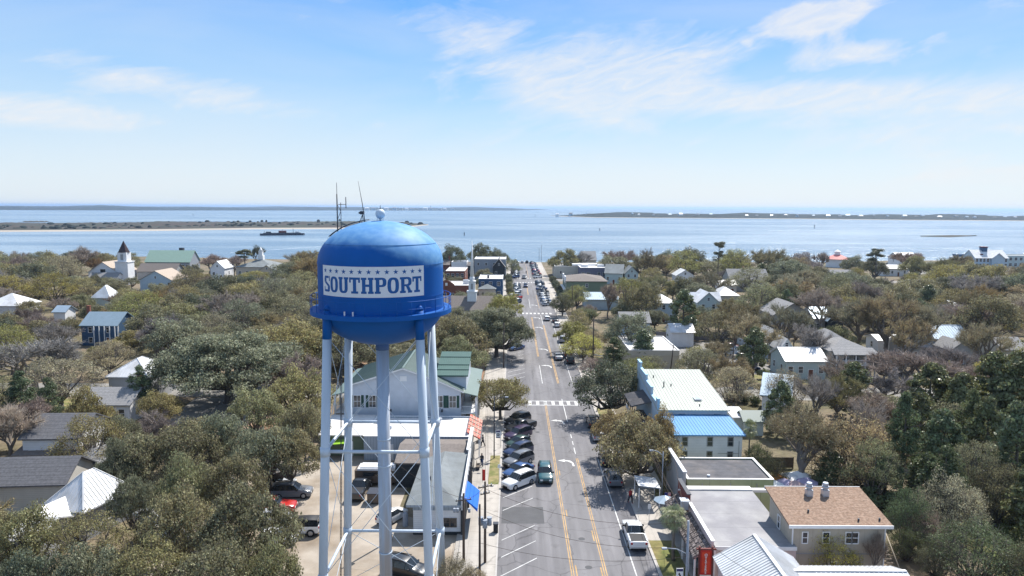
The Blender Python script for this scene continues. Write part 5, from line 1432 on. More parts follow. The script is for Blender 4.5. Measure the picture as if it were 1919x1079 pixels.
F_silver2 = mat('slate_blue_metal_roof', (.20, .27, .33), .5, var=.08)
t = fh('navy blue house with a slate grey gable roof and white columned porch', 152, 220, 609, 5.2, 9, 'gx', 2.6, W_blue, F_silver2, win=(2, 1, 2), lm='the navy blue house', chimney=(-5.6, 1, 9.2), show=.7)
for k in range(5): small(t, 'porch_column', T_trim, (-.8 + k * 1.3, -.62 + k * 1.3, -5.7, -5.5, 0, 5.1))
small(t, 'corner_board', T_trim, (4.55, 4.85, -4.6, -4.4, 0, 5.1)) 
fh('house with a flared white roof at the edge of the oaks', -30, 36, 572, 4.5, 10, 'hip', 3.0, W_white, F_whitem, win=(2, 1, 1), lm='the flared white roof')
fh('shed with a pale metal roof beside the navy blue house', 100, 122, 584, 4.0, 5, 'gx', 1.4, W_white, F_silver, win=(0, 0, 0), name='shed', cat='shed')
t = fh('grey walled garage with a ribbed white metal hip roof', 203, 277, 707, 5.4, 7.5, 'hip', 2.6, W_greyw, F_whitem, ribs=.5, win=(0, 0, 0), name='garage', cat='garage', lm='the white ribbed hip roof') if False else None
W_greyw = mat('plain_grey_wall', (.33, .34, .36), .85, var=.05)
t = fh('grey walled garage with a ribbed white metal hip roof', 203, 277, 704, 5.2, 8.5, 'hip', 2.3, W_greyw, F_whitem, ribs=.5, win=(0, 1, 1), name='garage', cat='garage', lm='the white ribbed hip roof')
small(t, 'garage_door', T_trim, (-3.0, .2, -4.32, -4.253, 0, 2.3))
fh('grey roofed bungalow in front of the white ribbed hip roof', 152, 243, 757, 3.2, 7, 'gx', 1.8, W_white, F_greysh, win=(3, 1, 1), lm='the grey roofed bungalow', chimney=(3.2, 1.5, 6.6))
fh('white clapboard house with a charcoal gable roof above the long dark roof', 40, 142, 820, 4.6, 8.2, 'gx', 2.0, W_white, F_shingle, win=(3, 2, 1), lm='the charcoal gable roof', rz=R(3), wsz=(.7, 1.1), clear=(45, 120, 785, 850))
fh('low brown porch roof below the white clapboard house', 30, 140, 852, 2.6, 2.5, 'shed', .5, W_cream, F_taupe, win=(0, 0, 0), name='porch', cat='porch', rz=R(3))
fh('long cream building under a dark speckled roof beside the white hip roof', -60, 137, 899, 3.4, 6.4, 'gx', 1.7, W_cream2, F_shingle, win=(0, 0, 0), rz=R(5), lm='the long dark speckled roof') if False else None
W_cream2 = siding('pale_cream_boards', (.52, .50, .46))
fh('long cream building under a dark speckled roof beside the white hip roof', -90, 112, 907, 3.6, 6.6, 'gx', 1.9, W_cream2, F_shingle, win=(0, 1, 1), rz=R(5), lm='the long dark speckled roof', clear=(0, 130, 868, 940))
fh('cream end wing with one small dark window beside the long dark roof', 142, 186, 868, 3.4, 4.0, 'shed', .4, W_cream2, F_greysh, win=(1, 0, 1), wsz=(.6, .5), door=None, rz=R(5))
t = fh('house with a dazzling white metal hip roof among the near oaks', 92, 180, 948, 3.6, 6.2, 'hip', 2.6, W_greyw, F_whitem, ribs=.45, win=(2, 1, 1), rz=R(-16), lm='the dazzling white hip roof', clear=(90, 205, 900, 950))
body(t, 'gy', 3.6, 4, 3.0, 1.2, W_greyw, off=(-.5, -4.6)); roof_part(t, 'gy', 3.6, 4, 3.0, 1.2, F_whitem, off=(-.5, -4.6), name='porch_roof')
fh('low white roofed shed hidden under the near oaks', 20, 75, 1010, 2.8, 5, 'gx', 1.0, W_greyw, F_whitem, win=(0, 0, 0), name='shed', cat='shed')
# riverside: marina restaurant, hotel, light tower
t = fh('large white riverside restaurant with dormered bright roofs at the marina', 1828, 1886, 483, 6.2, 12, 'gx', 4.4, W_paleblue, F_whitem, win=(9, 2, 2), wsz=(1.3, 2), lm='the marina restaurant', name='restaurant', cat='restaurant')
roof_part(t, 'gy', 7, 7, 6.3, 2.8, F_whitem, off=(3, -4), name='front_gable_roof'); body(t, 'gy', 7, 7, 6.3, 2.8, W_paleblue, off=(3, -3.6))
small(t, 'roof_cupola', W_blue, (-3, 0, -1.5, 1.5, 9, 12.2)); small(t, 'cupola_cap', T_maroon, (-3.2, .2, -1.7, 1.7, 12.2, 12.7))
small(t, 'dormer', T_maroon, (-5.5, -4, -4, -2, 7, 8.5))
fh('long pale blue flat roofed dock building beyond the marina restaurant', 1880, 1990, 480, 7, 14, 'flat', 0, W_teal, F_white, par=.5, win=(12, 1, 2), wsz=(1.6, 1.8), name='dock_building', cat='building', lm='the flat dock building')
def light_house():
    p = gp(1568, 500, 0); t = thing('pavilion', 'pink and white round pavilion with a small lantern tower by the river', 'pavilion', (p.x, p.y, 0))
    s = MB(); s.lathe([(6.2, 0), (6.2, 5.2)], 16); s.build('wall', W_white, t)
    s = MB(); s.lathe([(7.4, 5.0), (2.0, 7.4), (2.0, 7.5), (.02, 7.5)], 16, smooth=False); s.build('roof', mat('coral_pink_roof', (.62, .22, .20), .7, var=.1), t)
    s = MB(); s.lathe([(1.6, 7.3), (1.6, 9.2), (1.9, 9.3), (.05, 10.6)], 12, smooth=False); s.build('lantern', T_trim, t)
    LANDMARKS.append(('the coral pavilion', p.x, p.y)); FOOT.append((p.x - 9, p.x + 9, p.y - 9, p.y + 9)); CLEAR.append((1548, 1595, 474, 497, p.y - 8))
light_house()
fh('white flat topped house by the river under the pink bare tree', 1685, 1718, 484, 7, 12, 'gx', 3.0, W_white, F_whitem, win=(4, 1, 2), clear=None)
fh('low pale house between the oaks near the river road', 1655, 1700, 503, 4, 8, 'gx', 1.5, W_white, F_whitem, win=(4, 1, 1))
# scattered roofs glimpsed among the trees on the right
for lab, a, b_, y_, h_, kd, wm_, rm_ in (
    ('dark roofed bungalow glimpsed under the tall bare trees', 1560, 1600, 515, 4.4, 'gx', W_grey, F_greysh),
    ('white cottage glimpsed through the brown crowns beyond the garage', 1790, 1812, 578, 4.2, 'gx', W_white, F_whitem),
    ('low grey house behind the marina car park trees', 1858, 1900, 560, 4.2, 'gx', W_grey, F_greysh),
    ('pale house glimpsed past the last oak of the cross street', 1880, 1925, 655, 4.2, 'gx', W_cream, F_greysh),
    ('small cream cottage hidden behind the blue fence trees', 1440, 1462, 633, 3.8, 'gy', W_cream, F_whitem)):
    fh(lab, a, b_, y_, h_, 8, kd, 2.0, wm_, rm_, win=(2, 1, 1), clear=None)
# tiny houses on the far island and far shore
def tiny(label, px, py, w, h, rr, k, grp):
    p = gp(px, py, wz); t = thing('beach_house', label, 'house', (p.x, p.y, 0), rr.uniform(-.4, .4), grp)
    b = MB(); b.box(-w / 2, w / 2, -w * .35, w * .35, wz, h); b.build('wall', [T_trim, W_paleblue, W_cream][k % 3], t)
    r = MB(); r.add([(-w * .56, -w * .42, h), (w * .56, -w * .42, h), (w * .56, w * .42, h), (-w * .56, w * .42, h), (-w * .4, 0, h * 1.35), (w * .4, 0, h * 1.35)], [(0, 1, 5, 4), (1, 2, 5), (2, 3, 4, 5), (3, 0, 4), (3, 2, 1, 0)])
    r.build('roof', [F_whitem, F_greysh, F_silver][(k * 7) % 3], t)
rr = random.Random(12)
for k in range(34):
    px = 1045 + k * 26.5 + rr.uniform(-9, 9)
    py = 405.6 + (px - 1032) * .0075 + rr.uniform(-.4, .8)
    tiny('tiny pale house in the row along the far island', px if k < 12 else 1400 + (k - 12) * 24 + rr.uniform(-8, 8), py, rr.uniform(8, 15), rr.uniform(8, 12.5), rr, k, 'houses along the far island')
for k in range(14):
    tiny('tiny white house on the distant shore beyond the tank', 690 + k * 12 + rr.uniform(-4, 4), 394.0, rr.uniform(25, 45), rr.uniform(16, 22), rr, k, 'houses on the distant shore')
# ------------------------------------------------------------------ vehicles
M_paint = mat('car_paint', (.5, .5, .5), .32, spec=.6, objcol=True, coat=.6)
M_cglass = mat('car_glass', (.015, .02, .025), .06, spec=.8)
M_tyre = mat('tyre_rubber', (.02, .02, .022), .9)
M_rim = mat('alloy_rim', (.45, .46, .48), .35, metal=.7)
M_lampw = mat('headlight_glass', (.70, .72, .75), .15, spec=.8)
M_lampr = mat('taillight_red', (.35, .02, .02), .25)
M_ctrim = mat('black_plastic', (.025, .025, .028), .6)
# side profiles, nose towards -Y: (y, lower z, belt z, top z, half width low, half width top, glass)
PROF = {
 'sedan': dict(L=4.7, W=.90, st=[(-2.35, .38, .52, .60, .66), (-2.2, .25, .66, .72, .80), (-1.5, .22, .78, .86, .86), (-.85, .22, .88, .93, .88), (-.15, .22, .90, 1.40, .89), (.9, .22, .92, 1.43, .89), (1.55, .22, .93, 1.05, .88), (2.15, .24, .90, .98, .84), (2.35, .40, .75, .85, .72)], cab=(3, 6), wheels=(-1.42, 1.38), r=.33),
 'suv': dict(L=4.75, W=.95, st=[(-2.38, .42, .68, .80, .74), (-2.25, .28, .88, .95, .88), (-1.5, .26, 1.0, 1.08, .92), (-.95, .26, 1.06, 1.14, .93), (-.3, .26, 1.08, 1.70, .94), (.9, .26, 1.10, 1.76, .94), (2.05, .26, 1.10, 1.70, .93), (2.33, .28, 1.05, 1.12, .90), (2.38, .45, .90, 1.0, .84)], cab=(3, 7), wheels=(-1.48, 1.42), r=.38),
 'hatch': dict(L=4.0, W=.86, st=[(-2.0, .38, .58, .68, .66), (-1.88, .25, .74, .80, .78), (-1.25, .22, .88, .96, .84), (-.85, .22, .94, 1.0, .85), (-.1, .22, .96, 1.48, .86), (.8, .22, .98, 1.50, .86), (1.6, .24, .98, 1.34, .84), (1.92, .26, .92, .98, .80), (2.0, .42, .8, .9, .74)], cab=(3, 7), wheels=(-1.25, 1.25), r=.31),
 'pickup': dict(L=5.7, W=.98, st=[(-2.85, .45, .75, .88, .80), (-2.7, .32, .98, 1.04, .92), (-1.9, .3, 1.08, 1.16, .95), (-1.15, .3, 1.14, 1.22, .96), (-.6, .3, 1.16, 1.80, .96), (.45, .3, 1.18, 1.84, .96), (.85, .3, 1.18, 1.22, .96), (.9, .3, 1.16, 1.19, .96), (2.75, .32, 1.16, 1.19, .95), (2.85, .5, 1.0, 1.12, .92)], cab=(3, 6), wheels=(-1.8, 1.72), r=.41, bed=(.98, 2.68)),
 'jeep': dict(L=4.4, W=.93, st=[(-2.2, .5, .98, 1.04, .62), (-2.1, .45, 1.05, 1.12, .66), (-1.2, .42, 1.12, 1.2, .78), (-.75, .4, 1.14, 1.22, .84), (-.55, .4, 1.15, 1.80, .86), (.9, .4, 1.15, 1.84, .86), (2.05, .4, 1.15, 1.82, .86), (2.12, .42, 1.12, 1.2, .85), (2.2, .5, 1.0, 1.08, .82)], cab=(3, 7), wheels=(-1.45, 1.35), r=.43, top=True),
}
def build_car(kind, far=False):
    P = PROF[kind]; st = P['st']; W = P['W']; c0, c1 = P['cab']
    rows = []
    for (y, zl, zb, zt, hw) in st:
        cab = zt - zb > .3
        wt = hw * (.78 if cab else .93)
        rows.append([(-hw * .94, y, zl), (-hw, y, (zl + zb) / 2), (-hw * .985, y, zb), (-wt, y, zt - .04), (-wt * .55, y, zt), (wt * .55, y, zt), (wt, y, zt - .04), (hw * .985, y, zb), (hw, y, (zl + zb) / 2), (hw * .94, y, zl)])
    body_, glass = MB(), {'windshield': MB(), 'rear_window': MB(), 'side_window': [MB(), MB()]}
    n = 10
    body_.v = [p for r in rows for p in r]
    def is_cab(i): return st[i][3] - st[i][2] > .3
    trim_top = MB()
    for i in range(len(st) - 1):
        for k in range(n - 1):
            idx = (i * n + k, i * n + k + 1, (i + 1) * n + k + 1, (i + 1) * n + k)
            g = None
            if k in (2, 6):
                if is_cab(i) or is_cab(i + 1): g = ('side', 0 if k == 2 else 1)
            elif k in (3, 4, 5):
                if not is_cab(i) and is_cab(i + 1): g = ('ws', 0)
                elif is_cab(i) and not is_cab(i + 1): g = ('rw', 0)
            if g and not far:
                mb = {'side': glass['side_window'][g[1]], 'ws': glass['windshield'], 'rw': glass['rear_window']}[g[0]]
                q = [Vector(body_.v[j]) for j in idx]
                cen = sum(q, Vector()) / 4
                body_.f.append(idx); body_.m.append(1 if g[0] == 'side' else 0); body_.sm.append(False)
                nrm = (q[1] - q[0]).cross(q[3] - q[0])
                if nrm.length < 1e-6: nrm = (q[2] - q[1]).cross(q[3] - q[1])
                nrm.normalize(); nrm *= -1 if nrm.dot(cen - Vector((0, cen.y, .9))) < 0 and g[0] == 'side' else 1
                if g[0] != 'side' and nrm.z < 0: nrm *= -1
                sh = .94 if g[0] == 'side' else .97
                mb.poly([tuple(cen + (p - cen) * sh + nrm * .012) for p in q])
            else:
                m_ = 1 if g else 0
                if P.get('top') and k in (3, 4, 5) and is_cab(i) and is_cab(i + 1): m_ = 2
                body_.f.append(idx); body_.m.append(m_); body_.sm.append(not g)
    body_.f.append(tuple(range(n - 1, -1, -1))); body_.m.append(0); body_.sm.append(False)
    o = (len(st) - 1) * n; body_.f.append(tuple(o + k for k in range(n))); body_.m.append(0); body_.sm.append(False)
    body_.box(-W * .8, W * .8, -P['L'] / 2 + .15, P['L'] / 2 - .15, .2, st[2][1] + .02, 2)
    if 'bed' in P:
        b0, b1 = P['bed']; body_.box(-W * .80, W * .80, b0, b1, 1.192, 1.2, 2)
        body_.box(-W * .95, -W * .82, b0, b1, 1.15, 1.24, 0); body_.box(W * .82, W * .95, b0, b1, 1.15, 1.24, 0)
    wheels = [(sx * (W - .12), wy) for sx in (-1, 1) for wy in P['wheels']]
    if far:
        for x, y in wheels: body_.tube([(x - .11, y, P['r']), (x + .13, y, P['r'])], P['r'], 10, 2)
        return body_.mesh('car_body', [M_paint, M_cglass, M_ctrim])
    t = thing('car', 'x', 'car'); kids = []
    bo = body_.build('body', [M_paint, M_ctrim, M_ctrim], t); bo['paint'] = 1; kids.append((bo, []))
    kids.append((glass['windshield'].build('windshield', M_cglass, t), []))
    if glass['rear_window'].v: kids.append((glass['rear_window'].build('rear_window', M_cglass, t), []))
    for g in glass['side_window']: kids.append((g.build('side_window', M_cglass, t), []))
    for x, y in wheels:
        w = MB(); s = 1 if x > 0 else -1; r = P['r']
        w.tube([(-.11, 0, 0), (-.10, 0, 0), (.10, 0, 0), (.12, 0, 0)], [r * .9, r, r, r * .9], 18)
        wo = w.build('wheel', M_tyre, t, (x, y, r))
        m_ = MB(); m_.tube([(s * .121, 0, 0), (s * .135, 0, 0)], [r * .62, r * .5], 12); ro = m_.build('rim', M_rim, wo)
        kids.append((wo, [ro]))
    y0, y1 = st[0][0], st[-1][0]
    for sx in (-1, 1):
        a = MB(); a.box(sx * W * .58 - .17, sx * W * .58 + .17, y0 - .02, y0 + .12, st[0][2] - .06, st[0][2] + .10); kids.append((a.build('headlight', M_lampw, t), []))
        a = MB(); a.box(sx * W * .76 - .1, sx * W * .76 + .1, y1 - .1, y1 + .02, st[-1][2] - .12, st[-1][2] + .1); kids.append((a.build('taillight', M_lampr, t), []))
        a = MB(); a.box(sx * (W + .06) - .1, sx * (W + .06) + .1, st[3][0] + .15, st[3][0] + .3, st[3][2], st[3][2] + .16); ao = a.build('wing_mirror', M_ctrim, t); kids.append((ao, []))
    a = MB(); a.box(-W * .42, W * .42, y0 - .03, y0 + .05, st[0][1] + .02, st[0][2] - .08); kids.append((a.build('grille', M_ctrim, t), []))
    if kind in ('suv',):
        a = MB(); a.box(-.72, -.67, -.2, 1.9, 1.74, 1.8); kids.append((a.build('roof_rail', M_ctrim, t), [])); a = MB(); a.box(.67, .72, -.2, 1.9, 1.74, 1.8); kids.append((a.build('roof_rail', M_ctrim, t), []))
    if kind == 'jeep':
        a = MB(); a.tube([(0, 2.22, .95), (0, 2.42, .95)], .4, 16); kids.append((a.build('spare_wheel', M_tyre, t), []))
        a = MB(); a.box(-.94, -.7, -1.95, -.9, .85, .93); a.box(.7, .94, -1.95, -.9, .85, .93); kids.append((a.build('fender', M_ctrim, t), []))
    return t, kids
CARP, CARF, used_p = {}, {}, set()
COL = dict(white=(.72, .73, .74, 1), silver=(.42, .44, .47, 1), grey=(.16, .17, .19, 1), black=(.012, .013, .016, 1), navy=(.015, .03, .09, 1), blue=(.03, .08, .22, 1),
           teal=(.015, .085, .10, 1), red=(.42, .015, .012, 1), green=(.02, .05, .035, 1), purple=(.04, .02, .06, 1), orange=(.55, .13, .02, 1), beige=(.38, .33, .26, 1), maroon=(.12, .015, .02, 1))
def car(kind, x, y, deg, color, label, group=None, far=False, z=0.006):
    """deg: 0 = nose towards the camera (-Y), counted anticlockwise"""
    label = label
    cat = {'suv': 'SUV', 'pickup': 'pickup truck', 'jeep': 'jeep', 'hatch': 'car', 'sedan': 'car'}[kind]
    if far:
        if kind not in CARF: CARF[kind] = build_car(kind, True)
        o = link('parked_car', CARF[kind], None, (x, y, z), R(deg)); o.color = COL[color]; tag(o, label, cat, group); FOOT.append((x - 1.5, x + 1.5, y - 1.5, y + 1.5)); return o
    if kind not in CARP: CARP[kind] = build_car(kind)
    t, kids = CARP[kind]
    if kind not in used_p:
        used_p.add(kind); r = t; r.location = (x, y, z); r.rotation_euler.z = R(deg); r['label'] = label
        for ch, _ in kids:
            if ch.get('paint'): ch.color = COL[color]
        if group: r['group'] = group
        # keep an uncoloured source for the copies
        kids_src = kids
    else:
        r = copy_thing(t, kids, (x, y, z), R(deg), label, COL[color])
        if group: r['group'] = group
        elif 'group' in r: del r['group']
    r['category'] = cat
    r.name = {'suv': 'suv_car', 'pickup': 'pickup_truck', 'jeep': 'jeep', 'hatch': 'hatchback_car', 'sedan': 'sedan_car'}[kind]
    FOOT.append((x - 1.5, x + 1.5, y - 1.5, y + 1.5))
    return r
GA = 'cars parked nose in along the tower side of the street'
row = [('suv', 'white', 'white SUV with a dark sunroof, first in the angled row by the bare stalls'), ('sedan', 'blue', 'bright navy blue sedan parked right behind the white SUV'),
       ('suv', 'grey', 'dark grey car third in the angled row after the blue sedan'), ('suv', 'navy', 'dark blue SUV in the middle of the angled row'),
       ('hatch', 'green', 'dark green hatchback deep in the angled row, between two SUVs'), ('suv', 'purple', 'purplish black SUV parked before the black pickup'),
       ('pickup', 'black', 'long black pickup sticking out of the angled row'), ('suv', 'black', 'black SUV parked under the roadside tree past the black pickup')]
for k, (kd, c_, lb) in enumerate(row): car(kd, .78 + (.45 if kd == 'pickup' else 0), 86.5 + k * 3.7, -45 , c_, lb, GA)
p = gp(1028, 905); car('suv', 4.25, p.y + 1.5, 0, 'teal', 'teal green SUV driving towards the tower between the stalls and the yellow line')
p = gp(1198, 1012); car('pickup', 12.95, p.y, 180, 'white', 'white pickup truck parked at the kerb by the palm tree')
p = gp(1155, 903); car('suv', 12.95, p.y, 180, 'grey', 'dark grey SUV parked in the shade of the second roadside tree')
p = gp(1140, 866); car('sedan', 12.95, p.y, 180, 'black', 'black sedan tucked under the brown roadside tree crown')
p = gp(1122, 822); car('hatch', 12.95, p.y, 180, 'silver', 'silver hatchback at the kerb between two roadside tree crowns')
p = gp(1112, 797); car('suv', 12.95, p.y, 180, 'black', 'black SUV at the kerb nearest the crosswalk, in tree shade')
for px, py, kd, c_, X, dg, lb in ((1043, 672, 'sedan', 'silver', 10.6, 180, 'silver sedan driving away just past the cross street'), (1026, 600, 'hatch', 'white', 10.5, 180, 'white hatchback just before the far crosswalk'),
        (1072, 679, 'suv', 'black', 12.9, 180, 'black SUV parked behind the maroon one past the cross street'), (1066, 668, 'suv', 'maroon', 12.9, 180, 'dark maroon SUV parked ahead of the black one past the cross street'),
        (1057, 640, 'suv', 'silver', 12.9, 180, 'silver SUV parked beside the yellow green street tree'), (1049, 612, 'hatch', 'white', 12.9, 180, 'white hatchback half hidden by the kerb trees'),
        (1046, 603, 'sedan', 'black', 12.9, 180, 'black sedan parked ahead of the half hidden white hatchback')):
    car(kd, X, gp(px, py).y, dg, c_, lb)
car('sedan', .8, gp(967, 655).y, -45, 'blue', 'lone blue sedan parked beneath the big oak past the cross street')
# the gravel lot
def lot(px, py, kd, deg, c_, lb, z=0.008): p = gp(px, py); return car(kd, p.x, p.y, deg, c_, lb, z=z)
lot(562, 1000, 'jeep', -88, 'white', 'white jeep with a black soft top parked in the sand lot')
lot(520, 1018, 'hatch', 92, 'white', 'white hatchback poking out of the oak crown below the jeep')
lot(512, 978, 'sedan', 96, 'silver', 'silver sedan between the white jeep and the red pickup')
lot(508, 960, 'pickup', 96, 'red', 'red pickup standing under the oak at the edge of the sand lot')
lot(548, 930, 'suv', 95, 'grey', 'dark grey SUV parked behind the oak limbs in the sand lot')
lot(518, 912, 'sedan', 98, 'silver', 'pale silver sedan deep in the oak shade of the sand lot')
lot(300, 1010, 'suv', 80, 'white', 'white SUV glimpsed under the near oak crowns')
lot(290, 975, 'sedan', 80, 'silver', 'silver sedan beneath the oak near the dazzling white roof')
lot(431, 1060, 'sedan', 70, 'white', 'white sedan glimpsed through the nearest oak')
lot(675, 925, 'pickup', 178, 'black', 'black pickup with an open bed beside the brown camper van')
lot(735, 975, 'hatch', 150, 'white', 'white hatchback parked along the grass by the tavern')
lot(762, 1078, 'suv', 70, 'black', 'shiny black SUV parked at the foot of the water tower')
lot(410, 905, 'sedan', 60, 'silver', 'silver car in dappled shade near the forked oaks')
# camper van with a white roof
p = gp(706, 905); t = thing('camper_van', 'brown camper van with a rounded white roof in the sand lot', 'van', (p.x, p.y, 0), R(90))
b = MB(); b.prism([(-1.05, -2.6), (1.05, -2.6), (1.05, 2.4), (.85, 2.6), (-.85, 2.6), (-1.05, 2.4)], .45, 2.0); b.build('body', mat('brown_van_paint', (.10, .075, .06), .5), t)
b = MB(); b.prism([(-1.0, -2.5), (1.0, -2.5), (1.0, 2.2), (-1.0, 2.2)], 2.001, 2.25); b.prism([(-.8, -2.2), (.8, -2.2), (.8, 1.9), (-.8, 1.9)], 2.251, 2.4); b.build('roof', T_trim, t)
small(t, 'window', M_cglass, (-1.07, -1.051, -1.5, 1.5, 1.3, 1.8), (1.051, 1.07, -1.5, 1.5, 1.3, 1.8)); 
for sx in (-.95, .95):
    for sy in (-1.6, 1.6): w = MB(); w.tube([(-.12, 0, 0), (.12, 0, 0)], .36, 14); w.build('wheel', M_tyre, t, (sx, sy, .37))
# the car park on the right
GP_ = 'cars in the car park behind the blue fence'
for px, py, kd, dg, c_, lb in ((1400, 680, 'suv', 100, 'silver', 'silver SUV with dark glass, largest in the fenced car park'), (1404, 694, 'sedan', 100, 'navy', 'dark blue sedan in front of the silver SUV in the fenced car park'),
        (1352, 655, 'sedan', 85, 'orange', 'bright orange car in the back row of the fenced car park'), (1370, 653, 'hatch', 85, 'maroon', 'maroon hatchback beside the orange car'),
        (1386, 660, 'sedan', 95, 'white', 'white sedan in the middle of the fenced car park'), (1368, 664, 'hatch', 95, 'white', 'white hatchback in front of the orange car'),
        (1390, 672, 'sedan', 95, 'beige', 'beige sedan just behind the silver SUV')):
    p = gp(px, py); car(kd, p.x, p.y, dg, c_, lb, GP_, far=True, z=.01)
p = gp(337, 519); car('suv', p.x, p.y, 90, 'blue', 'blue SUV parked in front of the mint green roofed hall', far=True)
p = gp(372, 519); car('suv', p.x, p.y, 90, 'white', 'white SUV by the mint green roofed hall', far=True)
p = gp(522, 521); car('suv', p.x, p.y, 30, 'white', 'white car beside the cream school house', far=True)
# far rows of the street
rr = random.Random(21); cols = ['white', 'silver', 'grey', 'black', 'navy', 'white', 'silver', 'red', 'blue', 'black']
kinds = ['suv', 'sedan', 'hatch', 'suv', 'pickup']
GL, GR = 'cars in the far angled row on the steeple side of the street', 'cars in the far angled row on the olive building side of the street'
def far_row(X, y0, y1, dg, side, grp):
    y = y0; n_ = 0
    while y < y1:
        c_ = rr.choice(cols); kd = rr.choice(kinds)
        lb = f'{c_} {dict(suv="SUV", sedan="sedan", hatch="hatchback", pickup="pickup")[kd]} in the far angled row {side}'
        car(kd, X, y, dg, c_, lb, grp, far=True); y += 3.7; n_ += 1
far_row(.9, 258, 282, -45, 'below the navy blue shop', GL); far_row(.9, 292, 316, -45, 'beside the navy blue shop', GL); far_row(.9, 352, 392, -45, 'below the long grey warehouse', GL); far_row(.9, 412, 434, -45, 'at the river end before the warehouse', GL)
far_row(12.0, 252, 290, 135, 'in front of the silver blue shed', GR); far_row(12.0, 296, 330, 135, 'in front of the olive green building', GR)
far_row(12.0, 352, 400, 135, 'in front of the white shop row', GR); far_row(12.0, 404, 438, 135, 'at the river end past the white shop row', GR)
for k, X in enumerate((-.5, 2.4, 5.4, 8.4, 11.4)): car(kinds[k % 3], X, 446.5, 180, cols[(k * 3) % 10], f'{cols[(k*3)%10]} car parked facing the water at the very end of the street', 'cars facing the water at the street end', far=True)
for px, py, c_, lb, dg in ((985, 538, 'navy', 'dark blue car just before the far crosswalks', 0), (982, 522, 'grey', 'grey car crossing the far crosswalk', 0), (1004, 517, 'silver', 'silver car beyond the far crosswalks', 180), (1002, 511, 'maroon', 'dark red car ahead of the silver one beyond the crosswalks', 180)):
    p = gp(px, py); car('suv', p.x, p.y, dg, c_, lb, far=True)
# marina car park
k = 0
for j, Y in enumerate((398, 416, 433, 450)):
    for i in range(14 if j != 3 else 10):
        if rr.random() < .22: continue
        X = 226 + j * 4 + i * 6.4 + rr.uniform(-.5, .5)
        c_ = rr.choice(cols)
        car(rr.choice(kinds[:3]), X, Y + rr.uniform(-1, 1), 90 * rr.choice((0, 2)) + rr.uniform(-5, 5), c_, f'{c_} car among the rows at the marina car park', f'{c_} cars at the marina car park', far=True, z=.01)
LANDMARKS.append(('the marina car park', 270, 425))
# ------------------------------------------------------------------ poles, wires, signs, small things
def pole(label, x, y, h, r=.15, m_=None, arms=(), extras=None, lean=0, name='utility_pole'):
    t = thing(name, label, 'pole', (x, y, 0), 0)
    b = MB(); b.tube([(0, 0, 0), (lean, 0, h)], [r, r * .75], 10); b.build('shaft', m_ or T_pole, t)
    for z, w, an in arms:
        c_ = MB(); c_.tube([(-w / 2 * math.cos(an), -w / 2 * math.sin(an), z), (w / 2 * math.cos(an), w / 2 * math.sin(an), z)], .06, 5)
        ca = c_.build('crossarm', T_pole, t)
        for k in (-.45, -.15, .15, .45): q = MB(); q.cyl(w * k * math.cos(an), w * k * math.sin(an), z + .05, z + .22, .05, 6); q.build('insulator', T_galv, ca)
    FOOT.append((x - 1, x + 1, y - 1, y + 1))
    return t
def transformer(t, x, y, z, r=.24, h=.75):
    b = MB(); b.cyl(x, y, z, z + h, r, 14); b.cyl(x, y, z + h, z + h + .05, r * 1.08, 14); o = b.build('transformer', T_concpole, t)
    return o
def arm_light(t, z, dx, dy=0, m_=None):
    b = MB(); b.tube([(0, 0, z - .5), (dx * .5, dy * .5, z - .05), (dx, dy, z)], .045, 6); a = b.build('lamp_arm', m_ or T_concpole, t)
    q = MB(); q.box(dx - .35 if dx < 0 else dx - .1, dx + .1 if dx < 0 else dx + .35, dy - .12, dy + .12, z - .1, z + .04); q.build('lamp_head', T_concpole, a)
P1 = gp(870, 1052); P2 = gp(911, 1055); P3 = gp(900, 1078)
t = pole('grey utility pole with a twin crossarm at the tavern corner', gp(869, 1051).x, gp(869, 1051).y, 7.0, .14, arms=((6.3, 1.6, .3),)); A1 = Vector((t.location.x, t.location.y, 6.5))
for dx in (-.9, -.6, .55): transformer(t, dx, .1, 5.0, .13, .35)
t = pole('dark utility pole carrying two transformers on the tower side pavement', gp(909, 1056).x, gp(909, 1056).y, 8.4, .14, arms=((7.9, 1.5, .5), (7.2, 1.0, .5))); A2 = Vector((t.location.x, t.location.y, 8.0))
transformer(t, -.42, 0, 4.0); transformer(t, .42, 0, 4.0); transformer(t, 0, -.4, 3.9)
t = pole('short bare pole standing beside the transformer pole', gp(899, 1100).x, gp(899, 1100).y, 8.0, .12); A3 = Vector((t.location.x, t.location.y, 7.8))
t = pole('slim pole behind the tower riser casting a long shadow on the lot', gp(733, 1012).x, gp(733, 1012).y, 9.2, .12, T_pole); A4 = Vector((t.location.x, t.location.y, 9.0))
transformer(t, .3, 0, 7.6, .16, .6)
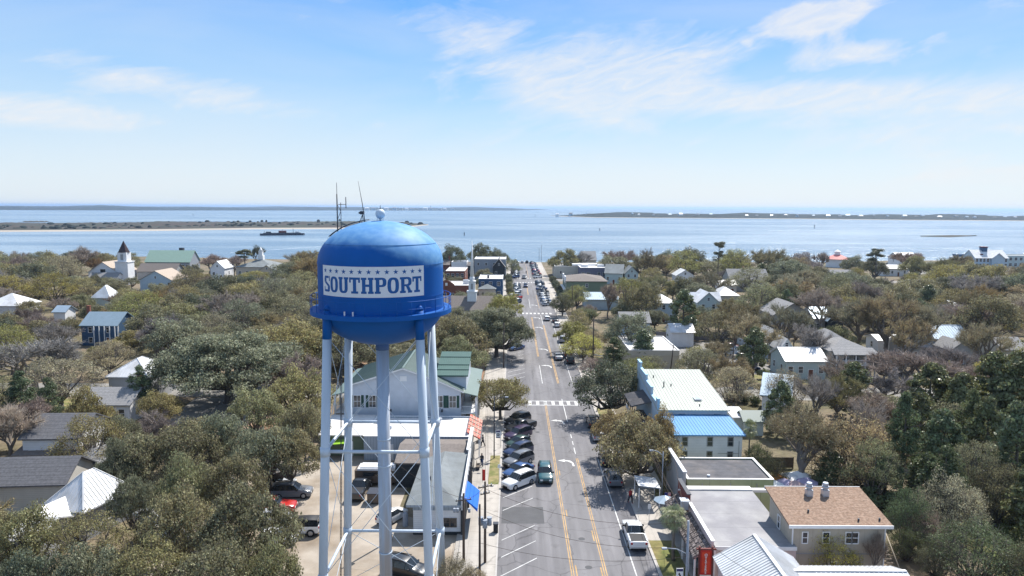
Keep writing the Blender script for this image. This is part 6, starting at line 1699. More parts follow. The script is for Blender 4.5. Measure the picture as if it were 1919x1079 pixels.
def banner(t, x, z, w=.62, h=1.15, mark=0):
    b = MB(); b.tube([(0, 0, z + h / 2 + .06), (x + w / 2 * (1 if x > 0 else -1), 0, z + h / 2 + .06)], .02, 4); a = b.build('banner_bracket', M_dark, t)
    p = small(t, 'banner', T_trim, (x - w / 2, x + w / 2, -.02, .02, z - h / 2, z + h / 2))
    small(p, 'banner_band', mat_navy, (x - w / 2 + .03, x + w / 2 - .03, -.026, -.021, z + h / 2 - .28, z + h / 2 - .05)); small(p, 'banner_foot', mat_navy, (x - w / 2 + .03, x + w / 2 - .03, -.026, -.021, z - h / 2 + .03, z - h / 2 + .13))
    e = MB()
    if mark: # standing figure-like emblem on a plinth
        e.poly([(x - .16, -.027, z - .34), (x + .16, -.027, z - .34), (x + .12, -.027, z - .22), (x - .12, -.027, z - .22)]); e.poly([(x - .05, -.028, z - .22), (x + .12, -.028, z - .22), (x + .1, -.028, z - .02), (x - .02, -.028, z + .02)]); e.poly([(x - .13, -.027, z + .02), (x - .05, -.027, z - .1), (x + .03, -.027, z + .02), (x + .0, -.027, z + .16), (x - .08, -.027, z + .18)])
    else:
        n_ = 16
        for k in range(n_):
            a0, a1 = 2 * math.pi * k / n_, 2 * math.pi * (k + 1) / n_
            e.poly([(x + .2 * math.cos(a0), -.027, z - .08 + .2 * math.sin(a0)), (x + .2 * math.cos(a1), -.027, z - .08 + .2 * math.sin(a1)), (x + .12 * math.cos(a1), -.027, z - .08 + .12 * math.sin(a1)), (x + .12 * math.cos(a0), -.027, z - .08 + .12 * math.sin(a0))])
        e.poly([(x - .03, -.028, z - .18), (x + .03, -.028, z - .18), (x + .03, -.028, z + .02), (x - .03, -.028, z + .02)])
    e.build('emblem', T_black, p)
mat_navy = mat('banner_navy', (.06, .05, .14), .7)
q = gp(926, 860); t = pole('dark banner pole with a round white banner behind the parked cars', q.x, q.y, 9.0, .09, M_dark, name='banner_pole'); banner(t, .55, 3.6); arm_light(t, 8.9, 1.6, 0, M_dark)
# right-hand street light pole with banner
q = gp(1285, 1128); t = pole('tall grey lamp pole with a side banner beside the palm', q.x, q.y, 7.6, .13, T_concpole, name='lamp_pole'); A5 = Vector((q.x, q.y, 7.5))
arm_light(t, 5.0, -1.9, .1); banner(t, -.62, 2.6, .62, 1.15, 1)
q = gp(1240, 940); t = pole('slanting pale street lamp over the pavement by the brown trees', q.x, q.y, 6.2, .07, T_concpole, name='street_lamp'); arm_light(t, 6.2, -1.2, .5)
q = gp(1111, 690); t = pole('tall timber pole with a traffic camera box on a long arm', q.x, q.y, 11.2, .17); A6 = Vector((q.x, q.y, 11))
b = MB(); b.tube([(0, 0, 3.1), (1.8, -.4, 2.9), (3.0, -.7, 2.5)], .07, 5); a = b.build('signal_arm', T_concpole, t); q2 = MB(); q2.box(2.7, 3.3, -.95, -.45, 2.2, 3.1); q2.build('signal_box', T_concpole, a)
q = gp(1256, 700); t = pole('timber pole leaning slightly before the beige flat roofed store', q.x, q.y, 6.2, .13, lean=.5); A7 = Vector((q.x + .5, q.y, 6.1))
for k, (px, py, h) in enumerate(((1004, 575, 9), (1072, 590, 10), (1372, 712, 8), (880, 690, 9), (944, 690, 10))):
    q = gp(px, py)
    if k == 0: continue
    pole(['', 'timber pole among the kerb trees past the crosswalk', 'thin leaning pole by the brown tree near the car park', 'dark timber pole under the big oak by the steeple', 'pale timber pole at the oak beside the angled stalls'][k], q.x, q.y, h, .14)
for px, h, lb in ((1010, 9, 'thin mast at the river end of the street'), (1014, 11, 'taller mast beside the thin one at the river end')):
    q = gp(px, 490); pole(lb, q.x, q.y - 2, h, .12, name='mast')
q = gp(1848, 962); t = pole('lamp post with a wide twin head on the lawn beyond the magnolias', q.x, q.y, 4.9, .08, T_wood, name='lamp_post')
small(t, 'lamp_head', T_galv, (-.55, .55, -.3, .3, 4.85, 5.05), (-.4, -.15, -.12, .12, 4.6, 4.85), (.15, .4, -.12, .12, 4.6, 4.85))
def wire(label, a, b, sag=1.0, r=.018):
    pts = []
    for i in range(15):
        u = i / 14; p = Vector(a).lerp(Vector(b), u); p.z -= sag * 4 * u * (1 - u); pts.append(p)
    m_ = MB(); m_.tube(pts, r, 4, cap=False); o = m_.build('overhead_wire', T_pole); tag(o, label, 'wire'); return o
wire('long sagging wire crossing the street near the asphalt patch', A2 + Vector((0, 0, -.3)), A5 + Vector((0, 0, .0)), 1.4)
wire('lower wire crossing the street in front of the white pickup', A2 + Vector((0, 0, -2.6)), A5 + Vector((0, 0, -2.3)), 1.3)
wire('lowest wire crossing the street at the bottom stall lines', A3 + Vector((0, 0, -3.5)), A5 + Vector((0, 0, -3.2)), 1.0)
wire('wire running from the transformer pole to the tavern corner pole', A1, A2, .4)
wire('wire from the lamp pole back to the sky blue roof', A5 + Vector((0, 0, -.5)), Vector((20.6, 89, 5.5)), .8)
wire('pair of wires, upper one, above the restaurant awnings', A5 + Vector((.1, 0, -.2)), Vector((19.6, 55, 5.5)), .4)
wire('wire from the lamp pole towards the timber camera pole', A5, A6, 2.0)
wire('wire between the camera pole and the leaning store pole', A6, A7, 1.0)
wire('wire from the slim lot pole to the tavern corner pole', A4, A1, .6)
# awnings, umbrellas and benches on the restaurant side
q = gp(1262, 935); t = thing('umbrella_table', 'pale blue parasol over a café table beside the maroon parapet', 'parasol', (17.2, 76.8, .12))
b = MB(); b.lathe([(1.3, 2.2), (.02, 2.75)], 8, smooth=False); b.build('canopy', F_silver, t); small(t, 'stem', M_dark, cyls=[(0, 0, 0, 2.6, .03)]); small(t, 'table_top', T_trim, cyls=[(0, 0, .7, .75, .5)])
t = thing('entrance_canopy', 'white ribbed entrance canopy on the pavement below the brown trees', 'canopy', (15.9, 81.2, .12))
b = MB(); b.quad((-1.2, -1.6, 2.7), (1.4, -1.6, 2.4), (1.4, 1.6, 2.4), (-1.2, 1.6, 2.7)); b.quad((-1.2, -1.6, 2.62), (-1.2, 1.6, 2.62), (1.4, 1.6, 2.32), (1.4, -1.6, 2.32))
for k in range(6): b.rib((-1.2, -1.55 + k * .62, 2.7), (1.4, -1.55 + k * .62, 2.4), .06, .05, (0, 0, 1))
b.build('canopy_roof', F_whitem, t)
for x in (-1.1, 1.3):
    for y in (-1.5, 1.5): small(t, 'canopy_post', T_trim, (x - .05, x + .05, y - .05, y + .05, 0, 2.4))
M_flagr = mat('flag_stripe_red', (.45, .03, .05), .8); M_flagb = mat('flag_blue', (.02, .03, .16), .8)
q = gp(1245, 940, 1.5); t = thing('flag', 'striped national flag hanging on a slanted staff by the café', 'flag', (q.x, q.y, 0))
b = MB(); b.tube([(0.9, .5, 1.6), (-.1, -.1, 3.0)], .025, 5); b.build('staff', T_wood, t)
b, b2, b3 = MB(), MB(), MB()
for k in range(13):
    x0_, x1_ = .0 + k * .055, .0 + (k + 1) * .055; sw = lambda x: .05 * math.sin(x * 14)
    (b if k % 2 == 0 else b2).quad((x0_, sw(x0_), 1.3), (x1_, sw(x1_), 1.3), (x1_, sw(x1_), 2.6 - k * .0), (x0_, sw(x0_), 2.6))
b3.box(-.02, .36, -.085, -.075, 2.1, 2.6)
b.build('red_stripes', M_flagr, t); b2.build('white_stripes', T_trim, t); b3.build('blue_canton', M_flagb, t)
t = thing('banner_flag', 'small red banner flag on the transformer pole', 'flag', (gp(905, 1055).x, gp(905, 1055).y - .05, 0)); small(t, 'cloth', T_red, (-.05, .22, -.02, .02, 8.5, 9.6)); small(t, 'staff', M_dark, (-.08, -.05, -.02, .02, 8.3, 9.7))
# bin and dark service box on the pavement
q = gp(929, 999); t = thing('litter_bin', 'black litter bin on the pavement beside the asphalt patch', 'bin', (q.x, q.y, .13)); small(t, 'body', M_ctrim, (-.25, .25, -.25, .25, 0, .95)); small(t, 'lid', M_dark, (-.3, .3, -.3, .3, .951, 1.05))
# yellow-green pedestrian sign
M_ylw = mat('fluorescent_yellow_green', (.42, .62, .02), .5)
q = gp(1040, 592); t = thing('crossing_sign', 'fluorescent yellow green crossing sign by the far crosswalk', 'sign', (q.x + .5, q.y, .1)); small(t, 'post', T_galv, cyls=[(0, 0, 0, 3.4, .05)])
b = MB(); b.poly([(-.75, -.05, 3.0), (0, -.05, 2.25), (.75, -.05, 3.0), (0, -.05, 3.75)]); b.poly([(-.75, -.02, 3.0), (0, -.02, 3.75), (.75, -.02, 3.0), (0, -.02, 2.25)]); sp_ = b.build('sign_plate', M_ylw, t)
b = MB(); b.box(-.07, .1, -.06, -.052, 2.7, 3.15); b.cyl(.02, -.056, 3.2, 3.32, .06, 6); b.build('walker_symbol', T_black, sp_)
# dumpster lid, pallets and clutter of the sand lot
q = gp(638, 852); t = thing('green_canopy_tent', 'bright lime green canvas awning by the white roofed shed', 'awning', (q.x, q.y, 0)); b = MB(); b.quad((-1.3, -1.6, 2.0), (1.3, -1.6, 2.2), (1.3, 1.2, 2.7), (-1.3, 1.2, 2.6)); b.quad((-1.3, -1.6, 1.9), (-1.3, 1.2, 2.5), (1.3, 1.2, 2.6), (1.3, -1.6, 2.1)); b.build('canvas', mat('lime_canvas', (.25, .48, .03), .8), t)
for x in (-1.2, 1.2):
    for y in (-1.5, 1.1): small(t, 'tent_post', T_galv, (x - .04, x + .04, y - .04, y + .04, 0, 2.1 if y < 0 else 2.55))
q = gp(702, 940); t = thing('cargo_box', 'small dark utility trailer box by the camper van', 'box', (q.x, q.y, 0)); small(t, 'body', T_wood, (-.7, .7, -.9, .9, .25, 1.3)); small(t, 'lid', M_dark, (-.75, .75, -.95, .95, 1.302, 1.38)); 
for sx in (-.72, .72): w = MB(); w.tube([(-.08, 0, 0), (.08, 0, 0)], .26, 12); w.build('wheel', M_tyre, t, (sx, 0, .27))
q = gp(765, 985); t = thing('gas_tank', 'pale upright gas bottle against the tavern side wall', 'tank', (q.x - .3, q.y, 0)); b = MB(); b.lathe([(.3, 0), (.3, 1.3), (.2, 1.5), (.01, 1.55)], 12); b.build('bottle', T_concpole, t)
# boats and marks on the river
def barge():
    a, b_ = gp(487, 441, wz), gp(571, 440, wz); L_ = (b_ - a).length
    t = thing('dredge_barge', 'long dark dredging barge with deckhouses on the river', 'barge', ((a.x + b_.x) / 2, (a.y + b_.y) / 2, wz), math.atan2(b_.y - a.y, b_.x - a.x))
    h = MB(); h.prism([(-L_ / 2, 0), (-L_ / 2 + 2, -6), (L_ / 2 - 3, -6), (L_ / 2, 0), (L_ / 2 - 3, 6), (-L_ / 2 + 2, 6)], -.3, 2.3); h.build('hull', M_hull, t)
    small(t, 'deck_pipe', M_hull2, (-L_ * .42, L_ * .40, -3, 3, 2.31, 3.1)); small(t, 'deckhouse', T_maroon2, (-L_ * .08, L_ * .08, -3.5, 3.5, 3.2, 5.6)); small(t, 'deckhouse', M_hull2, (-L_ * .36, -L_ * .26, -3, 3, 3.2, 4.6)); small(t, 'wheelhouse', T_trim, (L_ * .3, L_ * .36, -2.5, 2.5, 3.2, 4.8))
    small(t, 'mast', M_hull, cyls=[(L_ * .24, 0, 3.1, 8.2, .25), (-L_ * .4, 0, 2.3, 6, .2), (0, 0, 5.6, 7.5, .15)])
M_hull = mat('dark_hull', (.02, .03, .055), .6); M_hull2 = mat('grey_deck', (.09, .10, .12), .7); T_maroon2 = mat('rust_red_deck', (.16, .05, .045), .7)
barge()
for px, py, h, lb in ((1526, 428, 7, 'black channel marker standing in the river before the far island'), (870, 441, 4, 'small dark buoy on the river beside the tank'), (1003, 408, 12, 'distant slim channel beacon beyond the river mouth'), (362, 405, 10, 'distant pale channel beacon beyond the marsh island'), (1124, 432, 4, 'tiny buoy in open water above the brown crowned oak')):
    q = gp(px, py, wz); t = thing('channel_marker', lb, 'buoy', (q.x, q.y, wz)); b = MB(); b.cyl(0, 0, -.5, h * .7, .5, 8); b.build('pile', M_hull, t); b = MB(); b.cyl(0, 0, h * .7, h, 1.0, 8, r1=.2); b.build('topmark', M_hull, t)
q = gp(1468, 392.6, wz); t = thing('cargo_ship', 'tiny ship on the sea horizon beyond the far island', 'ship', (q.x, q.y, wz)); small(t, 'hull', M_hull2, (-60, 60, -8, 8, 0, 10)); small(t, 'bridge', T_trim, (20, 45, -8, 8, 10, 30))
q = gp(807, 392.5, wz); t = thing('lighthouse', 'thin lighthouse on the distant shore past the tank', 'lighthouse', (q.x, q.y, wz)); b = MB(); b.cyl(0, 0, 0, 44, 5, 10, r1=3.5); b.build('shaft', M_hull2, t); b = MB(); b.cyl(0, 0, 44, 50, 4.5, 10); b.build('lantern', M_hull, t)
def boat():
    q = gp(1805, 497, 0); t = thing('moored_ship', 'dark blue moored vessel beside the marina restaurant', 'boat', (q.x, q.y + 3, wz)); b = MB(); b.prism([(-13, 0), (-9, -4), (11, -4), (12, 0), (11, 4), (-9, 4)], 0, 4.2); b.build('hull', M_hull, t)
    small(t, 'cabin', T_trim, (-6, 6, -2.5, 2.5, 4.21, 6.6)); small(t, 'upper_deck', W_blue, (-4, 4, -2.4, 2.4, 6.61, 8.2))
boat()
# foam lines left by boats: low crests on the water
M_foam = mat('foam', (.55, .62, .68), .6, var=.2, vscale=.2, coord='World')
for pts in ([(430, 474), (500, 469), (560, 464.5), (600, 462)], [(1590, 463.2), (1680, 464.3), (1760, 466.2), (1815, 468)], [(880, 459), (960, 457.6), (1060, 456.5), (1140, 456)], [(1440, 432), (1500, 430.5), (1560, 432)]):
    P = [gp(a, b, wz) for a, b in pts]; b = MB()
    for i in range(len(P) - 1): b.rib(P[i], P[i + 1], 1.4, .10, (0, 0, 1))
    struct(b.build('boat_wake', M_foam))
# people
def person(label, px, py, shirt, trousers, z=0.13, face=0, stride=.2):
    q = gp(px, py); o_ = thing('person', label, 'person', (q.x, q.y, z), face)
    vs = [(0, 0, .95), (0, 0, 1.2), (0, 0, 1.42), (0, 0, 1.52), (0, -.02, 1.66),
          (.10, 0, .90), (.11, -stride, .5), (.11, -stride * 1.1, .08), (.11, -stride * 1.1 - .14, .03), (-.10, 0, .90), (-.11, stride * .6, .5), (-.11, stride * 1.4, .09), (-.11, stride * 1.4 - .14, .03),
          (.19, 0, 1.40), (.24, .08, 1.12), (.25, -.04, .88), (-.19, 0, 1.40), (-.24, -.08, 1.12), (-.25, -.16, .90)]
    es = [(0, 1), (1, 2), (2, 3), (3, 4), (0, 5), (5, 6), (6, 7), (7, 8), (0, 9), (9, 10), (10, 11), (11, 12), (2, 13), (13, 14), (14, 15), (2, 16), (16, 17), (17, 18)]
    rs = [.15, .15, .16, .06, .10, .10, .07, .05, .04, .10, .07, .05, .04, .07, .05, .035, .07, .05, .035]
    me = bpy.data.meshes.new('body'); me.from_pydata(vs, es, []); b = link('body', me, o_); md = b.modifiers.new('skin', 'SKIN')
    for v, r in zip(me.skin_vertices[0].data, rs): v.radius = (r, r * .75 if r > .12 else r)
    me.skin_vertices[0].data[0].use_root = True
    b.modifiers.new('sub', 'SUBSURF').levels = 1
    me.materials.append(shirt)
    tr = MB()
    for s in (1, -1):
        k1, k2 = (-stride, -stride * 1.1) if s > 0 else (stride * .6, stride * 1.4)
        tr.tube([(s * .08, 0, .98), (s * .11, k1, .5), (s * .11, k2, .1)], [.13, .09, .07], 8)
    tr.build('trousers', trousers, o_)
    hd = MB(); hd.lathe([(.01, -.13), (.075, -.10), (.10, 0), (.085, .08), (.01, .13)], 10); hd.build('head', M_skin, o_, (0, -.02, 1.66))
    hr = MB(); hr.lathe([(.105, -.02), (.11, .05), (.08, .12), (.01, .145)], 10); hr.build('hair', T_black, o_, (0, .01, 1.67))
M_skin = mat('skin', (.45, .27, .19), .6); C_red = mat('red_shirt', (.35, .04, .04), .8); C_blue = mat('denim', (.05, .08, .17), .9); C_white = mat('white_shirt', (.6, .6, .6), .8); C_dark = mat('dark_clothes', (.03, .03, .04), .9)
person('person in dark clothes crossing the street at the far crosswalk', 986, 513, C_dark, C_dark, .01)
person('person in a white shirt by the far stalls near the navy shop', 973, 511, C_white, C_blue, .01)
person('person in a red shirt under the brown tree beside the kerb', 1181, 944, C_red, C_dark, .13, .5)
person('person in purple grey clothes on the pavement behind the big oak', 939, 640, mat('mauve_shirt', (.14, .10, .2), .8), C_blue)
person('person in dark clothes walking past the dark shop front', 903, 875, C_dark, C_blue)

UMB = [('white', T_trim), ('lavender', mat('lavender_canvas', (.36, .32, .45), .8)), ('pale pink', mat('pink_canvas', (.5, .36, .36), .8)), ('white', T_trim), ('orange', mat('orange_canvas', (.55, .22, .04), .8)), ('lavender', None), ('white', T_trim)]
for k, (px, py) in enumerate(((1452, 912), (1470, 908), (1490, 912), (1478, 896), (1458, 900), (1512, 906), (1500, 893))):
    q = gp(px, py, 1.8); nm, m_ = UMB[k]; m_ = m_ or UMB[1][1]
    t = thing('umbrella_table', f'{nm} patio umbrella, ' + ['by the dark flat roof corner', 'second from the dark flat roof corner', 'in the middle of the patio', 'behind the middle umbrella of the patio', 'behind the corner umbrella of the patio', 'under the tan tree at the patio edge', 'farthest under the tan tree on the patio'][k], 'parasol', (q.x, q.y, 0), group='umbrellas on the restaurant patio')
    b = MB(); b.lathe([(1.35, 2.0), (.02, 2.6)], 8, smooth=False); b.build('canopy', m_, t); small(t, 'stem', M_dark, cyls=[(0, 0, 0, 2.5, .03)]); small(t, 'table_top', T_trim, cyls=[(0, 0, .7, .75, .6)])
sheet('patio', [tuple(gp(a, b)[:2]) for a, b in ((1452, 960), (1550, 960), (1545, 900), (1440, 900))], .007, M_road2)

for k, (lb, px, py, a_, b_) in enumerate((('person in a white shirt walking on the pavement by the far stalls', 948, 600, C_white, C_dark), ('person in denim on the pavement beside the crosswalk oak', 1122, 770, C_blue, C_dark), ('person in a pale shirt beneath the restaurant awning', 1262, 1000, C_white, C_blue),
        ('person in red by the silver parked SUV', 1068, 650, C_red, C_dark), ('person in dark clothes outside the red tiled porch', 905, 838, C_dark, C_dark))):
    person(lb, px, py, a_, b_, .13, k * 1.1)
for k, (px, py, lb) in enumerate(((936, 905, 'parking sign on a thin post at the head of the white SUV'), (938, 840, 'parking sign on a thin post in the middle of the angled row'), (1100, 760, 'thin sign post at the crosswalk on the oak side'), (984, 770, 'thin sign post at the crosswalk beside the kerb oak'), (1216, 985, 'thin sign post at the kerb above the white pickup'))):
    q = gp(px, py); x_ = min(q.x, -1.7) if px < 1000 else max(q.x, 14.35); t = thing('street_sign', lb, 'sign', (x_, q.y, .13)); small(t, 'post', T_galv, cyls=[(0, 0, 0, 2.4, .03)]); small(t, 'sign_plate', T_trim, (-.18, .18, -.05, -.032, 1.85, 2.35))
for k, (x_, y_, lb) in enumerate(((-4.6, 92, 'timber bench on the pavement facing the dark shop front'), (-4.9, 103, 'timber bench beside the red tiled porch'), (16.9, 104, 'timber bench beneath the dark balcony'))):
    t = thing('bench', lb, 'bench', (x_, y_, .13), R(90 if x_ < 0 else -90)); small(t, 'seat', T_wood, (-.75, .75, -.22, .22, .42, .47)); small(t, 'backrest', T_wood, (-.75, .75, .2, .25, .55, .9)); small(t, 'leg', M_dark, (-.7, -.64, -.2, .25, 0, .42)); small(t, 'leg', M_dark, (.64, .7, -.2, .25, 0, .42))
wire('upper wire along the restaurant fronts to the brown trees', A5, Vector((17.2, 93, 6.6)), .6); wire('lower wire along the restaurant fronts to the brown trees', A5 + Vector((0, 0, -.7)), Vector((17.2, 93, 5.9)), .7)
wire('wire running down the tower side pavement towards the inn', A2, Vector((-4.2, 110, 8.6)), .9); wire('second wire running down the tower side pavement', A2 + Vector((.3, 0, -.6)), Vector((-4.0, 110, 7.9)), .9)
# ------------------------------------------------------------------ trees
def leaf_mat(name, spec=.25, rough=.55, trans=.36, lo=.6, hi=1.4):
    M = bpy.data.materials.new(name); M.use_nodes = True
    nt = M.node_tree; N, L = nt.nodes, nt.links; N.clear()
    out = N.new('ShaderNodeOutputMaterial')
    oi = N.new('ShaderNodeObjectInfo'); g = N.new('ShaderNodeNewGeometry'); tc = N.new('ShaderNodeTexCoord')
    mr = N.new('ShaderNodeMapRange'); mr.inputs['To Min'].default_value = lo; mr.inputs['To Max'].default_value = hi
    L.new(g.outputs['Random Per Island'], mr.inputs['Value'])
    no = N.new('ShaderNodeTexNoise'); no.inputs['Scale'].default_value = .55; no.inputs['Detail'].default_value = 2; L.new(tc.outputs['Object'], no.inputs['Vector'])
    m2 = N.new('ShaderNodeMapRange'); m2.inputs['From Min'].default_value = .3; m2.inputs['From Max'].default_value = .7; m2.inputs['To Min'].default_value = .72; m2.inputs['To Max'].default_value = 1.3
    L.new(no.outputs['Fac'], m2.inputs['Value'])
    mu = N.new('ShaderNodeMath'); mu.operation = 'MULTIPLY'; L.new(mr.outputs[0], mu.inputs[0]); L.new(m2.outputs[0], mu.inputs[1])
    hs = N.new('ShaderNodeHueSaturation'); L.new(oi.outputs['Color'], hs.inputs['Color']); L.new(mu.outputs[0], hs.inputs['Value'])
    m3 = N.new('ShaderNodeMapRange'); m3.inputs['To Min'].default_value = .475; m3.inputs['To Max'].default_value = .52; L.new(g.outputs['Random Per Island'], m3.inputs['Value']); L.new(m3.outputs[0], hs.inputs['Hue'])
    p = N.new('ShaderNodeBsdfPrincipled'); p.inputs['Roughness'].default_value = rough; p.inputs['Specular IOR Level'].default_value = spec
    L.new(hs.outputs[0], p.inputs['Base Color'])
    t = N.new('ShaderNodeBsdfTranslucent'); L.new(hs.outputs[0], t.inputs['Color'])
    mx = N.new('ShaderNodeMixShader'); mx.inputs[0].default_value = trans
    L.new(p.outputs[0], mx.inputs[1]); L.new(t.outputs[0], mx.inputs[2]); L.new(mx.outputs[0], out.inputs['Surface'])
    return M
M_leaf = leaf_mat('oak_foliage', lo=.5, hi=1.55)
M_glossleaf = leaf_mat('glossy_magnolia_foliage', .35, .38, .26, lo=.5, hi=1.5)
M_twig = leaf_mat('twigs_and_buds', .2, .7, .15, lo=.65, hi=1.35)
M_bark = mat('oak_bark', (.115, .10, .088), .95, var=.3, vscale=2, stretch=(2, 2, .5), bump=.4, bscale=6)
M_palebark = mat('pale_bark', (.19, .165, .145), .95, var=.25, vscale=2, stretch=(2, 2, .5))
M_frond = leaf_mat('palm_fronds', .35, .45, .2, lo=.5, hi=1.5)

def quads_mesh(name, cen, size, nrm, mat_, rs, aspect=1.0, jit=.35):
    """many small leaf faces: centre, half size, facing"""
    n = len(cen)
    a = np.cross(nrm, rs.normal(size=(n, 3))); a /= np.linalg.norm(a, axis=1)[:, None] + 1e-9
    b = np.cross(nrm, a); b /= np.linalg.norm(b, axis=1)[:, None] + 1e-9
    s = size[:, None]
    j = lambda: (1 + rs.uniform(-jit, jit, (n, 1)))
    v = np.stack([cen - a * s * aspect * j(), cen - b * s * .8 * j(), cen + a * s * aspect * j(), cen + b * s * .8 * j()], 1).reshape(-1, 3)
    return v, n
def raw_mesh(name, v, n, mat_, k=4):
    me = bpy.data.meshes.new(name)
    me.vertices.add(n * k); me.vertices.foreach_set('co', v.astype(np.float32).ravel())
    me.loops.add(n * k); me.loops.foreach_set('vertex_index', np.arange(n * k, dtype=np.int32))
    me.polygons.add(n); me.polygons.foreach_set('loop_start', np.arange(0, n * k, k, dtype=np.int32)); me.polygons.foreach_set('loop_total', np.full(n, k, dtype=np.int32))
    me.materials.append(mat_); me.update(calc_edges=True); me.validate()
    return me
def unit(v): return v / (np.linalg.norm(v, axis=-1, keepdims=True) + 1e-9)

def make_oak(seed, n_leaf=12500, rx=7.0, H=9.5, spread=1.0, leaf=.15, mat_=None, bark=None, low=.28, nc=46, csz=1.0):
    rs = np.random.RandomState(seed); rr = random.Random(seed)
    cl = []
    tries = 0
    while len(cl) < nc and tries < 4000:
        tries += 1
        th = rs.uniform(0, 2 * math.pi); u = rs.uniform(0, 1) ** .55
        r = rx * u * rs.uniform(.9, 1.08)
        top = H * (1 - (u ** 2.3) * .42) * rs.uniform(.86, 1.03)
        z = top - rs.uniform(.6, 1.3) if rs.rand() < .72 else rs.uniform(H * low + 1.0, top)
        rad = rs.uniform(.75, 1.65) * rx / 7 * csz
        p = np.array([r * math.cos(th) * spread, r * math.sin(th), z])
        if all(np.linalg.norm((p - q[0]) * [1, 1, 1.3]) > .70 * (rad + q[1]) for q in cl): cl.append((p, rad))
    w = np.array([q[1] ** 2 for q in cl]); w /= w.sum()
    idx = rs.choice(len(cl), n_leaf, p=w)
    P = np.array([cl[i][0] for i in idx]); Rd = np.array([cl[i][1] for i in idx])
    d = unit(rs.normal(size=(n_leaf, 3))); d[:, 2] = np.where(rs.rand(n_leaf) < .6, np.abs(d[:, 2]), d[:, 2])
    rad = Rd * (rs.uniform(.35, 1.0, n_leaf) ** .5) * rs.uniform(.9, 1.18, n_leaf)
    # ragged tufts
    tuft = rs.randint(0, 9, n_leaf); toff = rs.normal(size=(len(cl), 9, 3)) * .28
    cen = P + d * rad[:, None] * np.array([1.15, 1.15, .62]) + toff[idx, tuft] * Rd[:, None]
    nr = unit(d * .8 + rs.normal(size=(n_leaf, 3)) * .75 + np.array([0, 0, .35]))
    v, n = quads_mesh('crown', cen, rs.uniform(.6, 1.35, n_leaf) * leaf * rx / 7, nr, mat_, rs)
    crown = raw_mesh('crown', v, n, mat_ or M_leaf)
    tr = MB()
    h0 = H * low * .75
    tr.tube([(0, 0, -.1), (.05, 0, .35), (.1, .05, h0)], [.62 * rx / 7, .44 * rx / 7, .36 * rx / 7], 9)
    limbs = sorted(cl, key=lambda q: rr.random())[:20 if nc < 60 else 34]
    for p, rad in limbs:
        s = Vector((.1, .05, h0 - .15)); e = Vector(p) - Vector((0, 0, .2))
        m1 = s.lerp(e, .35) + Vector((rr.uniform(-.7, .7), rr.uniform(-.7, .7), -.25 * (e - s).length * .35)); m2 = s.lerp(e, .7) + Vector((rr.uniform(-.6, .6), rr.uniform(-.6, .6), rr.uniform(-.3, .4)))
        k = rx / 7; tr.tube([s, m1, m2, e], [.23 * k, .17 * k, .10 * k, .04 * k], 6)
        for _ in range(2):
            e2 = m2 + Vector((rr.uniform(-1.6, 1.6), rr.uniform(-1.6, 1.6), rr.uniform(.2, 1.3))); tr.tube([m2, m2.lerp(e2, .5) + Vector((0, 0, .1)), e2], [.07 * k, .05 * k, .02 * k], 4)
    for p, rad in cl:    # bare twigs reaching through the leaves
        for _ in range(5):
            c0 = Vector(p) + Vector((rr.uniform(-.3, .3), rr.uniform(-.3, .3), -.2)) * rad; d_ = Vector((rr.gauss(0, 1), rr.gauss(0, 1), rr.gauss(.5, .7))).normalized()
            tr.tube([c0, c0 + d_ * rad * .7, c0 + (d_ + Vector((rr.uniform(-.3, .3), rr.uniform(-.3, .3), .1))) * rad * rr.uniform(1.1, 1.4)], [.045, .03, .012], 3, cap=False)
    return tr.mesh('trunk', bark or M_bark), crown, rx, H

